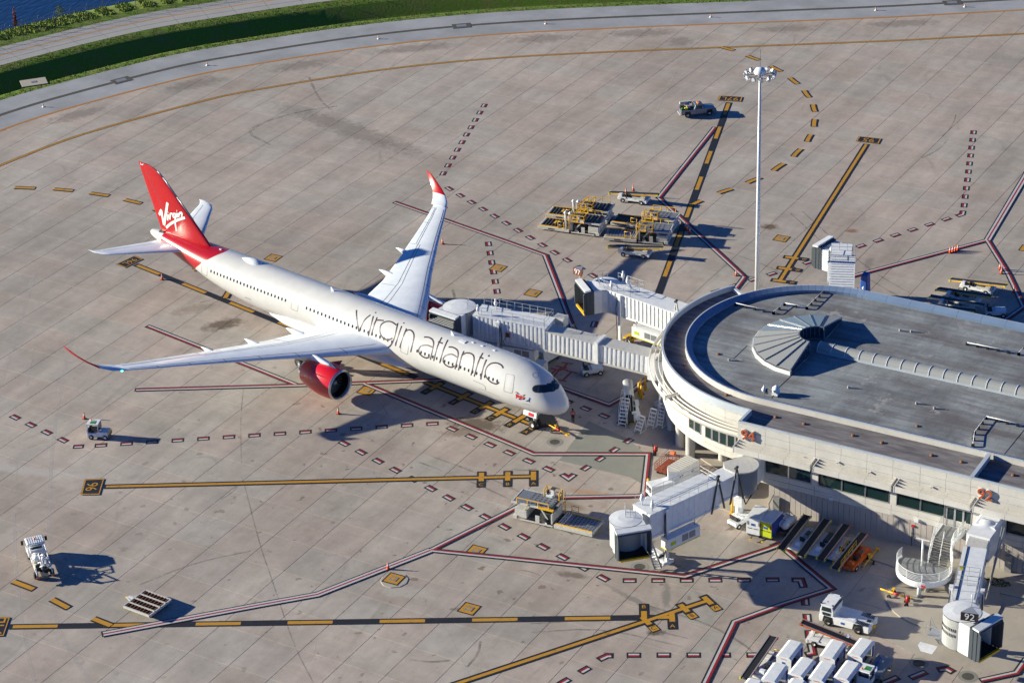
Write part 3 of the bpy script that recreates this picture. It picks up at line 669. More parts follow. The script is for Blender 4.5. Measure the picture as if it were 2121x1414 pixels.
boundary([(818, 419.6), (1060, 504.2), (1128.9, 529), (1195, 700)])
boundary([(1155, 801), (1261.6, 839), (1303, 817), (1340, 784.6)], True)
boundary([(1240, 741), (1330, 762)], True)
boundary([(2033, 1409), (2106, 1393), (2126, 1365)], True)
# stand number boxes
def number_box(corners, txt, rot, size, kern=1.0):
    P = [G(*p).to_2d() for p in corners]; c = sum(P, Vector((0, 0)))/4; z = nz(); b = MB()
    def ring(s_): return [(*(c+(p-c)*s_), 0) for p in P]
    b.face([(x, y, z) for x, y, _ in ring(1)], 'p_black')
    A, B = ring(.97), ring(.86)
    for i in range(4): j = (i+1) % 4; b.face([(A[i][0], A[i][1], z+.004), (A[j][0], A[j][1], z+.004), (B[j][0], B[j][1], z+.004), (B[i][0], B[i][1], z+.004)], 'p_yellow')
    b.build('number_box', apron)
    d = (P[1]-P[0]); e = (P[3]-P[0]); ang = math.atan2(d.y, d.x)+rot
    inst('stand_number', textmesh(txt, size, 0, 'p_yellow'), apron, (c.x, c.y, z+.007), (0, 0, ang), (kern, 1, 1))
number_box([(279, 530), (297, 537), (259, 555.5), (240, 548)], '96L', math.pi/2*3, 1.45)
number_box([(176, 992.5), (216.5, 991), (206.5, 1025), (167, 1025.5)], '96', math.pi/2, 1.9)
number_box([(1490, 199), (1539, 201.5), (1535, 211.5), (1486, 209)], '97L', math.pi, 1.8)
number_box([(1779, 283), (1826, 288), (1820, 299), (1772, 293.5)], '95', math.pi, 1.9)
number_box([(-18, 1279), (21.5, 1277.5), (8, 1317.5), (-32, 1319)], '94L', math.pi/2, 2.2)
# fuel pit covers
def pit(px, py, s_=2.0, lab=None, hid=False):
    g = G(px, py); b = MB(); z = .012
    for k, (w, m) in enumerate(((s_, 'p_black'), (s_*.84, 'p_yellow'))):
        b.face([(x*w/2, y*w/2, z+k*.004) for x, y in ((-1, -1), (1, -1), (1, 1), (-1, 1))], m)
    b.box((0, 0, .03), (s_*.42, s_*.42, .03), 'grey_metal'); b.lathe([(s_*.15, .047), (0, .052)], (0, 0, 0), 'p_yellow', 14); o_ = b.build('fuel_pit_cover', apron, loc=(g.x, g.y, 0)); o_.rotation_euler = (0, 0, R(2)); return o_
for p in [(760, 809), (972, 1260), (987, 1140), (1104, 607), (1032, 555), (1619, 494), (566, 534), (2128, 515)]: pit(*p)
g = G(817, 1201); b = MB(); b.lathe([(1.55, 0), (1.5, .05), (0, .055)], (0, 0, 0), 'beige_pad', 10, sm=False); o = b.build('pit_collar', apron, loc=(g.x, g.y, .0)); pit(816, 1199).location.z = .055
mh = MB(); mh.lathe([(1.0, .008), (.62, .012)], (0, 0, 0), 'patch_grey', 22, sm=False); mh.lathe([(.62, .012), (0, .014)], (0, 0, 0), 'asphalt_seam', 18, sm=False); mm_ = mh.mesh('manhole_cover')
for p in [(1149, 915), (1095, 856), (1325, 1173), (1903, 1373), (2005, 1400)]: inst('manhole_cover', mm_, apron, (*G(*p).to_2d(), 0.002))
# darker repaired concrete by the nose, pale fresh concrete, dark rubber mat under the nose wheel
def sheet(name, px, mat, z):
    b = MB(); P = [G(*p) for p in px]; b.face([(p.x, p.y, z) for p in P], mat); return b.build(name, apron)
sheet('repair_patch', [(1219, 871), (1300, 908), (1343, 945), (1332, 1003), (1306, 988), (1158, 953)], 'patch_grey', .0045)
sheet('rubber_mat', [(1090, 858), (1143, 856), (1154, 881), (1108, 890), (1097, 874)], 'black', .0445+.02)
for pl_, w in (([(1152, 765), (1135, 782)], .16), ([(1163, 760), (1142, 785)], .16), ([(1184, 770), (1165, 788)], .16), ([(1175, 752), (1166, 765)], .16)):
    b = MB(); P = wl(pl_); strip(b, P, -w, w, .0075, 'p_pad'); d = (P[0]-P[1]).normalized(); n = Vector((-d.y, d.x))
    strip(b, [P[0]-n*.75, P[0]+n*.75], -w, w, .0095, 'p_pad'); strip(b, [P[1]-n*.6, P[1]+n*.6], -w, w, .0095, 'p_pad'); b.build('red_arrow', apron)
# kerbed pad round the gate and along the wall
RC = Vector((37.75, 56.3))
def arc(c, r, a0, a1, n): return [(c[0]+r*math.cos(R(a0+(a1-a0)*k/n)), c[1]+r*math.sin(R(a0+(a1-a0)*k/n))) for k in range(n+1)]
pad = MB(); ar = arc(RC, 16.4, 100, 262, 30)
pad.prism(ar+[(36.4, 40.0), (36.4, 33.0), (60.0, 30.4), (76.0, 31.2), (110, 31.2), (110, 44), (50, 60)], -.02, .13, 'beige_pad')
struct(pad.build('terminal_kerb_pad'))
g = G(1925, 1205); pd = MB(); pd.lathe([(6.0, 0), (6.0, .13), (0, .135)], (0, 0, 0), 'beige_pad', 40, sm=False); struct(pd.build('round_kerb_pad', loc=(65.2, 27.4, 0)))
b = MB(); b.prism([(61.2, 18.4), (66, 16.6), (71.5, 16.8), (90, 20), (110, 22), (110, 33), (60, 33)], -.02, .008, 'beige_pad'); struct(b.build('pale_pavement'))

# faint scrub marks of tyres and sweepers
def mat_mark(name, col, amt, sc):
    m, nt, b = _new(name); b.inputs['Base Color'].default_value = (*col, 1); b.inputs['Roughness'].default_value = .9
    geo = nt.nodes.new('ShaderNodeNewGeometry'); n1 = N(nt, 'ShaderNodeTexNoise', i_Scale=sc, i_Detail=7.0, i_Roughness=0.75); nt.links.new(geo.outputs['Position'], n1.inputs['Vector'])
    nt.links.new(mth(nt, 'MULTIPLY', ramp(nt, n1.outputs[0], [(0.36, 0.0), (0.66, 1.0)]), amt), b.inputs['Alpha']); MATS[name] = m
mat_mark('mark_pale', (0.56, 0.54, 0.52), .50, .5); mat_mark('mark_dark', (0.12, 0.11, 0.10), .45, .4); mat_mark('mark_rubber', (0.05, 0.05, 0.05), .35, .3)
def mark(px, w, m, z=.0046, twin=0.0):
    P = smooth_line(wl(px), 2); b = MB()
    for o in ((-twin/2, twin/2) if twin else (0,)): strip(b, P, o-w/2, o+w/2, z, m)
    o_ = b.build('scrub_mark', apron); return o_
rm2 = random.Random(21)
for px, w, m, tw in [([(75, 560), (48, 640), (25, 720), (0, 800)], .55, 'mark_pale', 0), ([(150, 690), (128, 790), (110, 900), (102, 1010), (100, 1140)], .5, 'mark_pale', 0), ([(70, 720), (55, 800)], .3, 'mark_pale', 0), ([(35, 950), (32, 1020)], .3, 'mark_pale', 0),
    ([(28, 1060), (32, 1180), (45, 1290), (70, 1414)], .4, 'mark_pale', 0), ([(100, 1190), (115, 1290), (150, 1360), (190, 1414)], .5, 'mark_pale', 0), ([(395, 720), (560, 700), (800, 640)], .25, 'mark_pale', 0), ([(250, 860), (430, 830), (520, 800)], .2, 'mark_pale', 0),
    ([(640, 330), (760, 300), (940, 290), (1100, 280)], .35, 'mark_pale', 0), ([(620, 345), (800, 330), (1000, 335)], .25, 'mark_pale', 0), ([(560, 300), (500, 270), (610, 232), (700, 220)], .5, 'mark_dark', 0), ([(640, 160), (660, 205), (690, 232)], .4, 'mark_dark', 0), ([(1080, 800), (1150, 740), (1200, 720)], .25, 'mark_pale', 0),
    ([(290, 1210), (400, 1165), (520, 1140)], .22, 'mark_dark', 0), ([(500, 985), (508, 1010), (540, 1135), (560, 1190), (610, 1340), (650, 1414)], .14, 'mark_dark', 0), ([(505, 800), (498, 860), (500, 960)], .12, 'mark_dark', 0), ([(1100, 470), (980, 520), (900, 590)], .3, 'mark_pale', 0),
    ([(1400, 150), (1350, 250), (1360, 330)], .3, 'mark_pale', 0), ([(1700, 640), (1620, 560), (1500, 520)], .25, 'mark_dark', 0), ([(1100, 1300), (1250, 1290), (1420, 1330)], .25, 'mark_rubber', 1.6), ([(700, 1120), (900, 1250), (980, 1414)], .2, 'mark_pale', 0), ([(880, 950), (1040, 1010), (1200, 1100)], .25, 'mark_rubber', 1.9),
    ([(1980, 660), (1850, 600), (1760, 540), (1650, 440)], .2, 'mark_rubber', 1.8), ([(1330, 1250), (1500, 1300), (1620, 1400)], .3, 'mark_dark', 0), ([(300, 600), (420, 570), (560, 590)], .35, 'mark_pale', 0), ([(1850, 1330), (1950, 1360), (2080, 1350)], .35, 'mark_dark', 0)]: mark(px, w, m, .0046, tw)
for k in range(30):
    x, y = rm2.uniform(200, 2000), rm2.uniform(150, 1380)
    if x > 1300 and y > 560: continue
    a = rm2.uniform(0, 3.1); L_ = rm2.uniform(30, 120); mark([(x, y), (x+L_*.5*math.cos(a), y+L_*.3*math.sin(a)), (x+L_*math.cos(a+.2), y+L_*.6*math.sin(a+.2))], rm2.uniform(.10, .35), rm2.choice(['mark_pale', 'mark_dark', 'mark_pale']))
# ================================================================ TERMINAL
ZP, ZC, ZW0, ZW1 = 10.3, 3.3, 4.72, 6.6     # parapet, cladding bottom, window sill and head
YF, XC0, X1 = 35.35, 37.66, 104.0
RR, RU = 17.9, 15.2
ter = thing('terminal_concourse', 'cream panelled concourse building with a round end and flat grey roof', 'building', (0, 0, 0))
AE = 148.0                                   # where the low outer ring stops at the back
def rp(a, r, z=None):
    p = (RC.x+r*math.cos(R(a)), RC.y+r*math.sin(R(a))); return p if z is None else (*p, z)
yb, yf = RC.y+RU, RC.y-RU
# core walls behind the cladding
b = MB(); seg = 40; a_f = 270.0
ringpts = [rp(AE+(270-AE)*k/seg, RR-.12) for k in range(seg+1)]
core = ringpts+[(XC0+.0, RC.y-RR+.12), (XC0+.1, YF+.1), (X1, YF+.1), (X1, yb), (RC.x, yb)]+[rp(90+(AE-90)*k/14, RU) for k in range(15)]
b.prism(core, ZC-.02, 9.3, 'cream')
b.build('wall', ter)
# underside building: recessed lower wall
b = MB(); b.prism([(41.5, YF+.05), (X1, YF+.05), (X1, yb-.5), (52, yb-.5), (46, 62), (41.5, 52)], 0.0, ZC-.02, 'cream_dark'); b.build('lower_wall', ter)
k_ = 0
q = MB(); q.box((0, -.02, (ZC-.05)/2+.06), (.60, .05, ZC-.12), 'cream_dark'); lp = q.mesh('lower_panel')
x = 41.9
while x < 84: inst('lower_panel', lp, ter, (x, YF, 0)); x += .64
# roofs
b = MB(); up_ = [rp(90+180*k/60, RU-.2, 9.66) for k in range(61)]+[(X1, yf+.2, 9.66), (X1, yb-.2, 9.66)]; b.face(up_, 'roof_membrane'); b.build('roof', ter)
b = MB(); lo_ = [rp(AE+(270-AE)*k/seg, RR-.2, 9.62) for k in range(seg+1)]+[(XC0+.15, RC.y-RR+.2, 9.62), (XC0+.15, YF+.15, 9.62), (X1, YF+.15, 9.62), (X1, yf, 9.62), (RC.x, yf, 9.62)]+[rp(270-(270-AE)*k/seg, RU, 9.62) for k in range(seg+1)]
b.face(lo_, 'roof_lower'); b.build('lower_roof', ter)
# parapets: a wall run along a polyline with coping pieces
def parapet(P, z0, z1, th, inner, piece, over=.06, copmat='coping'):
    b = MB()
    for o in (th/2, -th/2): pass
    n = len(P); nn = []
    for i in range(n):
        d = (Vector(P[min(i+1, n-1)])-Vector(P[max(i-1, 0)])).normalized(); nn.append(Vector((-d.y, d.x)))
    A = [Vector(p)+m_*th/2 for p, m_ in zip(P, nn)]; B = [Vector(p)-m_*th/2 for p, m_ in zip(P, nn)]
    for i in range(n-1):
        b.face([(*A[i], z0), (*A[i+1], z0), (*A[i+1], z1), (*A[i], z1)], inner); b.face([(*B[i], z0), (*B[i+1], z0), (*B[i+1], z1), (*B[i], z1)], inner); b.face([(*A[i], z1), (*A[i+1], z1), (*B[i+1], z1), (*B[i], z1)], inner)
    b.build('parapet', ter)
    i = 0
    while i < n-1:
        j = min(n-1, i+piece); c = MB(); w = th/2+over
        for k in range(i, j):
            e0 = .012 if k == i else 0; e1 = .012 if k == j-1 else 0
            p, q_ = Vector(P[k]), Vector(P[k+1]); d = (q_-p).normalized(); p2, q2 = p+d*e0, q_-d*e1
            a0, a1, b0, b1 = p2+nn[k]*w, q2+nn[k+1]*w, p2-nn[k]*w, q2-nn[k+1]*w
            lo, hi = z1-.10, z1+.035
            c.face([(*a0, hi), (*a1, hi), (*b1, hi), (*b0, hi)], copmat); c.face([(*a0, lo), (*a1, lo), (*a1, hi), (*a0, hi)], copmat); c.face([(*b0, lo), (*b1, lo), (*b1, hi), (*b0, hi)], copmat)
            if k == i: c.face([(*a0, lo), (*b0, lo), (*b0, hi), (*a0, hi)], copmat)
            if k == j-1: c.face([(*a1, lo), (*b1, lo), (*b1, hi), (*a1, hi)], copmat)
        c.build('coping_piece', ter); i = j
def upper_parapet(P):
    n = len(P); nn = []
    for i in range(n):
        d = (Vector(P[min(i+1, n-1)])-Vector(P[max(i-1, 0)])).normalized(); nn.append(Vector((-d.y, d.x)))
    w = MB(); V = [Vector(p) for p in P]
    for i in range(n-1): w.face([(*V[i], 9.38), (*V[i+1], 9.38), (*V[i+1], 10.36), (*V[i], 10.36)], 'cream')
    w.build('parapet', ter)
    for i in range(n-1):
        d = (V[i+1]-V[i]).normalized()*.012; a, c_ = V[i]+d, V[i+1]-d; na, nc = nn[i], nn[i+1]; c = MB()
        prof_ = [(-.04, 10.30), (-.04, 10.36), (.10, 10.37), (.85, 10.04), (.85, 9.60)]
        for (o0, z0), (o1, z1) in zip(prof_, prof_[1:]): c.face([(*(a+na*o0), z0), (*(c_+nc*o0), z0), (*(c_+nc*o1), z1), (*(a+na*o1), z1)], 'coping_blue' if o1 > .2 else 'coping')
        c.build('coping_piece', ter)
def lin(a, c, step):
    a, c = Vector(a), Vector(c); n = max(1, round((c-a).length/step)); return [tuple(a.lerp(c, k/n)) for k in range(n+1)]
upline = lin((X1, yb), (RC.x, yb), 3.0)[:-1]+[rp(90+180*k/54, RU) for k in range(55)]+lin((RC.x, yf), (X1, yf), 1.6)[1:]
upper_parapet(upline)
outl = [rp(AE+(270-AE)*k/44, RR-.02) for k in range(45)]
parapet(outl, 9.40, ZP, .18, 'coping', 2, .03)
parapet([(XC0+.14, RC.y-RR+.02), (XC0+.14, YF+.14)], 9.40, ZP, .18, 'coping', 1)
parapet(lin((XC0+.0, YF+.14), (X1, YF+.14), 3.0), 9.40, ZP, .18, 'coping', 1, .03)
parapet([rp(AE, RU+.1), rp(AE, RR)], 9.40, 10.1, .25, 'coping', 1)
x92 = 64.6; parapet([(x92+.1, YF+.3), (x92+.1, yf-.2)], 9.40, ZP, .30, 'coping', 1)
# flat cladding panels
rowsU = [(6.72, 7.30), (7.32, 8.30), (8.32, 9.27), (9.29, 10.18)]
rowsL = [(ZC, 4.00), (4.02, 4.66)]
def fpan(x0, x1, z0, z1, y=YF, name='wall_panel'):
    b = MB(); b.box(((x0+x1)/2, y-.03, (z0+z1)/2), (x1-x0-.03, .08, z1-z0-.02), 'cream'); return b.build(name, ter)
JX = [37.66, 41.0, 43.95, 47.0, 50.0, 53.0, 56.0, 59.1, 62.0, 64.75, 67.8, 70.8, 73.8, 76.8, 79.8, 82.8]
for x0, x1 in zip(JX, JX[1:]):
    for z0, z1 in rowsU+rowsL:
        if z1 < 5 and 61.4 < x0 < 62.5: pass
        fpan(x0, x1, z0, z1)
groups = [(41.03, 46.63, [43.87]), (47.39, 55.75, [50.2, 52.95]), (56.55, 62.05, [59.3]), (68.6, 76.4, [71.2, 73.8]), (77.1, 84, [80.5])]
prev = XC0
for g0, g1, mid in groups+[(84, 84, [])]:
    if g0 - prev > .05 and not (prev > 62 and prev < 63):
        b = MB(); b.box(((prev+g0)/2, YF-.03, (ZW0+ZW1)/2-.02), (g0-prev-.02, .08, ZW1-ZW0+.10), 'cream'); b.build('wall_panel', ter)
    prev = g1
b = MB(); b.box((66.85, YF-.03, 5.44), (3.4, .08, 1.58), 'cream'); b.build('wall_panel', ter)
for g0, g1, mid in groups[:-1] + [groups[-1]]:
    xs = [g0]+mid+[g1]
    for x0, x1 in zip(xs, xs[1:]):
        w = MB()
        for (bx, bz, dx, dz) in (((x0+x1)/2, ZW0+.04, x1-x0, .08), ((x0+x1)/2, ZW1-.04, x1-x0, .08), (x0+.04, (ZW0+ZW1)/2, .08, ZW1-ZW0-.16), (x1-.04, (ZW0+ZW1)/2, .08, ZW1-ZW0-.16)):
            w.box((bx, YF-.045, bz), (dx, .10, dz), 'alu' if dx < .2 else 'galv')
        fr = w.build('window', ter); p = MB(); p.box(((x0+x1)/2, YF-.015, (ZW0+ZW1)/2), (x1-x0-.16, .03, ZW1-ZW0-.16), 'window_glass'); p.build('pane', fr)
# door leaves at the outside stair
for k in range(3):
    x0 = 62.25+k*.95; w = MB()
    for bx in (x0+.05, x0+.9): w.box((bx, YF-.05, 4.95), (.10, .10, 2.5), 'galv')
    w.box((x0+.475, YF-.05, 6.15), (.75, .10, .10), 'galv'); w.box((x0+.475, YF-.05, 3.78), (.75, .10, .12), 'galv'); d_ = w.build('door', ter)
    p = MB(); p.box((x0+.475, YF-.02, 4.96), (.75, .03, 2.27), 'window_glass'); p.build('pane', d_)
# curved cladding
def cpan(a0, a1, z0, z1, r=RR, n=4, mat='cream', th=.08):
    b = MB(); d = .05; A = [a0+d+(a1-a0-2*d)*k/n for k in range(n+1)]
    for k in range(n):
        b.face([rp(A[k], r, z0), rp(A[k+1], r, z0), rp(A[k+1], r, z1), rp(A[k], r, z1)], mat)
        b.face([rp(A[k], r, z1), rp(A[k+1], r, z1), rp(A[k+1], r-th, z1), rp(A[k], r-th, z1)], mat); b.face([rp(A[k], r, z0), rp(A[k+1], r, z0), rp(A[k+1], r-th, z0), rp(A[k], r-th, z0)], mat)
    for a in (A[0], A[-1]): b.face([rp(a, r, z0), rp(a, r, z1), rp(a, r-th, z1), rp(a, r-th, z0)], mat)
    b.build('wall_panel', ter)
AJ = [AE+(268.8-AE)*k/13 for k in range(14)]
for a0, a1 in zip(AJ, AJ[1:]):
    for z0, z1 in rowsU+rowsL: cpan(a0, a1, z0+.01, z1-.01)
b = MB(); A = [AE+(269-AE)*k/50 for k in range(51)]
for k in range(50): b.face([rp(A[k], RR-.02, 4.6), rp(A[k+1], RR-.02, 4.6), rp(A[k+1], RR-.02, 6.35), rp(A[k], RR-.02, 6.35)], 'cream', True)
b.build('window_band', ter)
for grp in ([237.0, 240.6, 244.2, 247.8][1:], [250.0, 253.5, 257.0, 260.5, 264.0, 267.6]):
    for a0, a1 in zip(grp, grp[1:]):
        w = MB(); a0 += .22; a1 -= .22
        for k in range(3):
            p0, p1 = a0+(a1-a0)*k/3, a0+(a1-a0)*(k+1)/3
            w.face([rp(p0, RR+.01, ZW0), rp(p1, RR+.01, ZW0), rp(p1, RR+.01, ZW1+.1), rp(p0, RR+.01, ZW1+.1)], 'window_glass', True)
        wo_ = w.build('window', ter); f = MB()
        for a in (a0, a1): f.beam(rp(a, RR+.02, ZW0-.04), rp(a, RR+.02, ZW1+.14), .09, .09, 'galv', up=(1, 0, 0))
        for z in (ZW0, ZW1+.1): f.beam(rp(a0, RR+.02, z), rp(a1, RR+.02, z), .09, .09, 'galv')
        f.build('frame', wo_)
# straight sunshades: three blades and end brackets
def shade(x0, x1):
    for k, (y0, y1, z0, z1) in enumerate(((YF-1.62, YF-1.52, 7.25, 7.98), (YF-1.06, YF-.98, 7.5, 8.02), (YF-.52, YF-.44, 7.7, 8.06))):
        n = 3
        for s_ in range(n):
            a, c = x0+(x1-x0)*s_/n, x0+(x1-x0)*(s_+1)/n
            b = MB(); b.extr([(a+.015, z0), (c-.015, z0), (c-.015, z1), (a+.015, z1)], y0, y1, 'cream'); b.build('sunshade_blade', ter)
    for x in (x0-.06, x1+.06):
        b = MB(); P = [(YF, 7.5), (YF-1.64, 7.22), (YF-1.64, 8.0), (YF-.1, 8.12), (YF, 8.12)]
        A = [(x-.05, y, z) for y, z in P]; B = [(x+.05, y, z) for y, z in P]
        b.face(A, 'cream'); b.face(B, 'cream')
        for i in range(5): j = (i+1) % 5; b.face([A[i], A[j], B[j], B[i]], 'cream')
        b.build('sunshade_bracket', ter)
for x0, x1 in ((37.9, 46.95), (47.5, 56.35), (56.85, 65.2), (65.75, 76.0), (76.4, 85)): shade(x0, x1)
# curved sunshades
def cshade(a0, a1, zz=0.0):
    n = 18
    for (r, w, z0, z1) in ((RR+1.62, .09, 7.3, 7.92), (RR+1.04, .07, 7.6, 7.96), (RR+.50, .07, 7.65, 8.0)):
        b = MB(); A = [a0+(a1-a0)*k/n for k in range(n+1)]
        for k in range(n):
            p, q_ = A[k], A[k+1]
            for f in (([rp(p, r, z0), rp(q_, r, z0), rp(q_, r, z1), rp(p, r, z1)]), ([rp(p, r-w, z0), rp(q_, r-w, z0), rp(q_, r-w, z1), rp(p, r-w, z1)]), ([rp(p, r, z1), rp(q_, r, z1), rp(q_, r-w, z1), rp(p, r-w, z1)]), ([rp(p, r, z0), rp(q_, r, z0), rp(q_, r-w, z0), rp(p, r-w, z0)])): b.face(f, 'cream', True)
        b.build('sunshade_blade', ter)
    for a in (a0, a1):
        b = MB(); b.beam(rp(a, RR, 7.75), rp(a, RR+1.66, 7.65), .10, .60, 'cream'); b.build('sunshade_bracket', ter)
cshade(169, 196); cshade(197.2, 232.5); cshade(234, 267.6)
# pole columns under the round end
cq = MB(); cq.lathe([(.56, 0), (.56, ZC)], (0, 0, 0), 'conc_col', 24); cm = cq.mesh('column', True)
for a in (197, 214, 228.0, 237.0, 248): inst('column', cm, ter, (*rp(a, 17.0 if a != 248 else 14.5), 0))
for p in ((39, 44), (43, 47), (36, 50), (40, 54)): inst('column', cm, ter, (*p, 0))
for bx in ((48, 58.5, 7, 7), (43, 49.5, 4, 4)):
    pass
# gate numbers standing proud of the panels
for txt, x, z, sc in (('94', 39.0, 8.92, 1.75), ('92', 66.45, 8.78, 1.75)):
    for k, (m_, dy, s_) in enumerate((('cream', -.20, .045), ('brick_red', -.32, .02))):
        o = inst('gate_number', textmesh(txt, sc, .03 if k else .09, m_, grow=s_), ter, (x, YF+dy, z), (math.pi/2, 0, 0))
# wall lamps, vents, alarm pull, small cabinet
for px, z in ((45.6, 7.9), (49.7, 8.35), (53.4, 8.1), (60.5, 8.15)):
    b = MB(); b.box((px, YF-.16, z), (.30, .22, .12), 'cream'); b.box((px, YF-.22, z-.07), (.2, .16, .05), 'steel_dark'); b.build('wall_lamp', ter)
for px, z in ((49.1, 3.6), (59.0, 3.55)): b = MB(); b.box((px, YF-.20, z), (.45, .34, .32), 'white_paint'); b.build('flood_lamp', ter)
b = MB(); b.box((58.6, YF-.12, 2.7), (.35, .15, .22), 'red'); b.tube((58.5, YF-.1, 0), (58.5, YF-.1, 2.6), .04, 'steel_dark'); b.tube((58.4, YF-.1, 1.7), (58.7, YF-.1, 1.7), .03, 'steel_dark'); b.build('alarm_pull', ter)
b = MB(); b.box((42.6, YF-.25, 1.15), (.75, .40, 1.7), 'grey_metal'); b.path([(42.2, YF-.2, 2.2), (41.9, YF-.8, 1.2), (42.3, YF-1.2, .3), (43.4, YF-.8, .1)], .05, 'black', 6); b.build('electric_cabinet', ter)
b = MB(); b.box((69.5, YF-.25, 1.15), (.75, .40, 1.9), 'grey_metal'); b.build('electric_cabinet', ter)
# skylight: half cone of twelve glazed bays round a drum
SC = (37.95, 56.25); RO, RI, ZO, ZI = 7.35, 2.15, 10.30, 11.45
sk_ = bpy.data.objects.new('skylight_rotunda', None); COL.objects.link(sk_); sk_.parent = ter; sk_.location = (*SC, 0)
def sp(a, r, z): return Vector((r*math.cos(R(a)), r*math.sin(R(a)), z))
NB = 12
for k in range(NB):
    a0, a1 = 90+180*k/NB, 90+180*(k+1)/NB; b = MB()
    lo0, lo1, hi0, hi1 = sp(a0+.35, RO, ZO), sp(a1-.35, RO, ZO), sp(a0+1, RI, ZI), sp(a1-1, RI, ZI)
    b.face([lo0, lo1, hi1, hi0], 'polycarb' if (k > 5 or k == 0) else 'skylight_shaded'); dz = Vector((0, 0, .08))  # most bays turned from the sun are blue-grey, shade put into the colour
    b.face([lo0-dz, lo1-dz, hi1-dz, hi0-dz], 'polycarb'); b.build('glazed_bay', sk_)
for k in range(NB+1):
    a = 90+180*k/NB; b = MB(); b.beam(sp(a, RO+.05, ZO+.05), sp(a, RI, ZI+.05), .06, .09, 'alu'); b.build('glazing_rib', sk_)
for k in range(NB):
    a0, a1 = 90+180*k/NB, 90+180*(k+1)/NB; b = MB(); A, B = sp(a0, RO+.12, 9.62), sp(a1, RO+.12, 9.62)
    b.beam(A+Vector((0, 0, .26)), B+Vector((0, 0, .26)), .16, .52, 'white_paint'); b.build('kerb_upstand', sk_)
for k in range(NB):
    a0, a1 = 90+180*k/NB, 90+180*(k+1)/NB; b = MB()
    b.face([sp(a0, RI-.05, 9.7), sp(a1, RI-.05, 9.7), sp(a1, RI-.05, ZI-.05), sp(a0, RI-.05, ZI-.05)], 'skylight_dark'); o = b.build('drum_window', sk_)
    f = MB(); f.beam(sp(a0, RI-.1, 9.7), sp(a0, RI-.1, ZI), .10, .10, 'grey_blue', up=(1, 0, 0)); f.beam(sp(a0, RI-.08, ZI), sp(a1, RI-.08, ZI), .12, .14, 'grey_blue'); f.beam(sp(a0, RI-.08, 9.85), sp(a1, RI-.08, 9.85), .1, .25, 'grey_blue'); f.build('frame', o) if False else f.build('drum_frame', sk_)
for s_ in (1, -1):
    b = MB(); P = [Vector((0.02, s_*RO, 9.7)), Vector((0.02, s_*RO, ZO)), Vector((0.02, s_*RI, ZI)), Vector((0.02, s_*RI, 9.7))]; b.face(P, 'skylight_dark'); o = b.build('end_glazing', sk_)
    f = MB()
    for A, B in zip(P, P[1:]+P[:1]): f.beam(A, B, .14, .14, 'alu')
    f.beam(P[3]+Vector((0, 0, .05)), P[1]-Vector((0, 0, .4)), .1, .1, 'grey_blue'); f.build('end_frame', sk_)
# barrel vault skylight
bv = bpy.data.objects.new('barrel_skylight', None); COL.objects.link(bv); bv.parent = ter; bv.location = (38.4, 56.25, 0)
b = MB(); 
for s_ in (1, -1): b.beam((0, s_*.95, 9.74), (65, s_*.95, 9.74), .22, .24, 'coping')
b.build('kerb', bv)
seg_l = 1.72; q = MB(); n = 8
for k in range(n):
    t0, t1 = math.pi*k/n, math.pi*(k+1)/n
    q.face([(0.03, math.cos(t0)*.86, 9.84+math.sin(t0)*.72), (seg_l-.03, math.cos(t0)*.86, 9.84+math.sin(t0)*.72), (seg_l-.03, math.cos(t1)*.86, 9.84+math.sin(t1)*.72), (0.03, math.cos(t1)*.86, 9.84+math.sin(t1)*.72)], 'polycarb', True)
vm = q.mesh('vault_pane'); q = MB()
for k in range(n):
    t0, t1 = math.pi*k/n, math.pi*(k+1)/n; q.beam((0, math.cos(t0)*.88, 9.84+math.sin(t0)*.74), (0, math.cos(t1)*.88, 9.84+math.sin(t1)*.74), .09, .06, 'white_paint', up=(1, 0, 0))
rm = q.mesh('vault_rib')
for k in range(37): inst('vault_pane', vm, bv, (k*seg_l, 0, 0)); inst('vault_rib', rm, bv, (k*seg_l, 0, 0))
# roof drains, vents, domes and conduit on blocks
q = MB(); q.lathe([(.25, 0), (.22, .12), (.12, .16), (0, .17)], (0, 0, 0), 'rust', 12); dr = q.mesh('roof_drain')
def RZ(px, py, z): g = G(px, py, z); return (g.x, g.y, z)
for px, py in ((1403, 692), (1418, 756), (1505, 818), (1607, 864), (1666, 878), (1767, 902), (1827, 917), (1930, 943), (1992, 957), (2099, 984)): inst('roof_drain', dr, ter, RZ(px, py, 9.63))
for px, py in ((1488, 734), (1900, 883)): inst('roof_drain', dr, ter, RZ(px, py, 9.63))
q = MB(); q.tube((0, 0, 0), (0, 0, .35), .14, 'galv', 12); q.tube((.0, 0, .3), (.45, .1, .3), .07, 'galv'); vp = q.mesh('roof_vent')
for px, py in ((1510, 747), (1757, 804), (1898, 837), (1935, 847), (1864, 686), (1887, 688)): inst('roof_vent', vp, ter, RZ(px, py, 9.63))
q = MB(); q.box((0, 0, .22), (.7, .7, .44), 'white_paint'); q.lathe([(.42, .44), (.46, .65), (.40, .9), (.22, 1.08), (0, 1.14)], (0, 0, 0), 'white_paint', 20); q.tube((0, 0, 1.1), (0, 0, 1.25), .05, 'white_paint'); q.build('radome', ter, loc=RZ(1607, 817, 9.63))
q = MB(); q.tube((0, 0, 0), (0, 0, 1.5), .05, 'galv'); q.lathe([(.24, .75), (.28, .95), (.15, 1.2), (0, 1.25)], (0, 0, 0), 'white_paint', 14); q.box((.28, .1, .7), (.3, .25, .6), 'steel_dark'); q.build('camera_mast', ter, loc=RZ(1582, 821, 9.63))
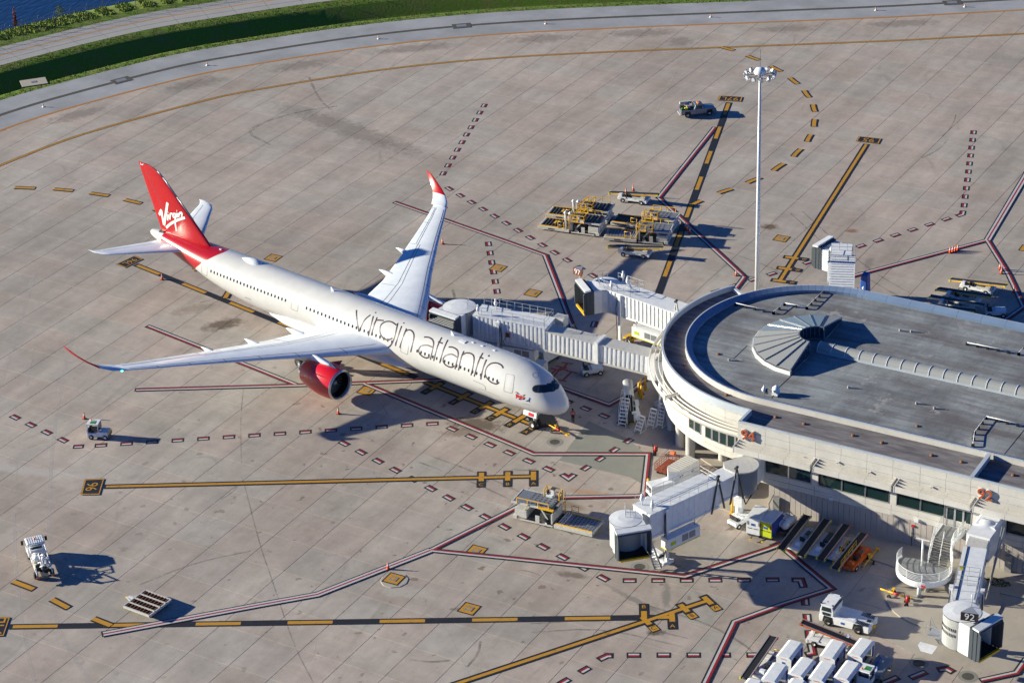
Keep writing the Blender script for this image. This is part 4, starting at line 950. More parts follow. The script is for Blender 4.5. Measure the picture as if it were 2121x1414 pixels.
q = MB(); q.box((0, 0, .25), (.3, .3, .5), 'white_paint'); q.tube((0, 0, .5), (0, 0, 1.0), .05, 'galv'); q.lathe([(.16, .9), (.2, 1.05), (0, 1.3)], (0, 0, 0), 'white_paint', 12); q.build('roof_antenna', ter, loc=RZ(1788, 612, 9.63))
def conduit(px):
    P = [Vector(RZ(x_, y_, 9.63)) for x_, y_ in px]; b = MB(); b.path([p+Vector((0, 0, .38)) for p in P], .045, 'white_paint', 6); o = b.build('conduit_run', ter)
    for p, q_ in zip(P, P[1:]):
        n = max(1, int((q_-p).length/1.15))
        for k in range(n+1):
            c = p.lerp(q_, k/n); m_ = MB(); m_.box((c.x, c.y, .17+9.63), (.28, .28, .34), 'black'); m_.build('rubber_block', o)
conduit([(1505, 629), (1602, 651), (1625, 633), (1671, 641), (1713, 600)])
conduit([(2015, 925), (2018, 900), (2042, 868), (2130, 888)]); conduit([(2003, 715), (2110, 736), (2122, 722)])
# lightning wires
b = MB()
for P in ([(1547, 716), (1520, 742), (1487, 733)], [(1645, 772), (1610, 805), (1598, 825)], [(2080, 940), (2121, 890)]): b.path([Vector(RZ(*p, 9.66)) for p in P], .03, 'black', 5)
b.build('roof_cable', ter)
# weeds by the wall
for k, (px, py, w, lab) in enumerate([(1862, 1112, 1.3, 'largest dark green weed bush against the terminal wall'), (1778, 1093, .6, 'low weed strip between the second and third belt loaders at the wall'), (1742, 1087, .5, 'flat weed tuft at the wall behind the belt loaders'), (2065, 1208, 1.5, 'spreading weed on the pavement right of the gate bridge')]):
    g = G(px, py); t = thing('weed_bush', lab, 'weed', (g.x, g.y, .13), 0.0, 'weeds by the terminal wall'); rr = random.Random(k+40); b = MB()
    for _ in range(240):
        a = rr.uniform(0, 6.28); r_ = w*math.sqrt(rr.random()); c = Vector((math.cos(a)*r_, math.sin(a)*r_*.5, rr.uniform(0, .55)*(1-r_/w*.7))); e = Vector((rr.uniform(-1, 1), rr.uniform(-1, 1), rr.uniform(0, 1)))*.13; gg = e.orthogonal().normalized()*.05
        b.face([c-e, c+gg, c+e, c-gg], 'weed')
    b.build('foliage', t, merge=False)
# ---- light mast
mast = thing('light_mast', 'tall white floodlight mast with a ring of lamps beside the round roof', 'light mast', (*G(1567.6, 640).to_2d(), 0))
b = MB(); b.tube((0, 0, 0), (0, 0, 32.5), .34, 'white_paint', 20, .15); b.build('pole', mast)
b = MB(); b.box((0, 0, .1), (1.4, 1.4, .2), 'beige_pad'); b.build('base', mast)
HZ = 32.6
b = MB(); b.lathe([(.75, HZ+.1), (.8, HZ+.35), (.55, HZ+.75), (0, HZ+.95)], (0, 0, 0), 'white_paint', 16); b.build('hood', mast)
b = MB(); b.tube((0, 0, HZ+.9), (0, 0, HZ+3.2), .03, 'steel_dark', 5); b.build('lightning_rod', mast)
b = MB()
for k in range(10):
    t = 2*math.pi*k/10; b.beam((0, 0, HZ), (1.9*math.cos(t), 1.9*math.sin(t), HZ), .08, .08, 'grey_metal')
b.path([(1.6*math.cos(2*math.pi*k/20), 1.6*math.sin(2*math.pi*k/20), HZ) for k in range(20)], .05, 'grey_metal', 6, True); b.build('lamp_ring', mast)
q = MB(); q.box((0, 0, .1), (.5, .55, .45), 'white_paint', top=(.7, .8)); q.lathe([(.33, -.25), (.28, -.1)], (0, 0, 0), 'alu', 12); q.box((0, 0, .4), (.2, .3, .2), 'grey_metal'); lm = q.mesh('floodlight')
for k in range(12): t = 2*math.pi*k/12; inst('floodlight', lm, mast, (1.85*math.cos(t), 1.85*math.sin(t), HZ-.1), (0, .35, t), (.82, .82, .82))
# ================================================================ AIRLINER  (local x runs aft, +y is the near wing)
def mat_livery():
    m, nt, b = _new('livery_white'); b.inputs['Roughness'].default_value = 0.27; b.inputs['Coat Weight'].default_value = 0.5; b.inputs['Coat Roughness'].default_value = 0.06
    tc = nt.nodes.new('ShaderNodeTexCoord'); sx = nt.nodes.new('ShaderNodeSeparateXYZ'); nt.links.new(tc.outputs['Object'], sx.inputs[0])
    # red tail: boundary leans aft towards the belly, a white cone behind it
    e = mth(nt, 'SUBTRACT', sx.outputs[0], mth(nt, 'ADD', 57.55, mth(nt, 'MULTIPLY', mth(nt, 'POWER', mth(nt, 'MAXIMUM', mth(nt, 'SUBTRACT', 8.5, sx.outputs[2]), 0.0), 0.8), 1.75)))
    red = mth(nt, 'MULTIPLY', mth(nt, 'GREATER_THAN', e, 0.0), mth(nt, 'LESS_THAN', sx.outputs[0], 69.2))
    n1 = N(nt, 'ShaderNodeTexNoise', i_Scale=0.7, i_Detail=6.0); nt.links.new(tc.outputs['Object'], n1.inputs['Vector'])
    w = mix(nt, ramp(nt, n1.outputs[0], [(0.35, 0.0), (0.7, 1.0)]), (0.58, 0.59, 0.60), (0.63, 0.64, 0.655))
    # frame joints read as faint lines
    fr = mth(nt, 'FRACT', mth(nt, 'DIVIDE', sx.outputs[0], 5.3)); ln = mth(nt, 'LESS_THAN', fr, 0.008)
    w = mix(nt, mth(nt, 'MULTIPLY', ln, 0.25), w, (0.45, 0.45, 0.46))
    nt.links.new(mix(nt, red, w, (0.42, 0.005, 0.012)), b.inputs['Base Color']); MATS['livery_white'] = m
mat_livery()
plain('tail_red', (0.46, 0.004, 0.010), 0.3, coat=0.4, scale=0.4); plain('nacelle_red', (0.66, 0.008, 0.022), 0.3, 0.0, coat=0.5, scale=0.4)
plain('wing_white', (0.72, 0.78, 0.87), 0.3, coat=0.3, wear=0.04, wcol=(0.5, 0.5, 0.5), scale=0.5)
plain('letter_purple', (0.045, 0.022, 0.04), 0.45); plain('panel_line', (0.10, 0.10, 0.12), 0.6); plain('win_dark', (0.03, 0.035, 0.045), 0.15); plain('fan_dark', (0.010, 0.010, 0.012), 0.5, 0.4)
plain('flag_blue', (0.02, 0.03, 0.14), 0.4); plain('pure_white', (0.80, 0.80, 0.80), 0.4)
AP = Vector((14.033, 38.884, 0)); AH = 2.95962708
air = thing('airliner', 'long white twin-engine airliner with a red tail nosed in to the terminal', 'airplane', AP, AH)
AM = Matrix.Translation(AP) @ Matrix.Rotation(AH, 4, 'Z'); AI = AM.inverted()
FS = [(0,.03,4.38,4.32),(.12,.42,4.72,3.98),(.35,.78,5.02,3.70),(.8,1.22,5.45,3.38),(1.4,1.62,5.98,3.12),(2.1,1.96,6.62,2.93),(2.9,2.24,7.20,2.78),(3.8,2.46,7.66,2.67),(5,2.68,8.04,2.56),(6.5,2.86,8.32,2.48),(8.5,2.96,8.47,2.43),(11,2.98,8.50,2.42),(20,2.98,8.50,2.42),(30,2.98,8.50,2.42),(40,2.98,8.50,2.42),(47,2.98,8.50,2.42),(50.5,2.96,8.50,2.52),(53.5,2.90,8.50,2.80),(56.5,2.78,8.50,3.28),(59.5,2.56,8.48,3.92),(62.5,2.24,8.45,4.62),(65,1.88,8.40,5.20),(67.5,1.44,8.30,5.80),(69.5,1.04,8.15,6.30),(71,.72,7.98,6.68),(71.9,.46,7.84,6.98),(72.25,.20,7.66,7.24)]
def fsec(a, hw, zt, zb, n=56, grow=0.0):
    cz, hz = (zt+zb)/2, (zt-zb)/2; return [(a, (hw+grow)*math.sin(2*math.pi*k/n), cz+(hz+grow)*math.cos(2*math.pi*k/n)) for k in range(n)]
def cr(p0, p1, p2, p3, t): return 0.5*(2*p1+(p2-p0)*t+(2*p0-5*p1+4*p2-p3)*t*t+(3*p1-p0-3*p2+p3)*t**3)
secs = []
for i in range(len(FS)-1):
    q0, q1, q2, q3 = FS[max(i-1, 0)], FS[i], FS[i+1], FS[min(i+2, len(FS)-1)]
    for t in (0, .5): secs.append(fsec(q1[0]+(q2[0]-q1[0])*t, *[cr(q0[k], q1[k], q2[k], q3[k], t) if (3 < i < 24 or i == 2 or i == 3) else q1[k]+(q2[k]-q1[k])*t for k in (1, 2, 3)]))
secs.append(fsec(*FS[-1]))
fb = MB(); fb.loft(secs, 'livery_white', cap0=True, cap1=True); fus = fb.build('fuselage', air)
def bvh_of(o):
    me = o.data; return BVHTree.FromPolygons([v.co for v in me.vertices], [tuple(p.vertices) for p in me.polygons])
BF = bvh_of(fus)
def hit(bv, px, py, mat=AI):
    o = mat @ CAM; d = (mat.to_3x3() @ ray(px, py)).normalized(); h = bv.ray_cast(o, d)
    return (h[0], h[1]) if h[0] is not None else (None, None)
def stroke(b, P, w, m, lift=.012, bv=None, closed=False):
    """ribbon of width w along surface points [(co, normal)]"""
    n = len(P); A, B = [], []
    for i in range(n):
        t = (P[(i+1) % n if closed else min(i+1, n-1)][0]-P[(i-1) % n if closed else max(i-1, 0)][0]).normalized(); nn = P[i][1]; s_ = t.cross(nn).normalized()*w/2; c = P[i][0]+nn*lift
        a_, c_ = c+s_, c-s_
        if bv is not None:
            for L_, v in ((A, a_), (B, c_)):
                h = bv.find_nearest(v); L_.append(h[0]+h[1]*lift)
        else: A.append(a_); B.append(c_)
    for i in range(n if closed else n-1): j = (i+1) % n; b.face([A[i], A[j], B[j], B[i]], m)
def pxline(bv, pts, step=2.0, curve=True):
    out = []; Q = []
    V = [Vector(p) for p in pts]
    for i in range(len(V)-1):
        a, c = V[i], V[i+1]; n = max(1, int((c-a).length/step)); p0, p3 = V[max(i-1, 0)], V[min(i+2, len(V)-1)]
        for k in range(n):
            t = k/n; Q.append(Vector((cr(p0.x, a.x, c.x, p3.x, t), cr(p0.y, a.y, c.y, p3.y, t))) if curve else a.lerp(c, t))
    Q.append(V[-1])
    for p in Q:
        h, nn = hit(bv, p.x, p.y)
        if h is not None: out.append((h, nn))
    return out
from mathutils.geometry import delaunay_2d_cdt
def inpoly(p, P):
    c = False; j = len(P)-1
    for i in range(len(P)):
        if (P[i][1] > p[1]) != (P[j][1] > p[1]) and p[0] < (P[j][0]-P[i][0])*(p[1]-P[i][1])/(P[j][1]-P[i][1])+P[i][0]: c = not c
        j = i
    return c
def patch(b, bv, poly, m, lift=.010, step=1.6, mirror=False):
    P = []
    for i in range(len(poly)):
        a, c = Vector(poly[i]), Vector(poly[(i+1) % len(poly)]); n = max(1, int((c-a).length/step))
        P += [a.lerp(c, k/n) for k in range(n)]
    nb_ = len(P); xs = [p.x for p in P]; ys = [p.y for p in P]; I = []
    x = min(xs)
    while x < max(xs):
        y = min(ys)
        while y < max(ys):
            if inpoly((x, y), P) and min((Vector((x, y))-p).length for p in P) > step*.45: I.append(Vector((x, y)))
            y += step
        x += step
    r = delaunay_2d_cdt(P+I, [], [list(range(nb_))], 1, 1e-5); H = []
    for v in r[0]: h, nn = hit(bv, v.x, v.y); H.append(None if h is None else h+nn*lift)
    for f in r[2]:
        if all(H[i] is not None for i in f):
            b.face([H[i] for i in f], m, True)
            if mirror: b.face([Vector((H[i].x, -H[i].y, H[i].z)) for i in reversed(f)], m, True)
# belly fairing
BFp = [(22.5,.9,2.55,3.4),(24.5,2.2,2.3,4.0),(27,2.9,2.02,4.5),(30,3.12,1.88,4.75),(38,3.2,1.85,4.8),(42,3.12,1.95,4.7),(45,2.75,2.1,4.3),(48,1.9,2.35,3.7),(50.5,.6,2.5,3.0)]
b = MB(); b.loft([fsec(a, hw, zt, zb, 32) for a, hw, zb, zt in BFp], 'wing_white', cap0=True, cap1=True); b.build('belly_fairing', air)
# wings
def foil(a0, a1, y, zl, zt_, th, n=11):
    """closed section: upper from trailing to leading edge, then lower"""
    U, Lw = [], []
    for k in range(n):
        u = (1-math.cos(math.pi*k/(n-1)))/2; t = th*5*(.2969*math.sqrt(u)-.126*u-.3516*u*u+.2843*u**3-.1036*u**4)*(a1-a0)
        zz = zl+(zt_-zl)*u+.012*(a1-a0)*math.sin(math.pi*u); a = a0+(a1-a0)*u; U.append((a, y, zz+t)); Lw.append((a, y, zz-t))
    return list(reversed(U))+Lw[1:-1]
WS = [(2.2,24.8,38.6,4.75,.145),(4,26.2,38.5,4.9,.135),(6.5,28.2,38.7,5.15,.12),(10.5,31.35,39.5,5.55,.105),(14.6,34.6,41.05,5.96,.10),(18.4,37.35,42.6,6.34,.10),(22.2,40.1,44.15,6.72,.10),(26,42.7,45.75,7.10,.10),(28.9,44.75,47.15,7.40,.10)]
def winglet_secs(sg):
    W = [(28.9,44.75,47.55,7.40),(30.1,45.65,48.35,7.62),(31.0,46.75,49.15,8.02),(31.6,47.95,49.95,8.55),(32.05,49.3,50.75,9.2),(32.35,50.45,51.3,9.85),(32.42,51.2,51.5,10.15)]
    out = []
    for i, (y, a0, a1, z) in enumerate(W):
        tilt = [0, .25, .55, .85, 1.05, 1.15, 1.2][i]; S_ = []
        for (a, _, zz) in foil(a0, a1, 0, 0, 0, .10, 9): S_.append((a, sg*(y-zz*math.sin(tilt)), z+zz*math.cos(tilt)))
        out.append(S_)
    return out
wings = []
for sg in (1, -1):
    b = MB(); b.loft([foil(a0, a1, sg*y, z+.035*(a1-a0)*.5, z-.035*(a1-a0)*.5, th) for (y, a0, a1, z, th) in WS], 'wing_white', cap0=True, cap1=True)
    w = b.build('wing', air, merge=False); wings.append(w); BW = bvh_of(w)
    ws = winglet_secs(sg); b = MB(); b.loft(ws[:3], 'wing_white', cap0=True); b.loft(ws[2:], 'tail_red' , cap1=True); b.build('winglet', w, merge=False)
    def top(y, u):
        L = [(s[0], s[1]+(s[2]-s[1])*u) for s in WS]
        for (y0, a0), (y1, a1) in zip(L, L[1:]):
            if y0 <= y <= y1: a = a0+(a1-a0)*(y-y0)/(y1-y0); break
        h = BW.ray_cast(Vector((a, sg*y, 20)), Vector((0, 0, -1))); return (h[0], h[1]) if h[0] is not None else None
    def wl_(P, wd=.055):
        out = []
        for (y0, u0), (y1, u1) in zip(P, P[1:]):
            for k in range(9): t = k/8; h = top(y0+(y1-y0)*t, u0+(u1-u0)*t); out += [h] if h else []
        if len(out) > 1: stroke(b, out, wd, 'panel_line', .012)
    b = MB()
    wl_([(3.6, .12), (10.5, .13), (28.3, .17)]); wl_([(3.6, .69), (10.5, .66), (19, .68), (28.2, .70)], .07); wl_([(3.6, .60), (10.5, .58), (19.5, .60)]); wl_([(19.6, .76), (28.2, .78)])
    for y in (9.7, 19.4, 24.6, 28.2): wl_([(y, .66), (y+.05, .985)])
    for y in (7.2, 11.8, 15.4, 18.9, 22.4, 25.6): wl_([(y, .01), (y, .14)])
    b.build('panel_seams', w, merge=False)
    for y, s_ in ((6.2, 1.15), (12.2, 1.0), (17.6, .9)):
        i = [k for k in range(len(WS)-1) if WS[k][0] <= y <= WS[k+1][0]][0]; t = (y-WS[i][0])/(WS[i+1][0]-WS[i][0]); te = WS[i][2]+(WS[i+1][2]-WS[i][2])*t; z = WS[i][3]+(WS[i+1][3]-WS[i][3])*t
        f = MB(); f.loft([[(te+x*s_, sg*y+r_*.42*s_*math.sin(2*math.pi*k/12), z-.30+dz+r_*.5*s_*math.cos(2*math.pi*k/12)) for k in range(12)] for x, r_, dz in ((-3.2, .1, .0), (-2.2, .8, -.18), (-.8, 1.0, -.15), (.4, .75, .05), (1.25, .32, .18), (1.7, .04, .22))], 'wing_white', cap0=True, cap1=True); f.build('flap_fairing', w)
    # engine
    ex, ey, ez = 27.1, sg*10.35, 3.02
    en = bpy.data.objects.new('engine', None); COL.objects.link(en); en.parent = air; en.location = (ex, ey, ez); en.rotation_euler = (0, R(-2), -sg*R(1.5))
    b = MB(); b.lathe([(1.93, .28), (2.04, .8), (2.13, 1.6), (2.15, 2.5), (2.06, 3.6), (1.86, 4.7), (1.58, 5.7)], (0, 0, 0), 'nacelle_red', 48, 'X'); b.build('nacelle', en)
    b = MB(); b.lathe([(1.62, .45), (1.68, .15), (1.76, 0), (1.86, .04), (1.93, .28)], (0, 0, 0), 'alu', 48, 'X'); b.build('intake_lip', en)
    b = MB(); b.lathe([(1.62, .45), (1.58, 1.1), (1.60, 1.9)], (0, 0, 0), 'fan_dark', 40, 'X'); b.lathe([(1.60, 1.5), (.4, 1.5)], (0, 0, 0), 'fan_dark', 40, 'X'); b.build('intake_duct', en)
    b = MB(); b.lathe([(.42, 1.5), (.30, 1.1), (0, .75)], (0, 0, 0), 'grey_metal', 20, 'X'); b.build('spinner', en)
    b = MB()
    for k in range(22):
        t = 2*math.pi*k/22; c, s_ = math.cos(t), math.sin(t); c2, s2 = math.cos(t+.22), math.sin(t+.22); b.face([(1.42, .4*c, .4*s_), (1.32, 1.57*c, 1.57*s_), (1.48, 1.57*c2, 1.57*s2), (1.5, .4*c2, .4*s2)], 'steel_dark')
    b.build('fan_blades', en)
    b = MB(); b.lathe([(1.58, 5.7), (1.50, 5.6), (1.15, 5.4), (1.08, 5.6), (.88, 6.6), (.80, 6.6), (.7, 6.0)], (0, 0, 0), 'grey_metal', 32, 'X'); b.lathe([(.62, 6.2), (.42, 6.9), (.05, 7.7)], (0, 0, 0), 'steel_dark', 24, 'X'); b.build('exhaust', en)
    b = MB()
    for k, w_ in ((1, .16),): 
        b.face([(2.0, sg*1.72, 1.38), (3.3, sg*1.60, 1.44), (2.2, sg*2.25, 1.75), (2.0, sg*2.3, 1.78)], 'nacelle_red'); b.face([(2.0, -sg*1.72, 1.38), (3.3, -sg*1.60, 1.44), (2.2, -sg*2.25, 1.75), (2.0, -sg*2.3, 1.78)], 'nacelle_red')
    b.build('strake', en)
    b = MB(); P0 = [(.9, 2.05), (2.0, 2.35), (4.6, 2.72), (7.5, 2.7), (10.5, 1.9), (8.0, 1.1), (5.9, 1.25), (3.6, 1.9)]
    n = len(P0)
    for s_ in (1, -1): b.face([(x, s_*(.06 if i == 0 else .30), z) for i, (x, z) in enumerate(P0)], 'wing_white', True)
    for i in range(n): j = (i+1) % n; wi, wj = (.06 if i == 0 else .30), (.06 if j == 0 else .30); b.face([(P0[i][0], -wi, P0[i][1]), (P0[i][0], wi, P0[i][1]), (P0[j][0], wj, P0[j][1]), (P0[j][0], -wj, P0[j][1])], 'wing_white', True)
    b.build('pylon', en)
    # nav light
    b = MB(); b.lathe([(.10, -.1), (.10, .1), (0, .16)], (45.0, sg*29.2, 7.42), 'nav_green' if sg > 0 else 'red', 8, 'Y'); b.build('navigation_light', w)
    # tailplane
    HT = [(.8, 63.6, 69.8, 7.15), (2.6, 64.9, 70.1, 7.38), (6, 67.5, 71.3, 7.72), (9.0, 69.8, 72.35, 8.02), (9.7, 70.6, 73.0, 8.09), (10.0, 71.9, 73.5, 8.12)]
    b = MB(); b.loft([foil(a0, a1, sg*y, z, z, .09, 9) for y, a0, a1, z in HT], 'wing_white', cap0=True, cap1=True); tp = b.build('tailplane', air, merge=False)
    BT = bvh_of(tp); b = MB(); P = []
    for k in range(14):
        y = 2.6+6.4*k/13; a = 64.9+(69.8-64.9)*(y-2.6)/6.4; a1 = 70.1+(72.35-70.1)*(y-2.6)/6.4; h = BT.ray_cast(Vector((a+(a1-a)*.72, sg*y, 20)), Vector((0, 0, -1)))
        if h[0]: P.append((h[0], h[1]))
    stroke(b, P, .06, 'panel_line'); b.build('elevator_seam', tp, merge=False)
    # main gear
    gr = bpy.data.objects.new('main_gear', None); COL.objects.link(gr); gr.parent = air; gr.location = (37.4, sg*5.35, 0)
    b = MB(); b.tube((0, 0, .9), (-.3, -sg*.3, 4.6), .22, 'white_paint', 12, .28); b.tube((.0, 0, 1.3), (-2.0, -sg*.9, 4.3), .10, 'white_paint'); b.tube((0, 0, 1.2), (1.5, 0, 4.2), .09, 'white_paint'); b.beam((-1.6, 0, .72), (1.6, 0, .72), .26, .30, 'white_paint'); b.box((-.2, sg*.75, 3.0), (2.0, .06, 2.3), 'wing_white'); b.build('strut', gr)
    for wx in (-1.45, 0, 1.45):
        for wy in (-.72, .72):
            t = MB(); t.lathe([(.30, -.22), (.60, -.24), (.68, -.15), (.69, 0), (.68, .15), (.60, .24), (.30, .22)], (0, 0, 0), 'black_rubber', 22, 'Y'); wh = t.build('wheel', gr, loc=(wx, wy, .69))
            t = MB(); t.lathe([(.31, -.2), (.15, -.12), (0, -.12)], (0, 0, 0), 'alu', 16, 'Y'); t.lathe([(.31, .2), (.15, .12), (0, .12)], (0, 0, 0), 'alu', 16, 'Y'); ri = t.build('hub', None); ri.location = (wx, wy, .69); ri.parent = gr
# fin
FN = [(7.6, 59.6, 70.2, .36), (8.6, 60.55, 70.25, .42), (9.2, 61.1, 70.45, .40), (11.4, 63.4, 71.2, .36), (14, 66.2, 72.15, .30), (16.2, 68.6, 72.9, .22), (16.9, 69.6, 73.15, .16), (17.35, 71.0, 73.3, .09)]
b = MB()
def fsecz(z, a0, a1, hw, n=12):
    U, Lw = [], []
    for k in range(n):
        u = (1-math.cos(math.pi*k/(n-1)))/2; t = hw*math.sqrt(max(0, math.sin(math.pi*min(u*1.15, 1)**.75))) if u < .87 else hw*.75*(1-u)/.13*.6; U.append((a0+(a1-a0)*u, t, z)); Lw.append((a0+(a1-a0)*u, -t, z))
    return list(reversed(U))+Lw[1:-1]
b.loft([fsecz(*f) for f in FN], 'tail_red', cap1=True); fin = b.build('tail_fin', air, merge=False); BN = bvh_of(fin)
b = MB()
for k in range(1): pass
b.path([(a0-.01, 0, z) for z, a0, a1, hw in FN[3:7]], .10, 'grey_blue', 8); b.build('leading_edge', fin)
b = MB()
def zs(p): return (130+p[0]/4.9326, 320+p[1]/4.9326)
for pts_, w_ in ([(988, 618), (1008, 572), (1020, 640), (1036, 722)], .42), ([(1036, 722), (1052, 620), (1072, 492)], .46), ([(1080, 612), (1072, 672)], .30), ([(1074, 590), (1079, 592)], .30), ([(1102, 602), (1094, 664)], .28), ([(1098, 618), (1110, 602), (1122, 606)], .26), ([(1152, 612), (1140, 603), (1128, 618), (1132, 640), (1148, 636)], .26), ([(1156, 600), (1150, 690), (1163, 782)], .30), ([(1172, 597), (1166, 645)], .28), ([(1164, 575), (1169, 578)], .30), ([(1190, 600), (1184, 640)], .28), ([(1188, 610), (1208, 594), (1220, 604), (1214, 640)], .28), ([(1058, 748), (1110, 703), (1180, 668), (1250, 645)], .36):
    L = pxline(BN, [zs(p) for p in pts_], .8)
    if len(L) > 1: stroke(b, L, w_, 'pure_white', .03)
b.build('tail_lettering', fin, merge=False)
b = MB()
for pts_ in ([(795, 85), (797, 102), (806, 104)], [(806, 104), (820, 106)], [(822, 90), (820, 106)]):
    L = pxline(BN, [zs(p) for p in pts_], .5, False)
    if len(L) > 1: stroke(b, L, .10, 'pure_white', .02)
b.build('fin_letters', fin, merge=False)
b = MB(); L = pxline(BN, [zs((1115, 215)), zs((1150, 830))], 6, False)
# rudder hinge
P = []
for z in [8.8+.8*k for k in range(11)]:
    for (z0, a0, a1, _), (z1, c0, c1, _) in zip(FN, FN[1:]):
        if z0 <= z <= z1: t = (z-z0)/(z1-z0); a = (a0+(c0-a0)*t)*.3+(a1+(c1-a1)*t)*.7; h = BN.ray_cast(Vector((a, 8, z)), Vector((0, -1, 0))); P += [(h[0], h[1])] if h[0] else []
stroke(b, P, .05, 'panel_line', .012); b.build('rudder_seam', fin, merge=False)
# APU exhaust cone slot
b = MB(); b.lathe([(.26, 72.2), (.22, 72.32), (0, 72.3)], (0, 0, 7.45), 'steel_dark', 14, 'X'); b.build('exhaust_cone', air)
b = MB(); b.box((69.75, 0, 8.12), (.8, .9, .22), 'steel_dark', ry=.06); b.build('tail_slot', air)
# domes and aerials
b = MB(); b.loft([[(a, hw*math.sin(math.pi*k/10-math.pi/2), 8.42+h*math.cos(math.pi*k/10-math.pi/2)) for k in range(11)] for a, hw, h in ((50.9, .1, .02), (51.4, .5, .35), (52.1, .68, .48), (53.0, .62, .45), (53.9, .35, .28), (54.7, .05, .02))], 'wing_white', closed=False); b.build('satcom_radome', air)
for a, h in ((17.5, .55), (37.8, .55)): b = MB(); b.extr([(a, 8.42), (a+.55, 8.42), (a+.62, 8.42+h), (a+.42, 8.42+h)], -.03, .03, 'wing_white'); b.build('blade_aerial', air)
for a in (11.2, 13.1, 14.6, 58.6): b = MB(); b.box((a, 0, 8.52), (.35, .18, .12), 'wing_white'); b.build('crown_light', air)
b = MB(); b.box((15.8, .5, 8.50), (1.0, .45, .10), 'wing_white', rx=-.12); b.build('crown_panel', air)
# cabin windows
z_w = []
wq = MB(); wq.face([(.135*math.cos(2*math.pi*k/12), .215*math.sin(2*math.pi*k/12), 0) for k in range(12)], 'win_dark'); wm = wq.mesh('cabin_window')
def windows(p0, p1, n):
    h0, _ = hit(BF, *p0); h1, _ = hit(BF, *p1)
    for k in range(n):
        t = k/(n-1); a, z = h0.x+(h1.x-h0.x)*t, h0.z+(h1.z-h0.z)*t
        for sg in (1, -1):
            h = BF.ray_cast(Vector((a, 9*sg, z)), Vector((0, -sg, 0)))
            if h[0] is None: continue
            nn = h[1]; up = Vector((0, 0, 1)); up = (up-nn*up.dot(nn)).normalized(); xx = up.cross(nn); M = Matrix((xx, up, nn)).transposed().to_4x4(); M.translation = h[0]+nn*.009
            o = bpy.data.objects.new('cabin_window', wm); COL.objects.link(o); o.parent = air; o.matrix_local = M
windows((437, 561.5), (591.3, 621.9), 23); windows((635, 638), (820, 711), 24); windows((864, 726.8), (1029.7, 788.8), 21)
# doors
def z8(p): return (980+p[0]/7.07, 700+p[1]/7.07)
for nm, Q in (('cabin_door', [z8((480, 520)), z8((605, 545)), z8((575, 810)), z8((447, 775))]), ('cabin_door', [(833, 695.8), (848, 700.8), (844, 734.5), (829.5, 728)]), ('cabin_door', [(605.9, 608.6), (618.9, 613.1), (616.4, 645.2), (602.6, 639.4)]), ('cabin_door', [(417.6, 538.8), (430, 539.8), (428.6, 571.8), (418, 565.6)]), ('cargo_door', [(549, 640), (566, 645), (566, 655), (550, 649)])):
    C = sum((Vector(p) for p in Q), Vector((0, 0)))/4; b = MB(); patch(b, BF, [C+(Vector(p)-C)*.97 for p in Q], 'livery_white', .006, 3, True); d_ = b.build(nm, air, merge=False)
    b = MB(); E_ = []
    for i in range(4): a, c = Vector(Q[i]), Vector(Q[(i+1) % 4]); E_ += [a.lerp(c, .08), a.lerp(c, .92)]
    L = pxline(BF, [tuple(p) for p in E_]+[tuple(E_[0])], 3, False); stroke(b, L, .07 if nm == 'cabin_door' else .04, 'grey_metal', .014); 
    L2 = [(Vector((p.x, -p.y, p.z)), Vector((n_.x, -n_.y, n_.z))) for p, n_ in L]; stroke(b, L2, .07, 'grey_metal', .014); b.build('door_frame', d_, merge=False)
b = MB()
for Q in ([z8((0, 620)), z8((160, 690)), z8((185, 760))], [z8((960, 545)), z8((925, 585)), z8((880, 560)), z8((870, 535)), z8((905, 507)), z8((950, 520)), z8((960, 545))]): L = pxline(BF, Q, 2); stroke(b, L, .05, 'panel_line', .012)
b.build('access_seam', air, merge=False)
b = MB()
for k in range(12): L = pxline(BF, [z8((85+k*26, 735+k*10.5)), z8((97+k*26, 740+k*10.5))], 1, False); stroke(b, L, .09, 'grey_metal', .012) if len(L) > 1 else None
for k in range(6): L = pxline(BF, [(508+k*2.2, 615.0+k*.9), (509+k*2.2, 616.5+k*.9)], .7, False); stroke(b, L, .10, 'panel_line', .012) if len(L) > 1 else None
for k in range(5): L = pxline(BF, [z8((725+k*24, 955+k*6)), z8((737+k*24, 958+k*6))], 1, False); stroke(b, L, .07, 'grey_metal', .012) if len(L) > 1 else None
b.build('small_lettering', air, merge=False)
# lettering along the side
def z6(p): return (530+p[0]/3.994, 354+p[1]/3.994)
def z4(p): return (860+p[0]/5.892, 580+p[1]/5.892)
def letter(strokes, w=.185):
    b = MB()
    for s_ in strokes:
        L = pxline(BF, s_, 1.3)
        if len(L) > 1: stroke(b, L, w, 'letter_purple', .016, BF)
    b.build('letter', air, merge=False)
letter([[z6(p) for p in ((832, 1150), (834, 1215), (852, 1328))], [z6(p) for p in ((852, 1328), (898, 1235), (948, 1190))]])
letter([[z6(p) for p in ((972, 1200), (950, 1285), (930, 1362))], [z6((986, 1170)), z6((996, 1173))]])
letter([[z6(p) for p in ((1003, 1210), (975, 1285), (955, 1360))], [z6(p) for p in ((975, 1270), (1000, 1235), (1058, 1238))]])
letter([[(821, 673), (811, 666.5), (799, 666), (789, 673), (787, 686), (792, 698), (803, 703.5), (813, 700)], [(824, 669), (818, 695), (813, 709), (805, 718.5), (795, 718), (786, 709)]])
letter([[(832, 675), (825, 695), (819, 716)], [(835, 668.5), (837.5, 669.5)]])
letter([[(842, 680), (834, 700), (828, 720)], [(838, 688), (846, 683), (854, 686), (857.5, 695), (855, 710), (850.5, 729)]])
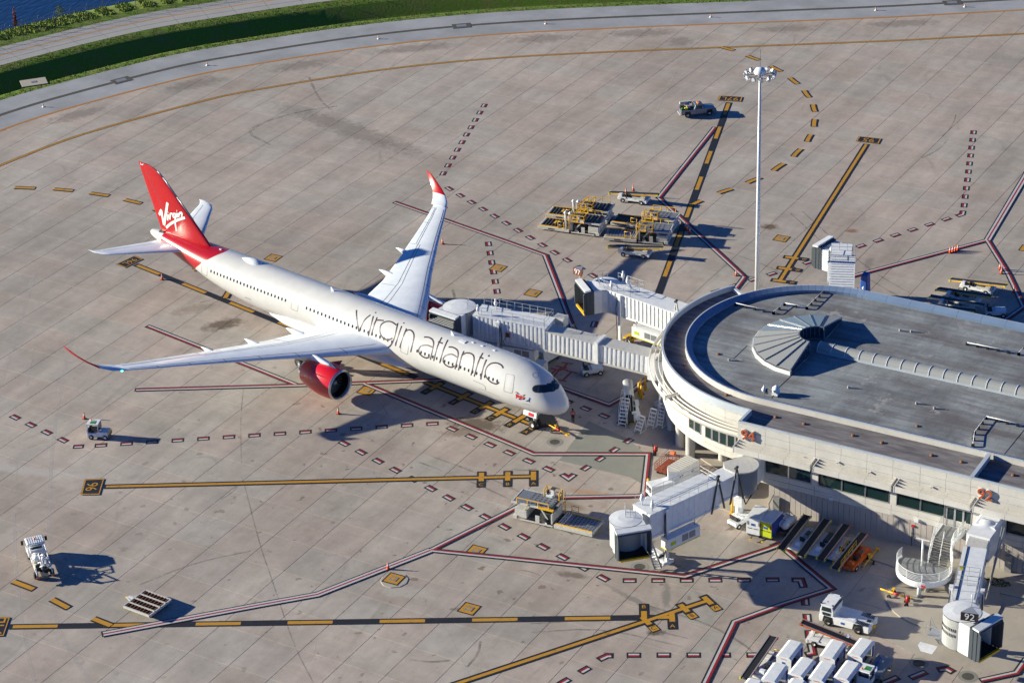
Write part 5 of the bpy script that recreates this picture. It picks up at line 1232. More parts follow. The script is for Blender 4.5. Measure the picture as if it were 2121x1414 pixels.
letter([[z4(p) for p in ((108, 695), (160, 697), (205, 720), (224, 760), (220, 810), (185, 970))], [z4(p) for p in ((207, 818), (150, 795), (80, 800), (45, 840), (50, 890), (90, 930), (140, 948), (175, 935))]])
letter([[z4(p) for p in ((325, 698), (275, 800), (225, 985))], [z4((280, 750)), z4((335, 772))]])
letter([[z4(p) for p in ((398, 728), (345, 850), (298, 1010))]])
letter([[z4(p) for p in ((408, 815), (460, 820), (510, 850), (525, 900), (515, 960), (485, 1085))], [z4(p) for p in ((512, 940), (450, 905), (385, 915), (345, 950), (345, 1000), (380, 1040), (440, 1062), (480, 1045))]])
letter([[z4(p) for p in ((595, 865), (560, 950), (528, 1100))], [z4(p) for p in ((572, 915), (625, 888), (690, 900), (718, 945), (705, 1060), (680, 1160))]])
letter([[z4(p) for p in ((825, 888), (770, 1000), (720, 1175))], [z4((785, 935)), z4((832, 958))]])
letter([[z4(p) for p in ((870, 968), (830, 1070), (798, 1210))], [z4((893, 917)), z4((905, 930))]], .20)
letter([[z4(p) for p in ((1075, 1075), (1050, 1035), (990, 1010), (920, 1020), (870, 1070), (855, 1140), (880, 1200), (930, 1245), (990, 1265), (1025, 1245))]])
# cockpit glazing
ck = [z8(p) for p in ((862, 738), (878, 708), (905, 690), (950, 683), (1010, 682), (1080, 680), (1128, 672), (1146, 640), (1158, 612), (1188, 640), (1220, 690), (1222, 722), (1205, 768), (1170, 786), (1110, 790), (1040, 800), (960, 803), (905, 797), (872, 775))]
b = MB(); patch(b, BF, ck, 'black', .008, 1.2, True); cm_ = b.build('windscreen_mask', air, merge=False)
for Q in ([(875, 738), (900, 708), (945, 700), (935, 780), (895, 775)], [(962, 700), (1010, 692), (1035, 740), (1025, 785), (960, 785)], [(1050, 695), (1135, 690), (1170, 770), (1120, 778), (1052, 782)], [(1150, 660), (1165, 640), (1205, 690), (1208, 735), (1188, 762)]):
    b = MB(); patch(b, BF, [z8(p) for p in Q], 'cockpit_glass', .016, 1.2, True); b.build('windscreen_pane', cm_, merge=False)
# winged flag emblem
for col_, Q in (('flag_blue', [(615, 785), (650, 790), (690, 825), (660, 822)]), ('flag_blue', [(720, 845), (740, 828), (768, 826), (745, 850)]), ('flag_blue', [(665, 880), (695, 875), (700, 905), (668, 898)]), ('flag_blue', [(725, 880), (752, 876), (765, 893), (722, 903)]), ('red', [(620, 818), (640, 816), (692, 850), (700, 825), (708, 850), (765, 862), (760, 875), (712, 872), (712, 902), (698, 902), (695, 872), (640, 868), (625, 890), (628, 850)]), ('pure_white', [(640, 790), (655, 792), (685, 825), (680, 828)]), ('flag_blue', [(800, 905), (832, 900), (830, 942), (815, 925), (765, 925)]), ('logo_blue', [(818, 870), (840, 875), (838, 905), (812, 902)])):
    b = MB(); patch(b, BF, [z8(p) for p in Q], col_, .014 if col_ != 'red' else .02, 1.0); b.build('flag_emblem', air, merge=False)
# nose gear
ng = bpy.data.objects.new('nose_gear', None); COL.objects.link(ng); ng.parent = air; ng.location = (5.15, 0, 0)
b = MB(); b.tube((0, 0, .5), (.25, 0, 3.0), .14, 'white_paint', 12); b.tube((0, -.35, .55), (0, .35, .55), .09, 'galv'); b.tube((.1, 0, 1.1), (-1.1, 0, 2.7), .07, 'white_paint'); b.tube((-.25, -.12, 1.2), (-.15, .12, 1.8), .12, 'galv'); b.build('strut', ng)
for s_ in (1, -1):
    b = MB(); b.lathe([(.25, -.17), (.48, -.19), (.53, -.12), (.54, 0), (.53, .12), (.48, .19), (.25, .17)], (0, s_*.42, .54), 'black_rubber', 24, 'Y'); b.build('wheel', ng)
    b = MB(); b.lathe([(.26, s_*.16), (.12, s_*.10), (0, s_*.10)], (0, s_*.42, .54), 'white_paint', 16, 'Y'); b.build('hub', ng)
    b = MB(); b.box((.2, s_*.62, 2.15), (2.0, .05, .85), 'wing_white', rx=s_*.2); b.build('gear_door', ng)
b = MB(); b.box((.0, .69, 2.05), (.8, .03, .42), 'red', rx=.2); b.build('gear_pin_flag', ng)
b = MB(); b.tube((.0, .3, 1.6), (.0, .3, 1.9), .10, 'galv'); b.build('taxi_light', ng)
# ================================================================ BOARDING BRIDGES  (built in place, floor level in metres)
def rel(O): return lambda p: Vector((p[0]-O[0], p[1]-O[1], p[2] if len(p) > 2 else 0))
def rail(parent, P, h=1.1, r=.028, mat='galv', step=1.5, mids=(.55,), name='railing', closed=False):
    """guard rail along a list of base points"""
    b = MB(); P = [Vector(p) for p in P]
    for a, c in zip(P, P[1:]):
        n = max(1, int(round((c-a).length/step)))
        for k in range(n+1): q = a.lerp(c, k/n); b.tube(q, q+Vector((0, 0, h)), r, mat, 5)
        for m_ in (h,)+tuple(h*m for m in mids): b.tube(a+Vector((0, 0, m_)), c+Vector((0, 0, m_)), r, mat, 5)
    return b.build(name, parent, merge=False)
def tunnel(t, O, A, B, w, h, rib=.62, wall='white_paint', rust=False, proud=.10):
    """A, B: centre points at roof level; ribbed side walls, flat roof"""
    L = rel(O); a, c = L(A), L(B); d = c-a; ln = d.length; ang = math.atan2(d.y, d.x); pitch = -math.asin(d.z/ln)
    tn = bpy.data.objects.new('tunnel', None); COL.objects.link(tn); tn.parent = t; tn.location = a; tn.rotation_euler = (0, pitch, ang)
    b = MB(); b.box((ln/2, 0, -h/2-.08), (ln, w-.16, h-.10), wall); b.build('tunnel_wall', tn)
    n = max(1, int(ln/3.2)); 
    for k in range(n):
        b = MB(); x0, x1 = ln*k/n+.012, ln*(k+1)/n-.012; b.box(((x0+x1)/2, 0, -.03), (x1-x0, w+.08, .10), 'old_white' if rust else 'white_paint'); b.build('roof_panel', tn)
    b = MB(); b.box((ln/2, 0, -h-.02), (ln, w+.02, .24), 'old_white' if rust else 'white_paint')
    b.build('floor_beam', tn)
    q = MB(); hh = h-.30; q.raw([(-.20, 0, -hh), (-.12, proud, -hh), (.12, proud, -hh), (.20, 0, -hh), (-.20, 0, 0), (-.12, proud, 0), (.12, proud, 0), (.20, 0, 0)], [(0, 1, 5, 4), (1, 2, 6, 5), (2, 3, 7, 6), (4, 5, 6, 7)], wall)
    rm_ = q.mesh('wall_rib')
    x = .35
    while x < ln-.2:
        inst('wall_rib', rm_, tn, (x, w/2-.09, -.12)); inst('wall_rib', rm_, tn, (x, -w/2+.09, -.12), (0, 0, math.pi)); x += rib
    return tn, a, d, ln
def cab(t, O, C, r, zr, h, face, hood_w, reach, skin='shutter', roof='white_paint', slats=False, sign=None):
    """round cab with a canopy head pointing to heading `face` (degrees)"""
    L = rel(O); c = L(C); cb = bpy.data.objects.new('cab', None); COL.objects.link(cb); cb.parent = t; cb.location = (c.x, c.y, 0); cb.rotation_euler = (0, 0, R(face))
    b = MB(); b.lathe([(r, zr-h), (r, zr-.06)], (0, 0, 0), skin, 40); b.build('round_wall', cb)
    b = MB(); b.lathe([(r+.07, zr-.10), (r+.07, zr-.02)], (0, 0, 0), 'steel_dark', 40); b.build('rain_gutter', cb)
    b = MB(); b.lathe([(r+.05, zr-.02), (r*.5, zr+.08), (0, zr+.10)], (0, 0, 0), roof, 40, sm=False); b.build('round_roof', cb)
    b = MB(); b.lathe([(r+.05, zr-h), (r-.4, zr-h-.28), (0, zr-h-.3)], (0, 0, 0), 'cream', 30); b.build('underframe', cb)
    q = MB(); q.box((0, 0, 0), (.04, .07, .34), 'black'); sm = q.mesh('vent_slot')
    if sign == '92':
        for row in (0, 1):
            for k in range(14): a_ = R(-150+k*6.2); inst('vent_slot', sm, cb, (math.cos(a_)*(r+.01), math.sin(a_)*(r+.01), zr-1.25-row*.62), (0, 0, a_))
    hw = hood_w/2; x0, x1 = r*.55, reach
    b = MB()
    for s_ in (1, -1): b.box(((x0+x1-.9)/2, s_*(hw-.12), zr-h/2-.05), (x1-.9-x0, .20, h-.15), 'white_paint')
    b.box(((x0+x1-.9)/2, 0, zr-.12), (x1-.9-x0, hood_w-.1, .16), 'white_paint'); b.build('cab_wall', cb)
    b = MB(); b.box(((x0+x1)/2, 0, zr-h+.02), (x1-x0+.1, hood_w-.2, .16), 'black'); b.build('cab_floor', cb)
    b = MB(); b.box((x0+.1, 0, zr-h/2), (.1, hood_w-.4, h-.2), 'white_paint'); b.box((x0+.17, .55, zr-1.0), (.05, .6, .7), 'black'); b.box((x0+.17, -.55, zr-1.6), (.05, .8, 2.0), 'black'); b.build('inner_door', cb)
    b = MB()
    for k in range(4):
        x = x1-.85+k*.25; g = .04*(k % 2)
        for s_ in (1, -1): b.box((x, s_*(hw+.02+g), zr-h/2), (.24, .16, h-.1), 'canvas_dark')
        b.box((x, 0, zr+.05+g), (.24, hood_w+.2, .16), 'canvas_dark')
    b.build('bellows', cb)
    b = MB()
    for s_ in (1, -1): b.extr([(x1+.05, zr+.15), (x1+.45, zr-.25), (x1+.42, zr-h+.35), (x1+.05, zr-h+.05)], s_*(hw+.02)-.07, s_*(hw+.02)+.07, 'canvas_dark')
    b.box((x1+.18, 0, zr+.04), (.34, hood_w+.1, .14), 'canvas_dark', ry=.45); b.build('hood_frame', cb)
    b = MB(); b.box((x1-.15, 0, zr+.22), (.8, hood_w+.35, .22), 'white_paint', ry=.10); b.build('hood_cover', cb)
    b = MB(); b.box((x1+.22, 0, zr-h+.08), (.26, hood_w-.25, .22), 'yellow'); b.build('bumper', cb)
    if slats:
        for k in range(9): b = MB(); b.box((x1-.7+k*.16, 0, zr-.05-k*.11), (.08, hood_w+.1, .06), 'galv', ry=.6); b.build('canopy_slat', cb)
    if sign:
        b = MB(); b.tube((.2, hw*.7, zr), (.2, hw*.7, zr+1.6), .05, 'galv'); b.build('sign_post', cb)
    return cb
def sign3(t, pos, head, txt, col, s_=1.35):
    """three-sided number sign"""
    sg_ = bpy.data.objects.new('gate_sign', None); COL.objects.link(sg_); sg_.parent = t; sg_.location = pos; sg_.rotation_euler = (0, 0, head)
    P = [(0, -s_*.62), (s_*.62, s_*.45), (-s_*.62, s_*.45)]; P = [(-s_*.70, -.3*s_), (s_*.70, -.3*s_), (0, .72*s_)]
    b = MB(); b.prism(P, 0, .95, col, 'galv'); b.build('sign_box', sg_)
    inst('sign_number', textmesh(txt, 1.05, .012, 'pure_white'), sg_, (0, -.3*s_-.02, .46), (math.pi/2, 0, 0))
    for a0, a1 in ((P[1], P[2]), (P[2], P[0])):
        m = ((a0[0]+a1[0])/2, (a0[1]+a1[1])/2); an = math.atan2(a1[1]-a0[1], a1[0]-a0[0]); inst('sign_number', textmesh(txt, .9, .012, 'pure_white'), sg_, (m[0]+math.sin(an)*.02, m[1]-math.cos(an)*.02, .46), (math.pi/2, 0, an))
def drive(t, O, C, head, top, mat='yellow'):
    L = rel(O); c = L(C); d = bpy.data.objects.new('wheel_drive', None); COL.objects.link(d); d.parent = t; d.location = (c.x, c.y, 0); d.rotation_euler = (0, 0, head)
    b = MB(); b.box((0, 0, .62), (1.1, 3.6, .24), mat); b.box((0, 0, .95), (.6, 1.2, .5), mat)
    for s_ in (1, -1): b.box((0, s_*1.75, .55), (1.5, .12, .4), mat)
    b.build('bogie', d)
    for s_ in (.55, -.55): w = MB(); w.lathe([(.2, -.18), (.48, -.2), (.52, 0), (.48, .2), (.2, .18)], (0, s_, .52), 'black_rubber', 18, 'Y'); w.build('wheel', d)
    for s_ in (1, -1):
        w = MB(); w.box((0, s_*1.55, (.7+top)/2), (.34, .34, top-.7), 'white_paint'); w.box((0, s_*1.55, top+.1), (.5, .42, .3), 'white_paint'); w.tube((.2, s_*1.6, 1.2), (.2, s_*1.6, top-.2), .05, 'steel_dark'); w.build('lift_column', d)
        w = MB(); w.path([(.3, s_*1.6, top-.4), (.5, s_*1.7, top-1.6), (.35, s_*1.7, 2.2), (.5, s_*1.6, 1.0)], .045, 'black', 6); w.build('cable_loop', d)
    w = MB(); w.tube((0, -1.5, top-.9), (0, 1.5, top-.9), .12, 'white_paint'); w.build('cross_beam', d)
def lambda_arms(t, O, base, dirn, half, up_, mat='grey_metal', side=1, name='cable_arm', low=0.0):
    """inverted-V cable carrier standing beside a tunnel"""
    L = rel(O); p = L(base); d = Vector((math.cos(dirn), math.sin(dirn), 0)); apex = p+Vector((0, 0, up_)); b = MB()
    for s_ in (1, -1): q = p+d*half*s_+Vector((0, 0, low)); b.tube(apex, q, .075, mat, 7); b.tube(apex+Vector((.06, .06, 0)), q+Vector((.09, .09, 0)), .04, 'black', 5)
    b.tube(apex-Vector((0, .25, 0)), apex+Vector((0, .25, 0)), .17, 'steel_dark', 10); b.build(name, t)
def acunit(t, O, C, head, ln, z, w=1.1, h=1.25):
    L = rel(O); c = L(C); u = bpy.data.objects.new('air_conditioner', None); COL.objects.link(u); u.parent = t; u.location = (c.x, c.y, z); u.rotation_euler = (0, 0, head)
    b = MB(); b.box((0, 0, 0), (ln, w, h), 'white_paint'); b.build('housing', u)
    for k in (0, 1):
        for s_ in (1, -1): b = MB(); b.box((-.1+ln*.22*k+.25, s_*(w/2+.01), .05), (ln*.19, .03, h*.62), 'grey_plate'); b.build('grille', u)
    b = MB()
    for s_ in (1, -1): b.box((-ln*.33, s_*(w/2+.012), -.05), (ln*.16, .03, .42), 'lime')
    b.build('label_plate', u); b = MB(); b.box((0, 0, -h/2-.05), (ln+.05, w+.06, .10), 'bright_yellow'); b.build('base_strip', u)
    b = MB(); b.tube((-ln/2+.3, 0, h/2), (-ln/2+.3, 0, h/2+.6), .05, 'galv'); b.tube((ln/2-.3, 0, h/2), (ln/2-.3, 0, h/2+.6), .05, 'galv'); b.build('hanger', u)
def pillar(t, O, C, top, r=.45):
    L = rel(O); c = L(C); b = MB(); b.tube((c.x, c.y, 0), (c.x, c.y, top), r, 'white_paint', 16); b.lathe([(1.0, .13), (1.0, .35), (r, .4)], (c.x, c.y, 0), 'conc_col', 18); b.build('pillar', t)
def gadgets(t, O, L_):
    L = rel(O)
    for p in L_:
        c = L(p); b = MB(); b.tube(c, c+Vector((0, 0, 1.25)), .05, 'white_paint'); b.lathe([(.16, .55), (.24, .75), (.22, .95), (.08, 1.2), (0, 1.22)], c, 'white_paint', 12); b.lathe([(.12, 1.2), (.14, 1.35), (0, 1.5)], c, 'white_paint', 10); b.build('beacon_camera', t)
# ---- gate 94 bridge
O = (39.9, 32.2); t = thing('boarding_bridge', 'boarding bridge below gate number 94 with a round cab and an open dark canopy', 'boarding bridge', (*O, 0), 0, 'boarding bridges round the concourse'); L = rel(O)
b = MB(); b.lathe([(1.75, 4.1), (1.75, 7.0)], L((39.7, 32.0, 0)), 'grey_blue', 32); b.build('rotunda_wall', t)
b = MB(); b.prism([(L((39.7+1.9*math.cos(R(a)), 32.0+1.9*math.sin(R(a)))).to_2d().x, L((39.7+1.9*math.cos(R(a)), 32.0+1.9*math.sin(R(a)))).to_2d().y) for a in range(-95, 90, 12)]+[tuple(L((39.2, 33.9)).to_2d()), tuple(L((37.7, 31.6)).to_2d()), tuple(L((38.4, 30.4)).to_2d())], 6.98, 7.12, 'old_white'); b.prism([tuple(L(p).to_2d()) for p in ((39.9, 30.2), (38.3, 30.5), (37.7, 31.6), (39.2, 33.8), (39.7, 33.6))], 4.1, 6.98, 'white_paint'); b.build('rotunda_roof', t)
b = MB(); c = L((39.9, 34.2, 5.5)); b.box(c, (2.2, 2.4, 2.8), 'white_paint'); b.build('link_corridor', t)
pillar(t, O, (39.5, 32.0), 4.1)
b = MB(); c = L((39.5, 32.0, 2.6)); b.box(c+Vector((.1, -.3, 0)), (1.0, .9, 1.1), 'white_paint'); b.path([c+Vector((.5, -.6, 1.4)), c+Vector((1.2, -1.0, .2)), c+Vector((1.6, -.4, 1.2)), c+Vector((1.9, .6, 1.6))], .07, 'black', 6); b.build('control_cabinet', t)
tunnel(t, O, (39.25, 31.0, 6.95), (37.9, 27.2, 6.95), 2.05, 2.6, 9)
tn, a, d, ln = tunnel(t, O, (38.15, 27.5, 7.32), (34.4, 18.3, 7.32), 2.85, 2.95, .78, proud=.05)
for s_ in (1, -1): rail(tn, [(.4, s_*1.35, .03), (ln-.3, s_*1.35, .03)], step=1.35)
rail(tn, [(.4, -1.35, .03), (.4, 1.35, .03)]); gadgets(t, O, [(34.0, 19.2, 7.3), (35.6, 18.5, 7.3)])
cab(t, O, (33.65, 16.1, 0), 1.72, 7.30, 3.2, -46, 3.5, 3.0)
for px_, q_ in (((1285, 1043), 0), ((1310, 1062), 0)): pass
rail(t, [L((33.0, 17.2, 7.35)), L((33.6, 16.2, 7.35)), L((34.6, 16.6, 7.35))], step=.7)
drive(t, O, (35.2, 20.4), R(-112), 7.0, 'white_paint')
for s_, o_ in ((0, (38.95, 26.9, 0)), (1, (39.9, 29.6, 0))): lambda_arms(t, O, (o_[0]+.4, o_[1]-.2, 0), R(68), .95, 8.2, 'steel_dark', low=3.9)
acunit(t, O, (37.6, 21.2), R(68), 4.6, 3.35)
b = MB(); c = L((33.4, 18.3, 0)); P = [c+Vector((0, 0, .1)), c+Vector((2.2, -1.6, 4.2))]
b = MB()
for s_ in (0, .8): b.beam(L((35.9+s_*.6, 18.4+s_*.7, .2)), L((35.2+s_*.6, 17.3+s_*.7, 4.3)), .08, .2, 'galv')
for k in range(12): f = k/11; p = L((35.9, 18.4, .2)).lerp(L((35.2, 17.3, 4.3)), f); b.beam(p, p+Vector((.48, .56, 0)), .24, .04, 'galv')
b.build('service_stair', t)
# ---- gate 92 bridge
O = (67.7, 31.6); t = thing('boarding_bridge', 'boarding bridge with the dark 92 sign on its slotted grey cab', 'boarding bridge', (*O, 0), 0, 'boarding bridges round the concourse'); L = rel(O)
b = MB(); b.lathe([(1.3, 7.0), (1.25, 6.98), (.6, 7.32), (0, 7.4)], L((67.7, 32.4, 0)), 'white_paint', 28); b.box(L((67.7, 32.5, 5.55)), (2.55, 5.2, 2.9), 'white_paint'); b.box(L((67.7, 33.4, 7.1)), (2.6, 3.4, .25), 'white_paint', top=(.8, .95)); b.build('rotunda_housing', t)
b = MB(); 
for dx in (-.35, .35): b.box(L((67.6+dx, 32.8, 7.36)), (.3, .08, .16), 'galv')
b.build('roof_handle', t)
pillar(t, O, (67.4, 31.6), 4.1)
tunnel(t, O, (67.75, 30.2, 6.75), (68.35, 26.9, 6.8), 2.0, 2.5, 9, rust=True)
tn, a, d, ln = tunnel(t, O, (68.3, 27.4, 7.2), (70.75, 17.4, 7.3), 2.3, 2.9, .9, proud=.05)
b = MB(); b.tube((0, -.75, .06), (ln, -.75, .06), .04, 'black', 5); b.build('roof_cable', tn)
rail(tn, [(ln-4.6, -1.1, .03), (ln-4.6, 1.1, .03)], step=1.0); rail(tn, [(ln-2.9, -1.1, .03), (ln-2.9, 1.1, .03)], step=1.0)
for s_ in (1, -1): rail(tn, [(ln-4.6, s_*1.1, .03), (ln-.2, s_*1.1, .03)], step=1.4)
b = MB(); b.box((ln-4.6, -.8, .9), (.06, .4, .35), 'bright_yellow'); b.build('warning_plate', tn)
cab(t, O, (71.3, 15.6, 0), 1.85, 7.35, 3.5, -20, 3.3, 3.4, sign='92')
sign3(t, L((72.6, 14.2, 7.65)), R(12), '92', 'sign_dark', 1.25)
drive(t, O, (70.3, 19.6), R(-77), 7.2, 'white_paint')
b = MB()
for k, dx in enumerate((0, .28)): b.tube(L((69.6+dx, 31.8, 7.6)), L((69.9+dx, 27.6-1.4*k, 2.0)), .07, 'grey_metal'); b.tube(L((69.9+dx, 27.6-1.4*k, 2.0)), L((69.6+dx, 24.5, 4.6)), .07, 'grey_metal')
b.build('cable_arm', t)
# stair platform at the left of the cab
st = bpy.data.objects.new('service_stair', None); COL.objects.link(st); st.parent = t; st.location = L((68.5, 15.6, 0))
b = MB(); b.box((.3, 0, 3.9), (1.4, 1.5, .12), 'galv'); b.extr([(-.9, 3.3), (.9, 3.3), (.6, 2.7), (-.6, 2.7)], -1.9, -1.2, 'white_paint'); b.build('landing', st)
b = MB(); 
for k in range(11): b.box((-.2-.22*k*0, .8+.28*k, 3.7-.34*k), (.9, .28, .05), 'galv')
for s_ in (-.68, .28): b.beam((s_, .7, 3.8), (s_, 3.8, 0.1), .06, .26, 'grey_metal')
b.build('stair_flight', st); rail(st, [(-.68, -.7, 3.95), (-.68, .8, 3.95), (-.68, 3.8, .2)]); rail(st, [(-.4, -.75, 3.95), (1.0, -.75, 3.95)])
# ---- gate 96 bridge docked to the airliner
O = (20.2, 51.2); t = thing('boarding_bridge', 'long corrugated boarding bridge docked against the far side of the airliner', 'boarding bridge', (*O, 0), 0, 'boarding bridges round the concourse'); L = rel(O)
b = MB(); b.box(L((19.4, 51.1, 5.5)), (1.0, 2.5, 3.0), 'white_paint'); b.box(L((20.8, 51.3, 5.3)), (2.4, 2.3, 2.8), 'white_paint'); b.build('rotunda_housing', t)
pillar(t, O, (20.2, 51.2), 3.9)
tn, a, d, ln = tunnel(t, O, (18.95, 51.15, 7.0), (12.1, 50.75, 7.3), 2.0, 2.5, .60, rust=True)
b = MB(); b.box(L((12.1, 50.75, 6.1)), (.45, 2.35, 2.9), 'white_paint'); b.build('joint_frame', t)
tunnel(t, O, (12.1, 50.75, 7.3), (4.8, 50.5, 7.55), 2.15, 2.6, .60, rust=True)
tn, a, d, ln = tunnel(t, O, (5.2, 50.9, 8.05), (-4.6, 49.75, 8.25), 3.0, 3.15, .55)
rail(tn, [(.3, -1.45, .03), (ln-.3, -1.45, .03)], step=1.05); rail(tn, [(.3, 1.45, .03), (ln-1.2, 1.45, .03)], step=1.4); rail(tn, [(.3, -1.45, .03), (.3, 1.45, .03)])
gadgets(t, O, [(-2.6, 50.9, 8.2), (-3.8, 48.6, 8.2)])
cab(t, O, (-7.0, 49.4, 0), 2.05, 8.3, 3.3, 262, 3.8, 3.1, slats=True)
rail(t, [L((-6.3, 50.6, 8.35)), L((-5.6, 49.0, 8.35))], step=.8)
drive(t, O, (-1.2, 50.1), R(8), 7.6)
b = MB(); b.box(L((5.4, 52.9, 7.5)), (1.5, 1.3, 1.2), 'old_white'); b.box(L((5.9, 53.6, 7.4)), (.1, .6, 1.1), 'yellow'); b.build('machinery_box', t)
lambda_arms(t, O, (7.4, 52.6, 0), R(4), 1.3, 7.4, 'galv', low=5.2); lambda_arms(t, O, (14.8, 52.7, 0), R(4), 1.3, 7.3, 'galv', low=5.2)
acunit(t, O, (1.2, 49.6), R(8), 4.8, 3.9, 1.3, 1.3)
b = MB(); c = L((.4, 48.5, 6.4)); b.box(c, (.55, .2, .5), 'sign_brown'); b.path([c+Vector((-.1, -.1, -.2)), c+Vector((-.6, -.2, -.9)), c+Vector((-.3, -.15, -1.4))], .035, 'black', 5); b.build('junction_box', t)
# ---- gate 97 bridge
O = (21.5, 61.3); t = thing('boarding_bridge', 'white ribbed boarding bridge with the brown 97 sign above its canopy', 'boarding bridge', (*O, 0), 0, 'boarding bridges round the concourse'); L = rel(O)
b = MB(); b.box(L((21.3, 61.4, 5.5)), (2.2, 2.2, 2.8), 'white_paint'); b.build('rotunda_housing', t); pillar(t, O, (21.3, 61.6), 4)
tunnel(t, O, (20.6, 61.5, 7.1), (17.6, 62.1, 7.2), 2.2, 2.6, .6, rust=True)
tunnel(t, O, (18.9, 61.85, 7.35), (17.2, 62.2, 7.4), 2.5, 2.8, .6)
tn, a, d, ln = tunnel(t, O, (17.5, 62.15, 7.6), (7.0, 64.1, 7.65), 2.9, 3.05, .62)
rail(tn, [(ln-3.6, -1.4, .03), (ln-3.6, 1.4, .03)], step=.9); 
for s_ in (1, -1): rail(tn, [(ln-3.6, s_*1.4, .03), (ln+.5, s_*1.4, .03)], step=1.0)
gadgets(t, O, [(8.6, 64.6, 7.6), (7.3, 62.7, 7.6), (7.6, 65.3, 7.9)])
cab(t, O, (5.6, 64.2, 0), 1.85, 7.65, 3.2, 228, 3.4, 3.1, skin='white_paint')
rail(t, [L((5.2, 65.6, 7.7)), L((4.3, 64.6, 7.7)), L((5.5, 63.0, 7.7)), L((6.8, 62.6, 7.7))], step=.8)
sign3(t, L((2.2, 63.6, 8.4)), R(-15), '97', 'sign_brown', 1.05)
b = MB(); b.tube(L((2.2, 63.7, 7.2)), L((2.2, 63.7, 8.4)), .06, 'galv'); b.build('sign_post', t)
drive(t, O, (9.0, 63.7), R(169), 7.3)
lambda_arms(t, O, (17.0, 61.4, 0), R(-10), .75, 8.9, 'old_white', low=4.6); lambda_arms(t, O, (19.5, 61.2, 0), R(-10), .75, 8.7, 'old_white', low=4.6)
acunit(t, O, (13.2, 61.4), R(-10.5), 4.6, 3.4)
b = MB(); b.tube(L((15.7, 60.9, 3.4)), L((16.4, 60.8, 3.4)), .5, 'rust_red', 16); b.build('duct', t)
# ---- bridge behind the roof
O = (33.2, 74.5); t = thing('boarding_bridge', 'boarding bridge behind the roof pointing away, seen end on', 'boarding bridge', (*O, 0), 0, 'boarding bridges round the concourse'); L = rel(O)
b = MB(); b.box(L((33.3, 73.6, 5.5)), (2.2, 4.4, 2.7), 'white_paint'); b.build('rotunda_housing', t); pillar(t, O, (33.2, 74.5), 4)
tn, a, d, ln = tunnel(t, O, (32.8, 75.9, 7.1), (29.0, 85.4, 7.4), 3.1, 2.8, .62)
q = MB(); q.box((0, 0, .07), (.05, 2.9, .05), 'galv'); me_ = q.mesh('roof_cleat')
for k in range(14): inst('roof_cleat', me_, tn, (.6+k*.68, 0, 0))
for s_ in (1, -1): rail(tn, [(ln-1.6, s_*1.5, .03), (ln+1.0, s_*1.5, .03)], step=.9)
rail(tn, [(ln+1.0, -1.5, .03), (ln+1.0, 1.5, .03)], step=.9)
cab(t, O, (28.0, 87.0, 0), 1.5, 7.40, 3.0, 169, 3.3, 2.9, skin='white_paint')
b = MB(); b.box(L((28.3, 86.5, 7.5)), (2.7, 3.4, .14), 'white_paint', rz=R(21)); b.build('cab_roof', t)
drive(t, O, (29.6, 83.4), R(112), 7.1, 'white_paint')
g = G(1793, 566, 3.4); b = MB(); b.box(L((g.x, g.y, 1.7)), (1.1, 1.5, 3.4), 'logo_blue', top=(.8, .8)); b.build('stair_canopy', t, bevel=.15)
b = MB()
for k in range(10): b.box(L((32.0, 81.8-.28*k, 3.7-.33*k)), (1.0, .28, .06), 'galv')
for s_ in (-.52, .52): b.beam(L((32.0+s_, 82.2, 3.8)), L((32.0+s_, 79.1, .2)), .06, .25, 'grey_metal')
b.build('service_stair', t); rail(t, [L((31.5, 82.2, 3.9)), L((31.5, 79.1, .3))]); rail(t, [L((32.5, 82.2, 3.9)), L((32.5, 79.1, .3))])

# ================================================================ OUTSIDE STAIR (white, curved foot)
O = (63.4, 30.0); t = thing('curved_stair', 'white curved outside stair with a rounded railed landing below gate number 92', 'stair', (*O, 0)); L = rel(O)
zt, zl = 3.75, 2.15                       # door level and rounded landing level
A0, A1 = Vector((61.0, YF)), Vector((64.4, YF)); B0, B1 = G(1921, 1165, zl).to_2d()+Vector((0, .2)), G(1960, 1176, zl).to_2d()
pTL, pTR = G(1935, 1110, zt).to_2d(), G(1975, 1120, zt).to_2d()
cc = (B0+B1)/2
b = MB(); b.prism([tuple(L(p).to_2d()) for p in (A0+Vector((.9, 0)), A1, pTR, pTL)], zt-.15, zt, 'grey_metal'); b.build('top_landing', t)
n = 10
for k in range(n):
    f0, f1 = k/n, (k+1)/n-.12/n; z = zt-(zt-zl)*(k+1)/(n+1)
    q0, q1, q2, q3 = pTL.lerp(B0, f0), pTR.lerp(B1, f0), pTR.lerp(B1, f1+.06/n), pTL.lerp(B0, f1+.06/n)
    b = MB(); b.prism([tuple(L(p).to_2d()) for p in (q0, q1, q2, q3)], z-.05, z, 'grey_metal'); m_ = L(q3); e_ = L(q2); b.beam((m_.x, m_.y, z+.01), (e_.x, e_.y, z+.01), .07, .05, 'steel_dark'); b.build('tread', t)
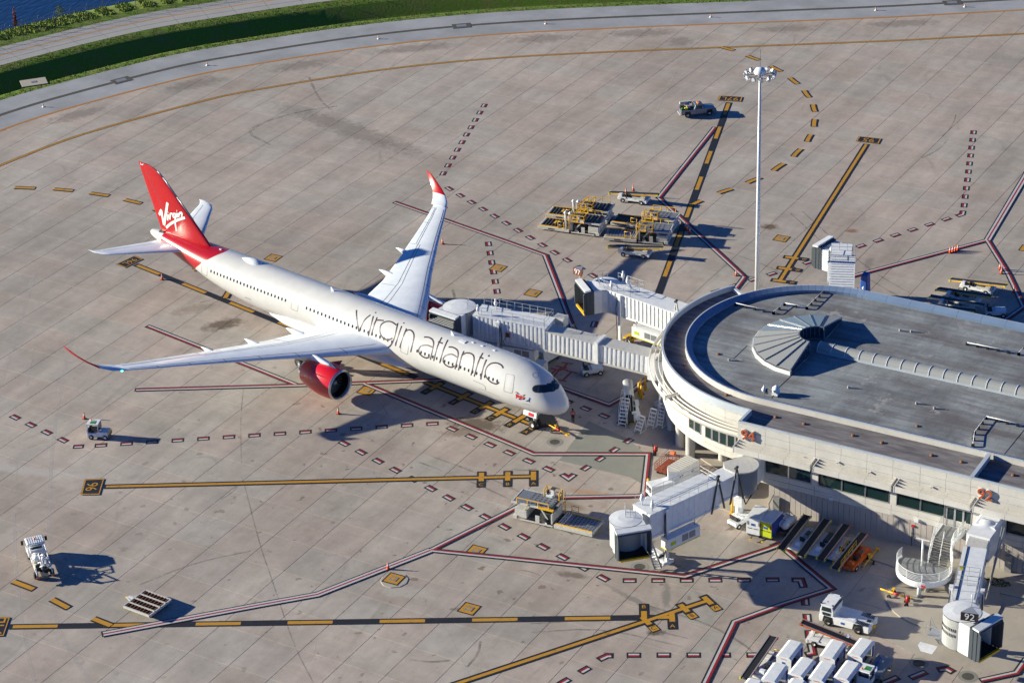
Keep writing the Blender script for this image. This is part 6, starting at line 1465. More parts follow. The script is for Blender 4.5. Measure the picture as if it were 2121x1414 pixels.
# landing: half disc on the camera side and to the left
C2 = Vector((61.9, 26.6)); rx, ry = 3.1, 1.9
pl = [G(*p, zl).to_2d() for p in ((1960, 1176), (1972, 1180), (1974, 1190), (1960, 1199), (1935, 1206), (1905, 1207), (1880, 1199), (1862, 1186), (1858, 1172), (1861, 1160), (1868, 1153), (1895, 1155), (1921, 1163))]
pl = smooth_line(pl+[pl[0]], 1)[:-1]
b = MB(); b.prism([tuple(L(p).to_2d()) for p in pl], zl-.06, zl, 'grey_metal'); b.build('rounded_landing', t)
m_out = smooth_line([A1, pTR, G(1967, 1150, zl+.6).to_2d(), G(1975, 1180, zl).to_2d(), G(1961, 1200, zl).to_2d(), G(1935, 1207.5, zl).to_2d(), G(1905, 1208.5, zl).to_2d(), G(1879, 1200, zl).to_2d(), G(1861, 1187, zl).to_2d(), G(1856, 1172, zl).to_2d(), G(1859, 1159, zl).to_2d(), G(1868, 1151, zl).to_2d()], 2)
acc = [0]; 
for a, c in zip(m_out, m_out[1:]): acc.append(acc[-1]+(c-a).length)
def zc(s_): 
    s0, s1 = (A1-pTR).length, (A1-pTR).length+(pTR-B1).length+.6
    return zt if s_ < s0 else (zl if s_ > s1 else zt+(zl-zt)*(s_-s0)/(s1-s0))
b = MB()
for i in range(len(m_out)-1):
    p, q_ = L(m_out[i]), L(m_out[i+1]); z0, z1 = zc(acc[i]), zc(acc[i+1]); dn = .55
    d = (q_-p).normalized(); n_ = Vector((-d.y, d.x, 0))*.06
    for s_ in (1, -1): b.face([p+n_*s_+Vector((0, 0, z0-dn)), q_+n_*s_+Vector((0, 0, z1-dn)), q_+n_*s_+Vector((0, 0, z1+.12)), p+n_*s_+Vector((0, 0, z0+.12))], 'white_paint', True)
    b.face([p+n_+Vector((0, 0, z0+.12)), q_+n_+Vector((0, 0, z1+.12)), q_-n_+Vector((0, 0, z1+.12)), p-n_+Vector((0, 0, z0+.12))], 'white_paint', True)
b.build('outer_stringer', t)
for hgt_ in (.32, .50, .68, .86, 1.10):
    b = MB()
    for i in range(len(m_out)-1): p, q_ = L(m_out[i]), L(m_out[i+1]); b.tube(p+Vector((0, 0, zc(acc[i])+hgt_)), q_+Vector((0, 0, zc(acc[i+1])+hgt_)), .04 if hgt_ > 1 else .024, 'white_paint', 5, caps=False)
    b.build('rail_bar', t)
q = MB(); q.box((0, 0, .6), (.09, .09, 1.1), 'white_paint'); pm_ = q.mesh('rail_post'); nx = 0
for i in range(len(m_out)):
    if acc[i] >= nx: p = L(m_out[i]); inst('rail_post', pm_, t, (p.x, p.y, zc(acc[i]))); nx = acc[i]+1.5
inL = [A0+Vector((.9, 0)), pTL, B0]
b = MB(); zz = [zt, zt, zl]
for i in (0, 1): p, q_ = L(inL[i]), L(inL[i+1]); b.beam(p+Vector((0, 0, zz[i]-.2)), q_+Vector((0, 0, zz[i+1]-.2)), .12, .55, 'white_paint')
b.build('inner_stringer', t)
for hgt_ in (.32, .50, .68, .86, 1.10):
    b = MB()
    for i in (0, 1): b.tube(L(inL[i])+Vector((0, 0, zz[i]+hgt_)), L(inL[i+1])+Vector((0, 0, zz[i+1]+hgt_)), .04 if hgt_ > 1 else .024, 'white_paint', 5)
    b.build('rail_bar', t)
for f in (0, .5, 1, 1.25, 1.5, 1.75, 2): i = min(1, int(f)); g = f-i; p = L(inL[i]).lerp(L(inL[i+1]), g); inst('rail_post', pm_, t, (p.x, p.y, zz[i]+(zz[i+1]-zz[i])*g))
rail(t, [(*L(pTL.lerp(pTR, .5)).to_2d(), zt), (*L(B0.lerp(B1, .6)).to_2d(), zl)], .95, .03, 'white_paint', 1.3, (), 'centre_rail')
b = MB(); p = L(G(1909, 1170, zl).to_2d()); b.tube((p.x, p.y, 0), (p.x, p.y, 5.3), .10, 'white_paint', 12); b.box((p.x, p.y, 5.35), (1.5, .10, .10), 'white_paint'); b.build('lamp_post', t)
b = MB(); p = L(G(1905, 1200, zl).to_2d()); b.tube((p.x, p.y, .1), (p.x, p.y, zl-.1), .22, 'white_paint', 14); b.build('support_post', t)
g = G(1913, 1213, zl-.2); b = MB(); p = L(g.to_2d()); b.box((p.x+.0, p.y-.1, zl-.22), (.5, .03, .24), 'red'); b.build('notice_plate', t)
# ================================================================ GROUND EQUIPMENT
def seatz(pr, pf, z=0.0):
    a, b = G(*pr, z), G(*pf, z); d = b-a; c = (a+b)/2; return Vector((c.x, c.y, 0)), math.atan2(d.y, d.x), d.to_2d().length
def edge_seat(pr, pf, w, side):
    """near side edge on the ground from rear to front; the thing's centre lies w/2 further away (side +1: to the left)"""
    c, h, L = seatz(pr, pf); return c+Vector((-math.sin(h), math.cos(h), 0))*side*w/2, h, L
_wm = {}
def wheel(parent, x, y, r=.36, w=.26, hubmat='white_paint'):
    k = (r, w, hubmat)
    if k not in _wm:
        b = MB(); b.lathe([(r*.5, -w/2), (r*.92, -w/2), (r, -w*.3), (r, w*.3), (r*.92, w/2), (r*.5, w/2)], (0, 0, 0), 'black_rubber', 20, 'Y')
        h = MB()
        for s_ in (-1, 1): h.lathe([(r*.52, s_*w*.42), (r*.3, s_*w*.30), (0, s_*w*.32)], (0, 0, 0), hubmat, 14, 'Y')
        _wm[k] = (b.mesh('wheel', True), h.mesh('hub', True))
    o = inst('wheel', _wm[k][0], parent, (x, y, r)); inst('hub', _wm[k][1], o)
def wheels(t, xs, hw, r=.36, w=.26, hub='white_paint'):
    for x in xs:
        for s_ in (1, -1): wheel(t, x, s_*hw, r, w, hub)
# ---- belt loaders
def belt_loader(label, pr, pf, z=1.25, side='yellow', body='white_paint', offs=0.0, rise=.35, L=None, rails=False, zlow=None, gear='old_white', loc=None, head=None, canopy=False):
    c, h, ln = seatz(pr, pf, z); L = L or ln
    t = thing('belt_loader', label, 'belt loader', c, h, 'belt loaders parked on the apron')
    o = offs; zz = z
    b = MB(); b.box((-.1, -o*.55-.0, .62), (4.3, 1.75, .42), body, top=(.98, .96)); b.box((-.2, -o*.55, .40), (3.4, 1.3, .2), 'steel_dark')
    for x in (-1.45, 1.35): b.box((x, -o*.55, .78), (1.1, 1.85, .18), body)
    b.box((2.1, -o*.55, .55), (.22, 1.8, .5), body); b.build('chassis', t, bevel=.03)
    for x in (-1.45, 1.35):
        for s_ in (1, -1): wheel(t, x, s_*.82-o*.55, .34, .24)
    a, e = Vector((-L/2, o, zz-rise)), Vector((L/2, o, zz+rise))
    b = MB(); b.beam(a+Vector((0, 0, .05)), e+Vector((0, 0, .05)), .74, .05, 'belt_black'); 
    for p in (a, e): b.tube(p+Vector((0, -.37, 0)), p+Vector((0, .37, 0)), .09, 'belt_black', 12)
    b.build('belt', t)
    for s_ in (1, -1):
        b = MB(); b.beam(a+Vector((0, s_*.43, 0)), e+Vector((0, s_*.43, 0)), .09, .20, side); b.beam(a+Vector((.05, s_*.43, .11)), e+Vector((-.05, s_*.43, .11)), .10, .03, 'galv'); b.build('side_rail', t)
        b = MB(); b.box(a+Vector((-.02, s_*.46, -.02)), (.22, .14, .26), 'bright_yellow'); b.box(e+Vector((0, s_*.46, 0)), (.22, .14, .24), 'bright_yellow' if side == 'yellow' else side); b.build('bumper', t)
    b = MB()
    for x in (-1.6, 1.6): b.beam((x, o-.3, .8), (x-.3, o-.3, zz+rise*x/(L/2)-.08), .08, .08, 'steel_dark'); b.beam((x, o+.3, .8), (x-.3, o+.3, zz+rise*x/(L/2)-.08), .08, .08, 'steel_dark')
    b.build('lift_frame', t)
    y = -.62 if o >= 0 else .62
    if o: y = -o*1.35
    b = MB(); b.box((-.6, y, .98), (.5, .48, .12), 'seat_dark'); b.box((-.86, y, 1.22), (.10, .46, .45), 'seat_dark'); b.build('seat', t)
    b = MB(); b.box((-1.75, y, 1.0), (.55, .62, .55), body, top=(.8, .9)); b.build('cowl', t, bevel=.03)
    b = MB(); b.tube((-1.35, y, 1.1), (-1.15, y, 1.42), .03, 'black', 6); b.lathe([(.17, -.015), (.19, 0), (.17, .015)], (-1.13, y, 1.44), 'black', 12); b.build('steering_wheel', t)
    b = MB(); b.box((1.0, y, .98), (1.9, .62, .30), gear, top=(.95, .9)); b.build('engine_cover', t)
    b = MB(); b.box((.6, y-.05, 1.16), (.9, .4, .05), 'steel_dark'); b.build('vent_plate', t)
    if rails:
        for s_ in (1, -1): r_ = rail(t, [a+Vector((.4, s_*.48, .1)), e+Vector((-2.8, s_*.48, .1))], .75, .035, 'yellow', .9, (.5,), 'hand_rail')
    else:
        b = MB(); b.path([(1.7, y-.25, .8), (1.7, y-.25, 1.55), (1.7, y+.25, 1.55), (1.7, y+.25, .8)], .03, 'yellow', 6); b.build('hand_rail', t)
    if canopy:
        b = MB(); b.loft([[(x, o+.62*math.cos(math.pi*k/8), zz+.5+rise*x/(L/2)+.45*math.sin(math.pi*k/8)) for k in range(9)] for x in (L*.05, L*.5)], 'galv', closed=False); b.build('canopy', t)
    return t
belt_loader('belt loader with two traffic cones standing on it beside the red and white line', (1263.5, 394), (1363, 407.7))
belt_loader('belt loader parked nearest the viewer below the two right-hand cargo loaders', (1260, 505.5), (1371, 517.5))
belt_loader('belt loader farthest out of the shade behind the roof, in full sun', (1970, 573), (2083, 596))
belt_loader('belt loader in the roof shade, second row from the sunlit one', (1942, 593), (2051, 619))
belt_loader('belt loader in the roof shade, third row from the sunlit one', (1927, 609), (2036, 637), side='old_white')
belt_loader('belt loader almost hidden behind the roof edge in deep shade', (1908, 626), (2018, 649))
belt_loader('white belt loader with an orange rail, leftmost of the row by the wall', (1628, 1134), (1681, 1075), 1.2, 'yellow', offs=.55, rise=.30)
belt_loader('white belt loader between two others in the row by the wall', (1669, 1147), (1722, 1084), 1.2, 'yellow', offs=.55, rise=.30, gear='steel_dark')
belt_loader('white belt loader next to the orange one by the wall', (1710, 1155), (1763, 1095), 1.2, 'orange', offs=.55, rise=.30)
belt_loader('orange belt loader with yellow hand rails by the wall', (1738, 1173), (1797, 1113), 1.25, 'orange', 'orange', offs=.45, rise=.35, rails=True, gear='orange')
belt_loader('belt loader with orange rail just below the big white pushback tractor', (1776, 1324), (1661, 1297), 1.5, 'orange', offs=-.0, rise=.55)
belt_loader('belt loader with orange rail left of the baggage carts at the bottom edge', (1552, 1401), (1611, 1327), 1.3, 'orange', offs=.5, rise=.35)
belt_loader('small white belt loader with an arched canopy under the round building', (1311, 868), (1303, 803), 1.5, 'white_paint', offs=.2, rise=.75, L=6.2, canopy=True)
# ---- cargo loaders
def cargo_loader(label, c, h, deck='steel_dark', posts=True, L=9.2, mirror=1, plate=False, railcol='yellow', hi=1.95):
    t = thing('cargo_loader', label, 'cargo loader', c, h, 'cargo loaders on the apron'); m = mirror; x0 = -L/2; xm = x0+4.7; x1 = L/2
    b = MB()
    for s_ in (1, -1): b.box(((x0+xm)/2, s_*1.45, .42), (xm-x0, .24, .42), 'old_white')
    b.box((x0+.12, 0, .42), (.24, 3.0, .34), 'old_white'); b.box(((x0+xm)/2, 0, .38), (xm-x0, 2.7, .12), 'steel_dark'); b.build('rear_platform', t, bevel=.02)
    if plate:
        b = MB(); b.box(((x0+xm)/2+.0, 0, .60), (xm-x0-.5, 2.6, .08), 'belt_black' if plate == 'black' else 'grey_plate'); b.build('deck_plate', t)
        q = MB(); q.lathe([(.09, 0), (.06, .05), (0, .05)], (0, 0, 0), 'black' if plate != 'black' else 'steel_dark', 7); bm_ = q.mesh('caster')
        for i in range(7):
            for j in range(7): inst('caster', bm_, t, (x0+.6+i*.42, -1.05+j*.35+(i % 2)*.12, .64))
        q = MB(); q.tube((0, -1.25, 0), (0, 1.25, 0), .085, 'galv', 10); rm_ = q.mesh('roller')
        for i in range(3): inst('roller', rm_, t, (xm-.9+i*.28, 0, .66))
    else:
        q = MB(); q.tube((0, -1.22, 0), (0, 1.22, 0), .135, 'steel_dark', 12); rm_ = q.mesh('roller')
        for i in range(9): inst('roller', rm_, t, (x0+.45+i*.47, 0, .60))
        b = MB(); b.box(((x0+xm)/2-.3, .1*m, .76), (.28, .9, .03), 'yellow'); b.build('guide', t)
    b = MB()
    for s_ in (1, -1): b.box(((x0+xm)/2, s_*1.30, .68), (xm-x0-.2, .08, .12), 'yellow')
    b.build('side_guide', t)
    b = MB(); b.box((x1-.75, 0, 1.0), (1.5, 2.9, .95), 'old_white', top=(.97, .98)); b.box((x1-.1, 0, .5), (.5, 3.15, .42), 'old_white'); b.box(((xm+x1)/2, 0, .45), (x1-xm, 2.3, .3), 'steel_dark'); b.build('body', t, bevel=.03)
    b = MB(); b.box((xm+1.1, 0, .95), (1.6, 2.2, .8), 'steel_dark'); b.box((xm+.35, 0, 1.1), (.16, 2.7, 1.2), 'old_white'); b.build('engine_bay', t)
    for s_ in (1, -1): b = MB(); b.box(((xm+x1)/2-.2, s_*1.46, .30), (x1-xm-.8, .10, .16), 'old_white'); b.box((xm+2.05, s_*1.46, .8), (.5, .10, .9), 'old_white'); b.build('side_skirt', t)
    for x in (xm+1.15,):
        for s_ in (1, -1): wheel(t, x, s_*1.28, .42, .3)
    b = MB(); b.box(((xm+x1)/2+.3, 0, hi), (x1-xm-.1, 2.7, .16), 'steel_dark')
    for s_ in (1, -1): b.box(((xm+x1)/2+.3, s_*1.4, hi+.02), (x1-xm-.1, .14, .24), 'old_white')
    b.box((x1+.28, 0, hi+.02), (.16, 2.9, .24), 'old_white'); b.build('front_platform', t)
    if plate:
        q = MB(); q.lathe([(.09, 0), (.06, .05), (0, .05)], (0, 0, 0), 'black', 7); bm2 = q.mesh('caster')
        b = MB(); b.box(((xm+x1)/2+.3, 0, hi+.1), (x1-xm-.4, 2.5, .04), 'grey_plate'); b.build('deck_plate', t)
        for i in range(6):
            for j in range(6): inst('caster', bm2, t, (xm+.7+i*.55, -1.0+j*.4, hi+.12))
    else:
        q = MB(); q.tube((0, -1.2, 0), (0, 1.2, 0), .12, 'steel_dark', 12); r2 = q.mesh('roller')
        for i in range(7): inst('roller', r2, t, (xm+.75+i*.5, 0, hi+.12))
    for s_ in (1, -1):
        for xx in (xm+.9, x1-.7): b = MB(); b.beam((xx, s_*1.2, .9), (xx+(.9 if xx < xm+2 else -.9), s_*1.2, hi-.05), .12, .16, 'old_white'); b.build('scissor_arm', t)
    s_ = -m                                     # control side
    if posts:
        for xx in (xm-.55, xm+.15): b = MB(); b.tube((xx, s_*1.3, .5), (xx, s_*1.3, 3.0), .15, 'old_white', 12); b.lathe([(.26, 3.0), (.28, 3.12), (.12, 3.32), (0, 3.35)], (xx, s_*1.3, 0), 'white_paint', 12); b.build('exhaust_post', t)
    b = MB(); b.box((xm+1.35, s_*1.25, hi+.62), (.35, .5, 1.0), 'white_paint'); b.box((xm+1.75, s_*1.25, hi+.25), (.9, .7, .3), 'white_paint'); b.box((xm+1.3, s_*1.25, hi+1.15), (.5, .55, .10), 'steel_dark'); b.box((xm+1.95, s_*1.2, hi+.55), (.12, .5, .5), 'seat_dark'); b.build('operator_console', t)
    rail(t, [(xm+.35, s_*1.62, hi), (xm+2.3, s_*1.62, hi), (xm+2.3, s_*.9, hi)], 1.05, .055, railcol, .95, (.5,), 'guard_rail'); rail(t, [(xm+.35, s_*1.62, hi), (xm+.35, s_*.7, hi)], 1.05, .055, railcol, .8, (.5,), 'guard_rail')
    rail(t, [(xm+.6, -s_*1.5, hi), (x1-.4, -s_*1.5, hi)], .75, .055, railcol, 1.2, (), 'guard_rail')
    b = MB()
    for k in range(6): b.tube((xm-.05, s_*1.45, .5+k*.28), (xm-.05, s_*1.05, .5+k*.28), .03, railcol, 5)
    for y_ in (1.05, 1.45): b.tube((xm-.05, s_*y_, .3), (xm-.05, s_*y_, hi+1.0), .035, railcol, 6)
    b.build('ladder', t)
    b = MB(); b.path([(xm-1.7, s_*1.4, .6), (xm-1.7, s_*1.4, 1.65), (xm-.85, s_*1.4, 1.65), (xm-.85, s_*1.4, .6)], .045, railcol, 6); b.tube((xm-1.7, s_*1.4, 1.1), (xm-.85, s_*1.4, 1.1), .035, railcol, 6); b.build('safety_gate', t)
    for k in range(3): b = MB(); b.beam((xm+.5+.9*k, -1.3, hi+1.0), (xm+.9+.9*k, 1.3, hi+1.0), .12, .10, railcol); (b.build('bridge_bar', t) if posts and k < 2 else None)
    b = MB(); b.box((xm+1.4, s_*1.2, hi+.05), (1.9, .9, .12), railcol); b.box((xm+.9, -s_*1.5, hi+.1), (1.8, .3, .2), railcol); b.build('walkway', t)
    b = MB(); b.box((x0+2.0, -m*1.58, .42), (.9, .03, .2), 'steel_dark'); b.build('step_plate', t)
    return t
c, h, _ = edge_seat((1115, 476), (1238, 493), 3.1, 1); cargo_loader('cargo loader with rollers and yellow rails, nearer of the left-hand pair', c, h, L=9.0)
c, h, _ = edge_seat((1134, 453), (1252, 467), 3.1, 1); cargo_loader('cargo loader with rollers and tall aerial, farther of the left-hand pair', c, h, L=9.0)
c, h, _ = edge_seat((1267, 469), (1388, 486), 3.1, 1); cargo_loader('cargo loader with a plain black rear deck beside the stand line', c, h, plate='black', posts=False, L=9.0, railcol='yellow')
c, h, _ = edge_seat((1255, 500), (1376, 510), 3.1, 1); cargo_loader('cargo loader with a worn grey deck behind the near belt loader', c, h, plate='grey', posts=False, L=9.0)
c, h, _ = edge_seat((1214, 1112), (1078, 1080), 3.1, -1); cargo_loader('lone cargo loader with lowered rear deck left of the gate 94 bridge', c, h, plate='grey', posts=False, L=9.6, mirror=1, hi=2.3)
# ---- baggage carts
def cart_proto(label, c, h, curtains='blue'):
    t = thing('baggage_cart', label, 'baggage cart', c, h, 'covered baggage carts at the bottom edge')
    b = MB(); b.box((0, 0, .48), (3.0, 1.62, .14), 'galv'); b.build('floor', t)
    b = MB(); P = [(-.84, 2.05), (-.55, 2.22), (.55, 2.22), (.84, 2.05), (.84, 1.98), (-.84, 1.98)]; b.loft([[(x, y, z) for y, z in P] for x in (-1.56, 1.56)], 'white_paint', sm=False, cap0=True, cap1=True); b.build('roof', t)
    for s_ in (-1, 1): b = MB(); b.box((s_*1.48, 0, 1.26), (.06, 1.62, 1.46), 'white_paint'); b.build('end_panel', t); b = MB(); b.box((s_*1.52, .0, 1.45), (.02, .34, .22), 'logo_blue'); b.box((s_*1.52, 0, 1.9), (.02, .6, .05), 'red'); b.build('emblem', t)
    for sx in (-1.42, 1.42):
        for sy in (-.77, .77): b = MB(); b.box((sx, sy, 1.25), (.07, .07, 1.5), 'galv'); b.build('corner_post', t)
    for sx in (-1.15, 1.15):
        for sy in (-.80, .80): b = MB(); b.box((sx, sy, 1.3), (.38, .05, 1.35), 'blue'); b.build('curtain', t)
    b = MB(); b.beam((1.5, 0, .42), (2.2, 0, .35), .08, .08, 'steel_dark'); b.box((2.2, 0, .35), (.2, .2, .08), 'yellow'); b.build('tow_bar', t)
    b = MB(); b.box((.1, .1, .62), (1.4, 1.1, .15), 'belt_black'); b.build('floor_mat', t)
    wheels(t, (-1.0, 1.0), .66, .24, .16)
    return t
ch = seatz((1610, 1355.5), (1634, 1325), 2.1)[1]
CT = [((1636, 1344), 'baggage cart standing alone at the left of the back row, green emblem end'), ((1725, 1343.6), 'rust-spotted baggage cart in the middle of the back row'), ((1783.5, 1340), 'baggage cart at the right of the back row, open side showing'), ((1605, 1391.5), 'rust-stained baggage cart next to the lower left belt loader'), ((1661, 1380), 'baggage cart with one rust spot, second in the front row'), ((1702.6, 1389), 'baggage cart third in the front row, clean roof'), ((1755.6, 1387), 'baggage cart fourth in the front row beside the tractor'), ((1552, 1424), 'baggage cart cut by the bottom frame edge, leftmost one'), ((1643, 1424), 'baggage cart cut by the bottom frame edge between two rows')]
pc = None
for k, (p, lab) in enumerate(CT):
    g = G(*p, 2.15); g.z = 0; jitter = [0, .02, -.03, .03, -.02, .02, -.01, .0, .03][k]
    if pc is None: pc = cart_proto(lab, g, ch)
    else: dup(pc, g, ch+jitter, lab)
# ---- containers by the wall
def boxcart(name, label, roof, z, mat, face, side, emblem='logo_blue'):
    P = [G(*p, z) for p in roof]; c = sum(P, Vector())/4; d = ((P[0]-P[3])+(P[1]-P[2]))/2; w = ((P[1]-P[0]).length+(P[2]-P[3]).length)/2; ln = d.length; h = math.atan2(d.y, d.x)
    t = thing(name, label, 'container', (c.x, c.y, 0), h)
    b = MB(); x0, x1, y0, y1 = -ln/2, ln/2, -w/2, w/2; zb = .5
    V = [(x0,y0),(x1,y0),(x1,y1),(x0,y1)]
    b.face([(*V[0], zb), (*V[1], zb), (*V[1], z-.05), (*V[0], z-.05)], side); b.face([(*V[2], zb), (*V[3], zb), (*V[3], z-.05), (*V[2], z-.05)], side); b.face([(*V[3], zb), (*V[0], zb), (*V[0], z-.05), (*V[3], z-.05)], face); b.face([(*V[1], zb), (*V[2], zb), (*V[2], z-.05), (*V[1], z-.05)], face); b.face([(*v, zb) for v in V], side); b.build('body', t)
    b = MB(); b.box((0, 0, z), (ln+.08, w+.08, .1), mat, top=(.98, .97)); b.build('roof', t, bevel=.03)
    b = MB(); b.box((x0-.02, 0, z-.75), (.03, .42, .28), emblem); b.build('emblem', t)
    b = MB()
    for s_ in (1, -1): b.box((x0-.03, s_*(w/2-.12), z-.6), (.05, .12, .45), 'red' if face == 'lime' else 'galv')
    b.box((x0-.02, -.35, 1.25), (.03, .5, .07), 'black'); b.box((x0-.02, .35, 1.25), (.03, .5, .07), 'black'); b.build('door_fittings', t)
    b = MB(); b.box((0, 0, .42), (ln, w*.8, .14), 'steel_dark'); b.beam((x0, 0, .4), (x0-.8, 0, .3), .1, .08, 'steel_dark'); b.box((x0-.8, 0, .3), (.2, .22, .1), 'yellow'); b.build('underframe', t)
    wheels(t, (-ln*.32, ln*.32), w*.38, .26, .18); return t
boxcart('box_trailer', 'white box cart parked left of the yellow and blue one', [(1566, 1045), (1592, 1051.5), (1573.5, 1077.5), (1545.7, 1070)], 2.5, 'white_paint', 'white_paint', 'white_paint')
boxcart('box_trailer', 'yellow-ended blue box cart with red lamps by the wall', [(1597.6, 1053.3), (1621.8, 1059.6), (1598.5, 1083.7), (1573.5, 1077.5)], 2.4, 'white_paint', 'lime', 'blue')
# white trailer with slanted nose beside the gate 94 bridge
P = [G(*p, 2.95) for p in ((1407, 975), (1448, 951), (1423, 943.5), (1383, 963))]; c = sum(P, Vector())/4; d = P[1]-P[0]; h = math.atan2(d.y, d.x); ln = d.length; w = (P[0]-P[3]).length
t = thing('cargo_trailer', 'cream white enclosed trailer with slanted nose behind the gate 94 bridge', 'trailer', (c.x, c.y, 0), h)
b = MB(); x0, x1 = -ln/2, ln/2; pl_ = [(x0-.0, -w/2), (x1, -w/2), (x1, w/2), (x0, w/2), (x0-.9, 0)]; b.prism(pl_, .55, 2.9, 'white_paint', 'conc_col'); b.build('body', t)
for k in range(9): b = MB(); x = x0+.2+ln/9*k; b.box((x, 0, 2.93), (.08, w-.1, .05), 'conc_col'); b.build('roof_rib', t)
b = MB(); b.box((x0+.3, -w/2-.02, 2.2), (.6, .03, .12), 'steel_dark'); b.box((x1-1.2, -w/2-.02, 2.0), (.4, .03, .12), 'logo_blue'); b.build('emblem', t)
wheels(t, (x1-1.6, x1-.9), w/2-.1, .33, .2); b = MB(); b.beam((x0-.8, 0, .5), (x0-1.7, 0, .45), .12, .1, 'steel_dark'); b.build('drawbar', t)
c, h, _ = seatz((1372, 982), (1392, 966)); t = thing('mesh_cart', 'rusty red mesh cart behind the cream white trailer', 'cart', c, h)
b = MB(); b.box((0, 0, .6), (3.0, 1.5, .1), 'rust_red'); b.build('deck', t)
rail(t, [(-1.5, -.75, .6), (1.5, -.75, .6), (1.5, .75, .6), (-1.5, .75, .6), (-1.5, -.75, .6)], .9, .03, 'rust_red', .5, (.33, .66), 'mesh_side'); wheels(t, (-1, 1), .6, .28, .18, 'rust_red')
b = MB(); b.box((1.3, 0, 1.7), (.5, .5, .4), 'orange', ry=.5); b.build('beacon_box', t)
c, h, _ = seatz((1352, 1030), (1385, 1022)); t = thing('ground_power_unit', 'white ground power unit with round gauges half hidden behind the gate 94 bridge', 'power unit', c, h)
b = MB(); b.box((0, 0, 1.15), (3.0, 1.6, 1.3), 'white_paint', top=(.96, .94)); b.build('housing', t, bevel=.04); b = MB(); b.box((-1.52, 0, 1.3), (.04, 1.2, .6), 'grey_plate')
for y_ in (-.4, .1): b.tube((-1.52, y_, 1.5), (-1.58, y_, 1.5), .16, 'black', 12)
b.build('gauge_panel', t); wheels(t, (-1, 1), .7, .32, .2)
# tank cart
c, h, _ = seatz((1614, 1108), (1640, 1085)); t = thing('tank_cart', 'white twin tank cart between the yellow cart and the first belt loader', 'cart', c, h)
b = MB()
for y_ in (-.42, .42): b.lathe([(0, -1.2), (.40, -1.1), (.48, -.8), (.48, .8), (.40, 1.1), (0, 1.2)], (0, y_, 1.15), 'white_paint', 18, 'X')
b.build('tank', t); b = MB(); b.box((0, 0, .55), (3.2, 1.5, .12), 'steel_dark'); b.lathe([(.2, 1.6), (.2, 1.7), (0, 1.72)], (0, .42, 0), 'steel_dark', 12); b.build('frame', t); wheels(t, (-1, 1), .7, .3, .2)
b = MB()
for x in (-.6, .6): b.path([(x, .9*math.cos(a), 1.15+.5*math.sin(a)) for a in [k*math.pi/8 for k in range(9)]], .03, 'black', 5)
b.build('strap', t)
# ---- small tractors
def tug(label, c, h, style='open', body='white_paint', name='baggage_tractor'):
    t = thing(name, label, 'tractor', c, h, 'small baggage tractors')
    b = MB(); b.box((.55, 0, .72), (1.5, 1.35, .62), body, top=(.92, .92)); b.box((-.75, 0, .62), (1.2, 1.35, .50), body); b.box((0, 0, .42), (2.7, 1.2, .25), 'steel_dark'); b.box((1.32, 0, .55), (.14, 1.4, .3), 'steel_dark'); b.build('body', t, bevel=.05)
    wheels(t, (-.85, .9), .62, .33, .24)
    b = MB()
    for y_ in (-.3, .3): b.box((-.75, y_, .98), (.5, .5, .14), 'seat_dark'); b.box((-1.05, y_, 1.25), (.12, .5, .5), 'seat_dark')
    b.build('seat', t)
    b = MB(); b.tube((-.1, .3, 1.0), (-.3, .3, 1.3), .03, 'black'); b.lathe([(.19, -.02), (.21, 0), (.19, .02)], (-.32, .3, 1.32), 'black', 14); b.build('steering_wheel', t)
    b = MB()
    for y_ in (-.45, .45): b.tube((1.28, y_, .85), (1.34, y_, .85), .1, 'white_paint', 10)
    b.build('headlight', t)
    if style == 'cab':
        b = MB(); b.box((-.55, 0, 2.05), (1.5, 1.38, .10), body, top=(.94, .94)); b.box((-.55, -.2, 2.115), (.7, .6, .02), 'logo_green' if 'logo_green' in MATS else 'lime'); b.build('roof', t, bevel=.03)
        b = MB()
        for x in (-1.2, .12):
            for y_ in (-.62, .62): b.beam((x, y_, .85), (x*1.0, y_, 2.0), .07, .07, body)
        b.box((-1.26, 0, 1.1), (.08, 1.36, .6), body); b.build('cab_post', t)
        b = MB(); b.box((.14, 0, 1.5), (.03, 1.2, .85), 'vehicle_glass'); b.box((-.3, -.64, 1.45), (.75, .03, .8), 'vehicle_glass'); b.build('pane', t)
        b = MB(); b.tube((-.9, .3, 2.1), (-.9, .3, 2.28), .08, 'amber', 10); b.build('beacon', t)
        b = MB(); b.box((1.33, 0, .8), (.03, 1.2, .3), 'yellow'); b.build('hazard_strip', t)
    return t
plain('logo_green', (0.05, 0.25, 0.06), 0.5)
tug('white tractor with green cab roof patch, alone at the left by the dashes', G(207, 905), R(21), 'cab')
tug('open white tractor with black seats between the airliner nose and the round building', G(1227, 774), R(40), 'open')
tug('small white tractor in the roof shade beside the hidden belt loaders', G(2062, 654), R(25), 'open')
tug('small white tractor left of the white box cart beside two yellow posts', G(1533, 1085), R(70), 'open')
t = tug('white-roofed tractor coupled to a dark flat cart at the bottom edge', G(1797, 1412), ch, 'cab')
c = G(1821, 1393); t = thing('flat_cart', 'dark blue flat cart with a loose hose behind the white-roofed tractor', 'cart', c, ch)
b = MB(); b.box((0, 0, .75), (3.4, 1.6, .5), 'grey_blue'); b.build('deck', t, bevel=.03); wheels(t, (-1.1, 1.1), .66, .28, .18); b = MB(); b.path([(-.9, -.2, 1.05), (-.2, .3, 1.15), (.6, .1, 1.2), (1.3, .35, 1.1), (1.6, .5, .8)], .10, 'logo_blue', 7); b.build('hose', t)
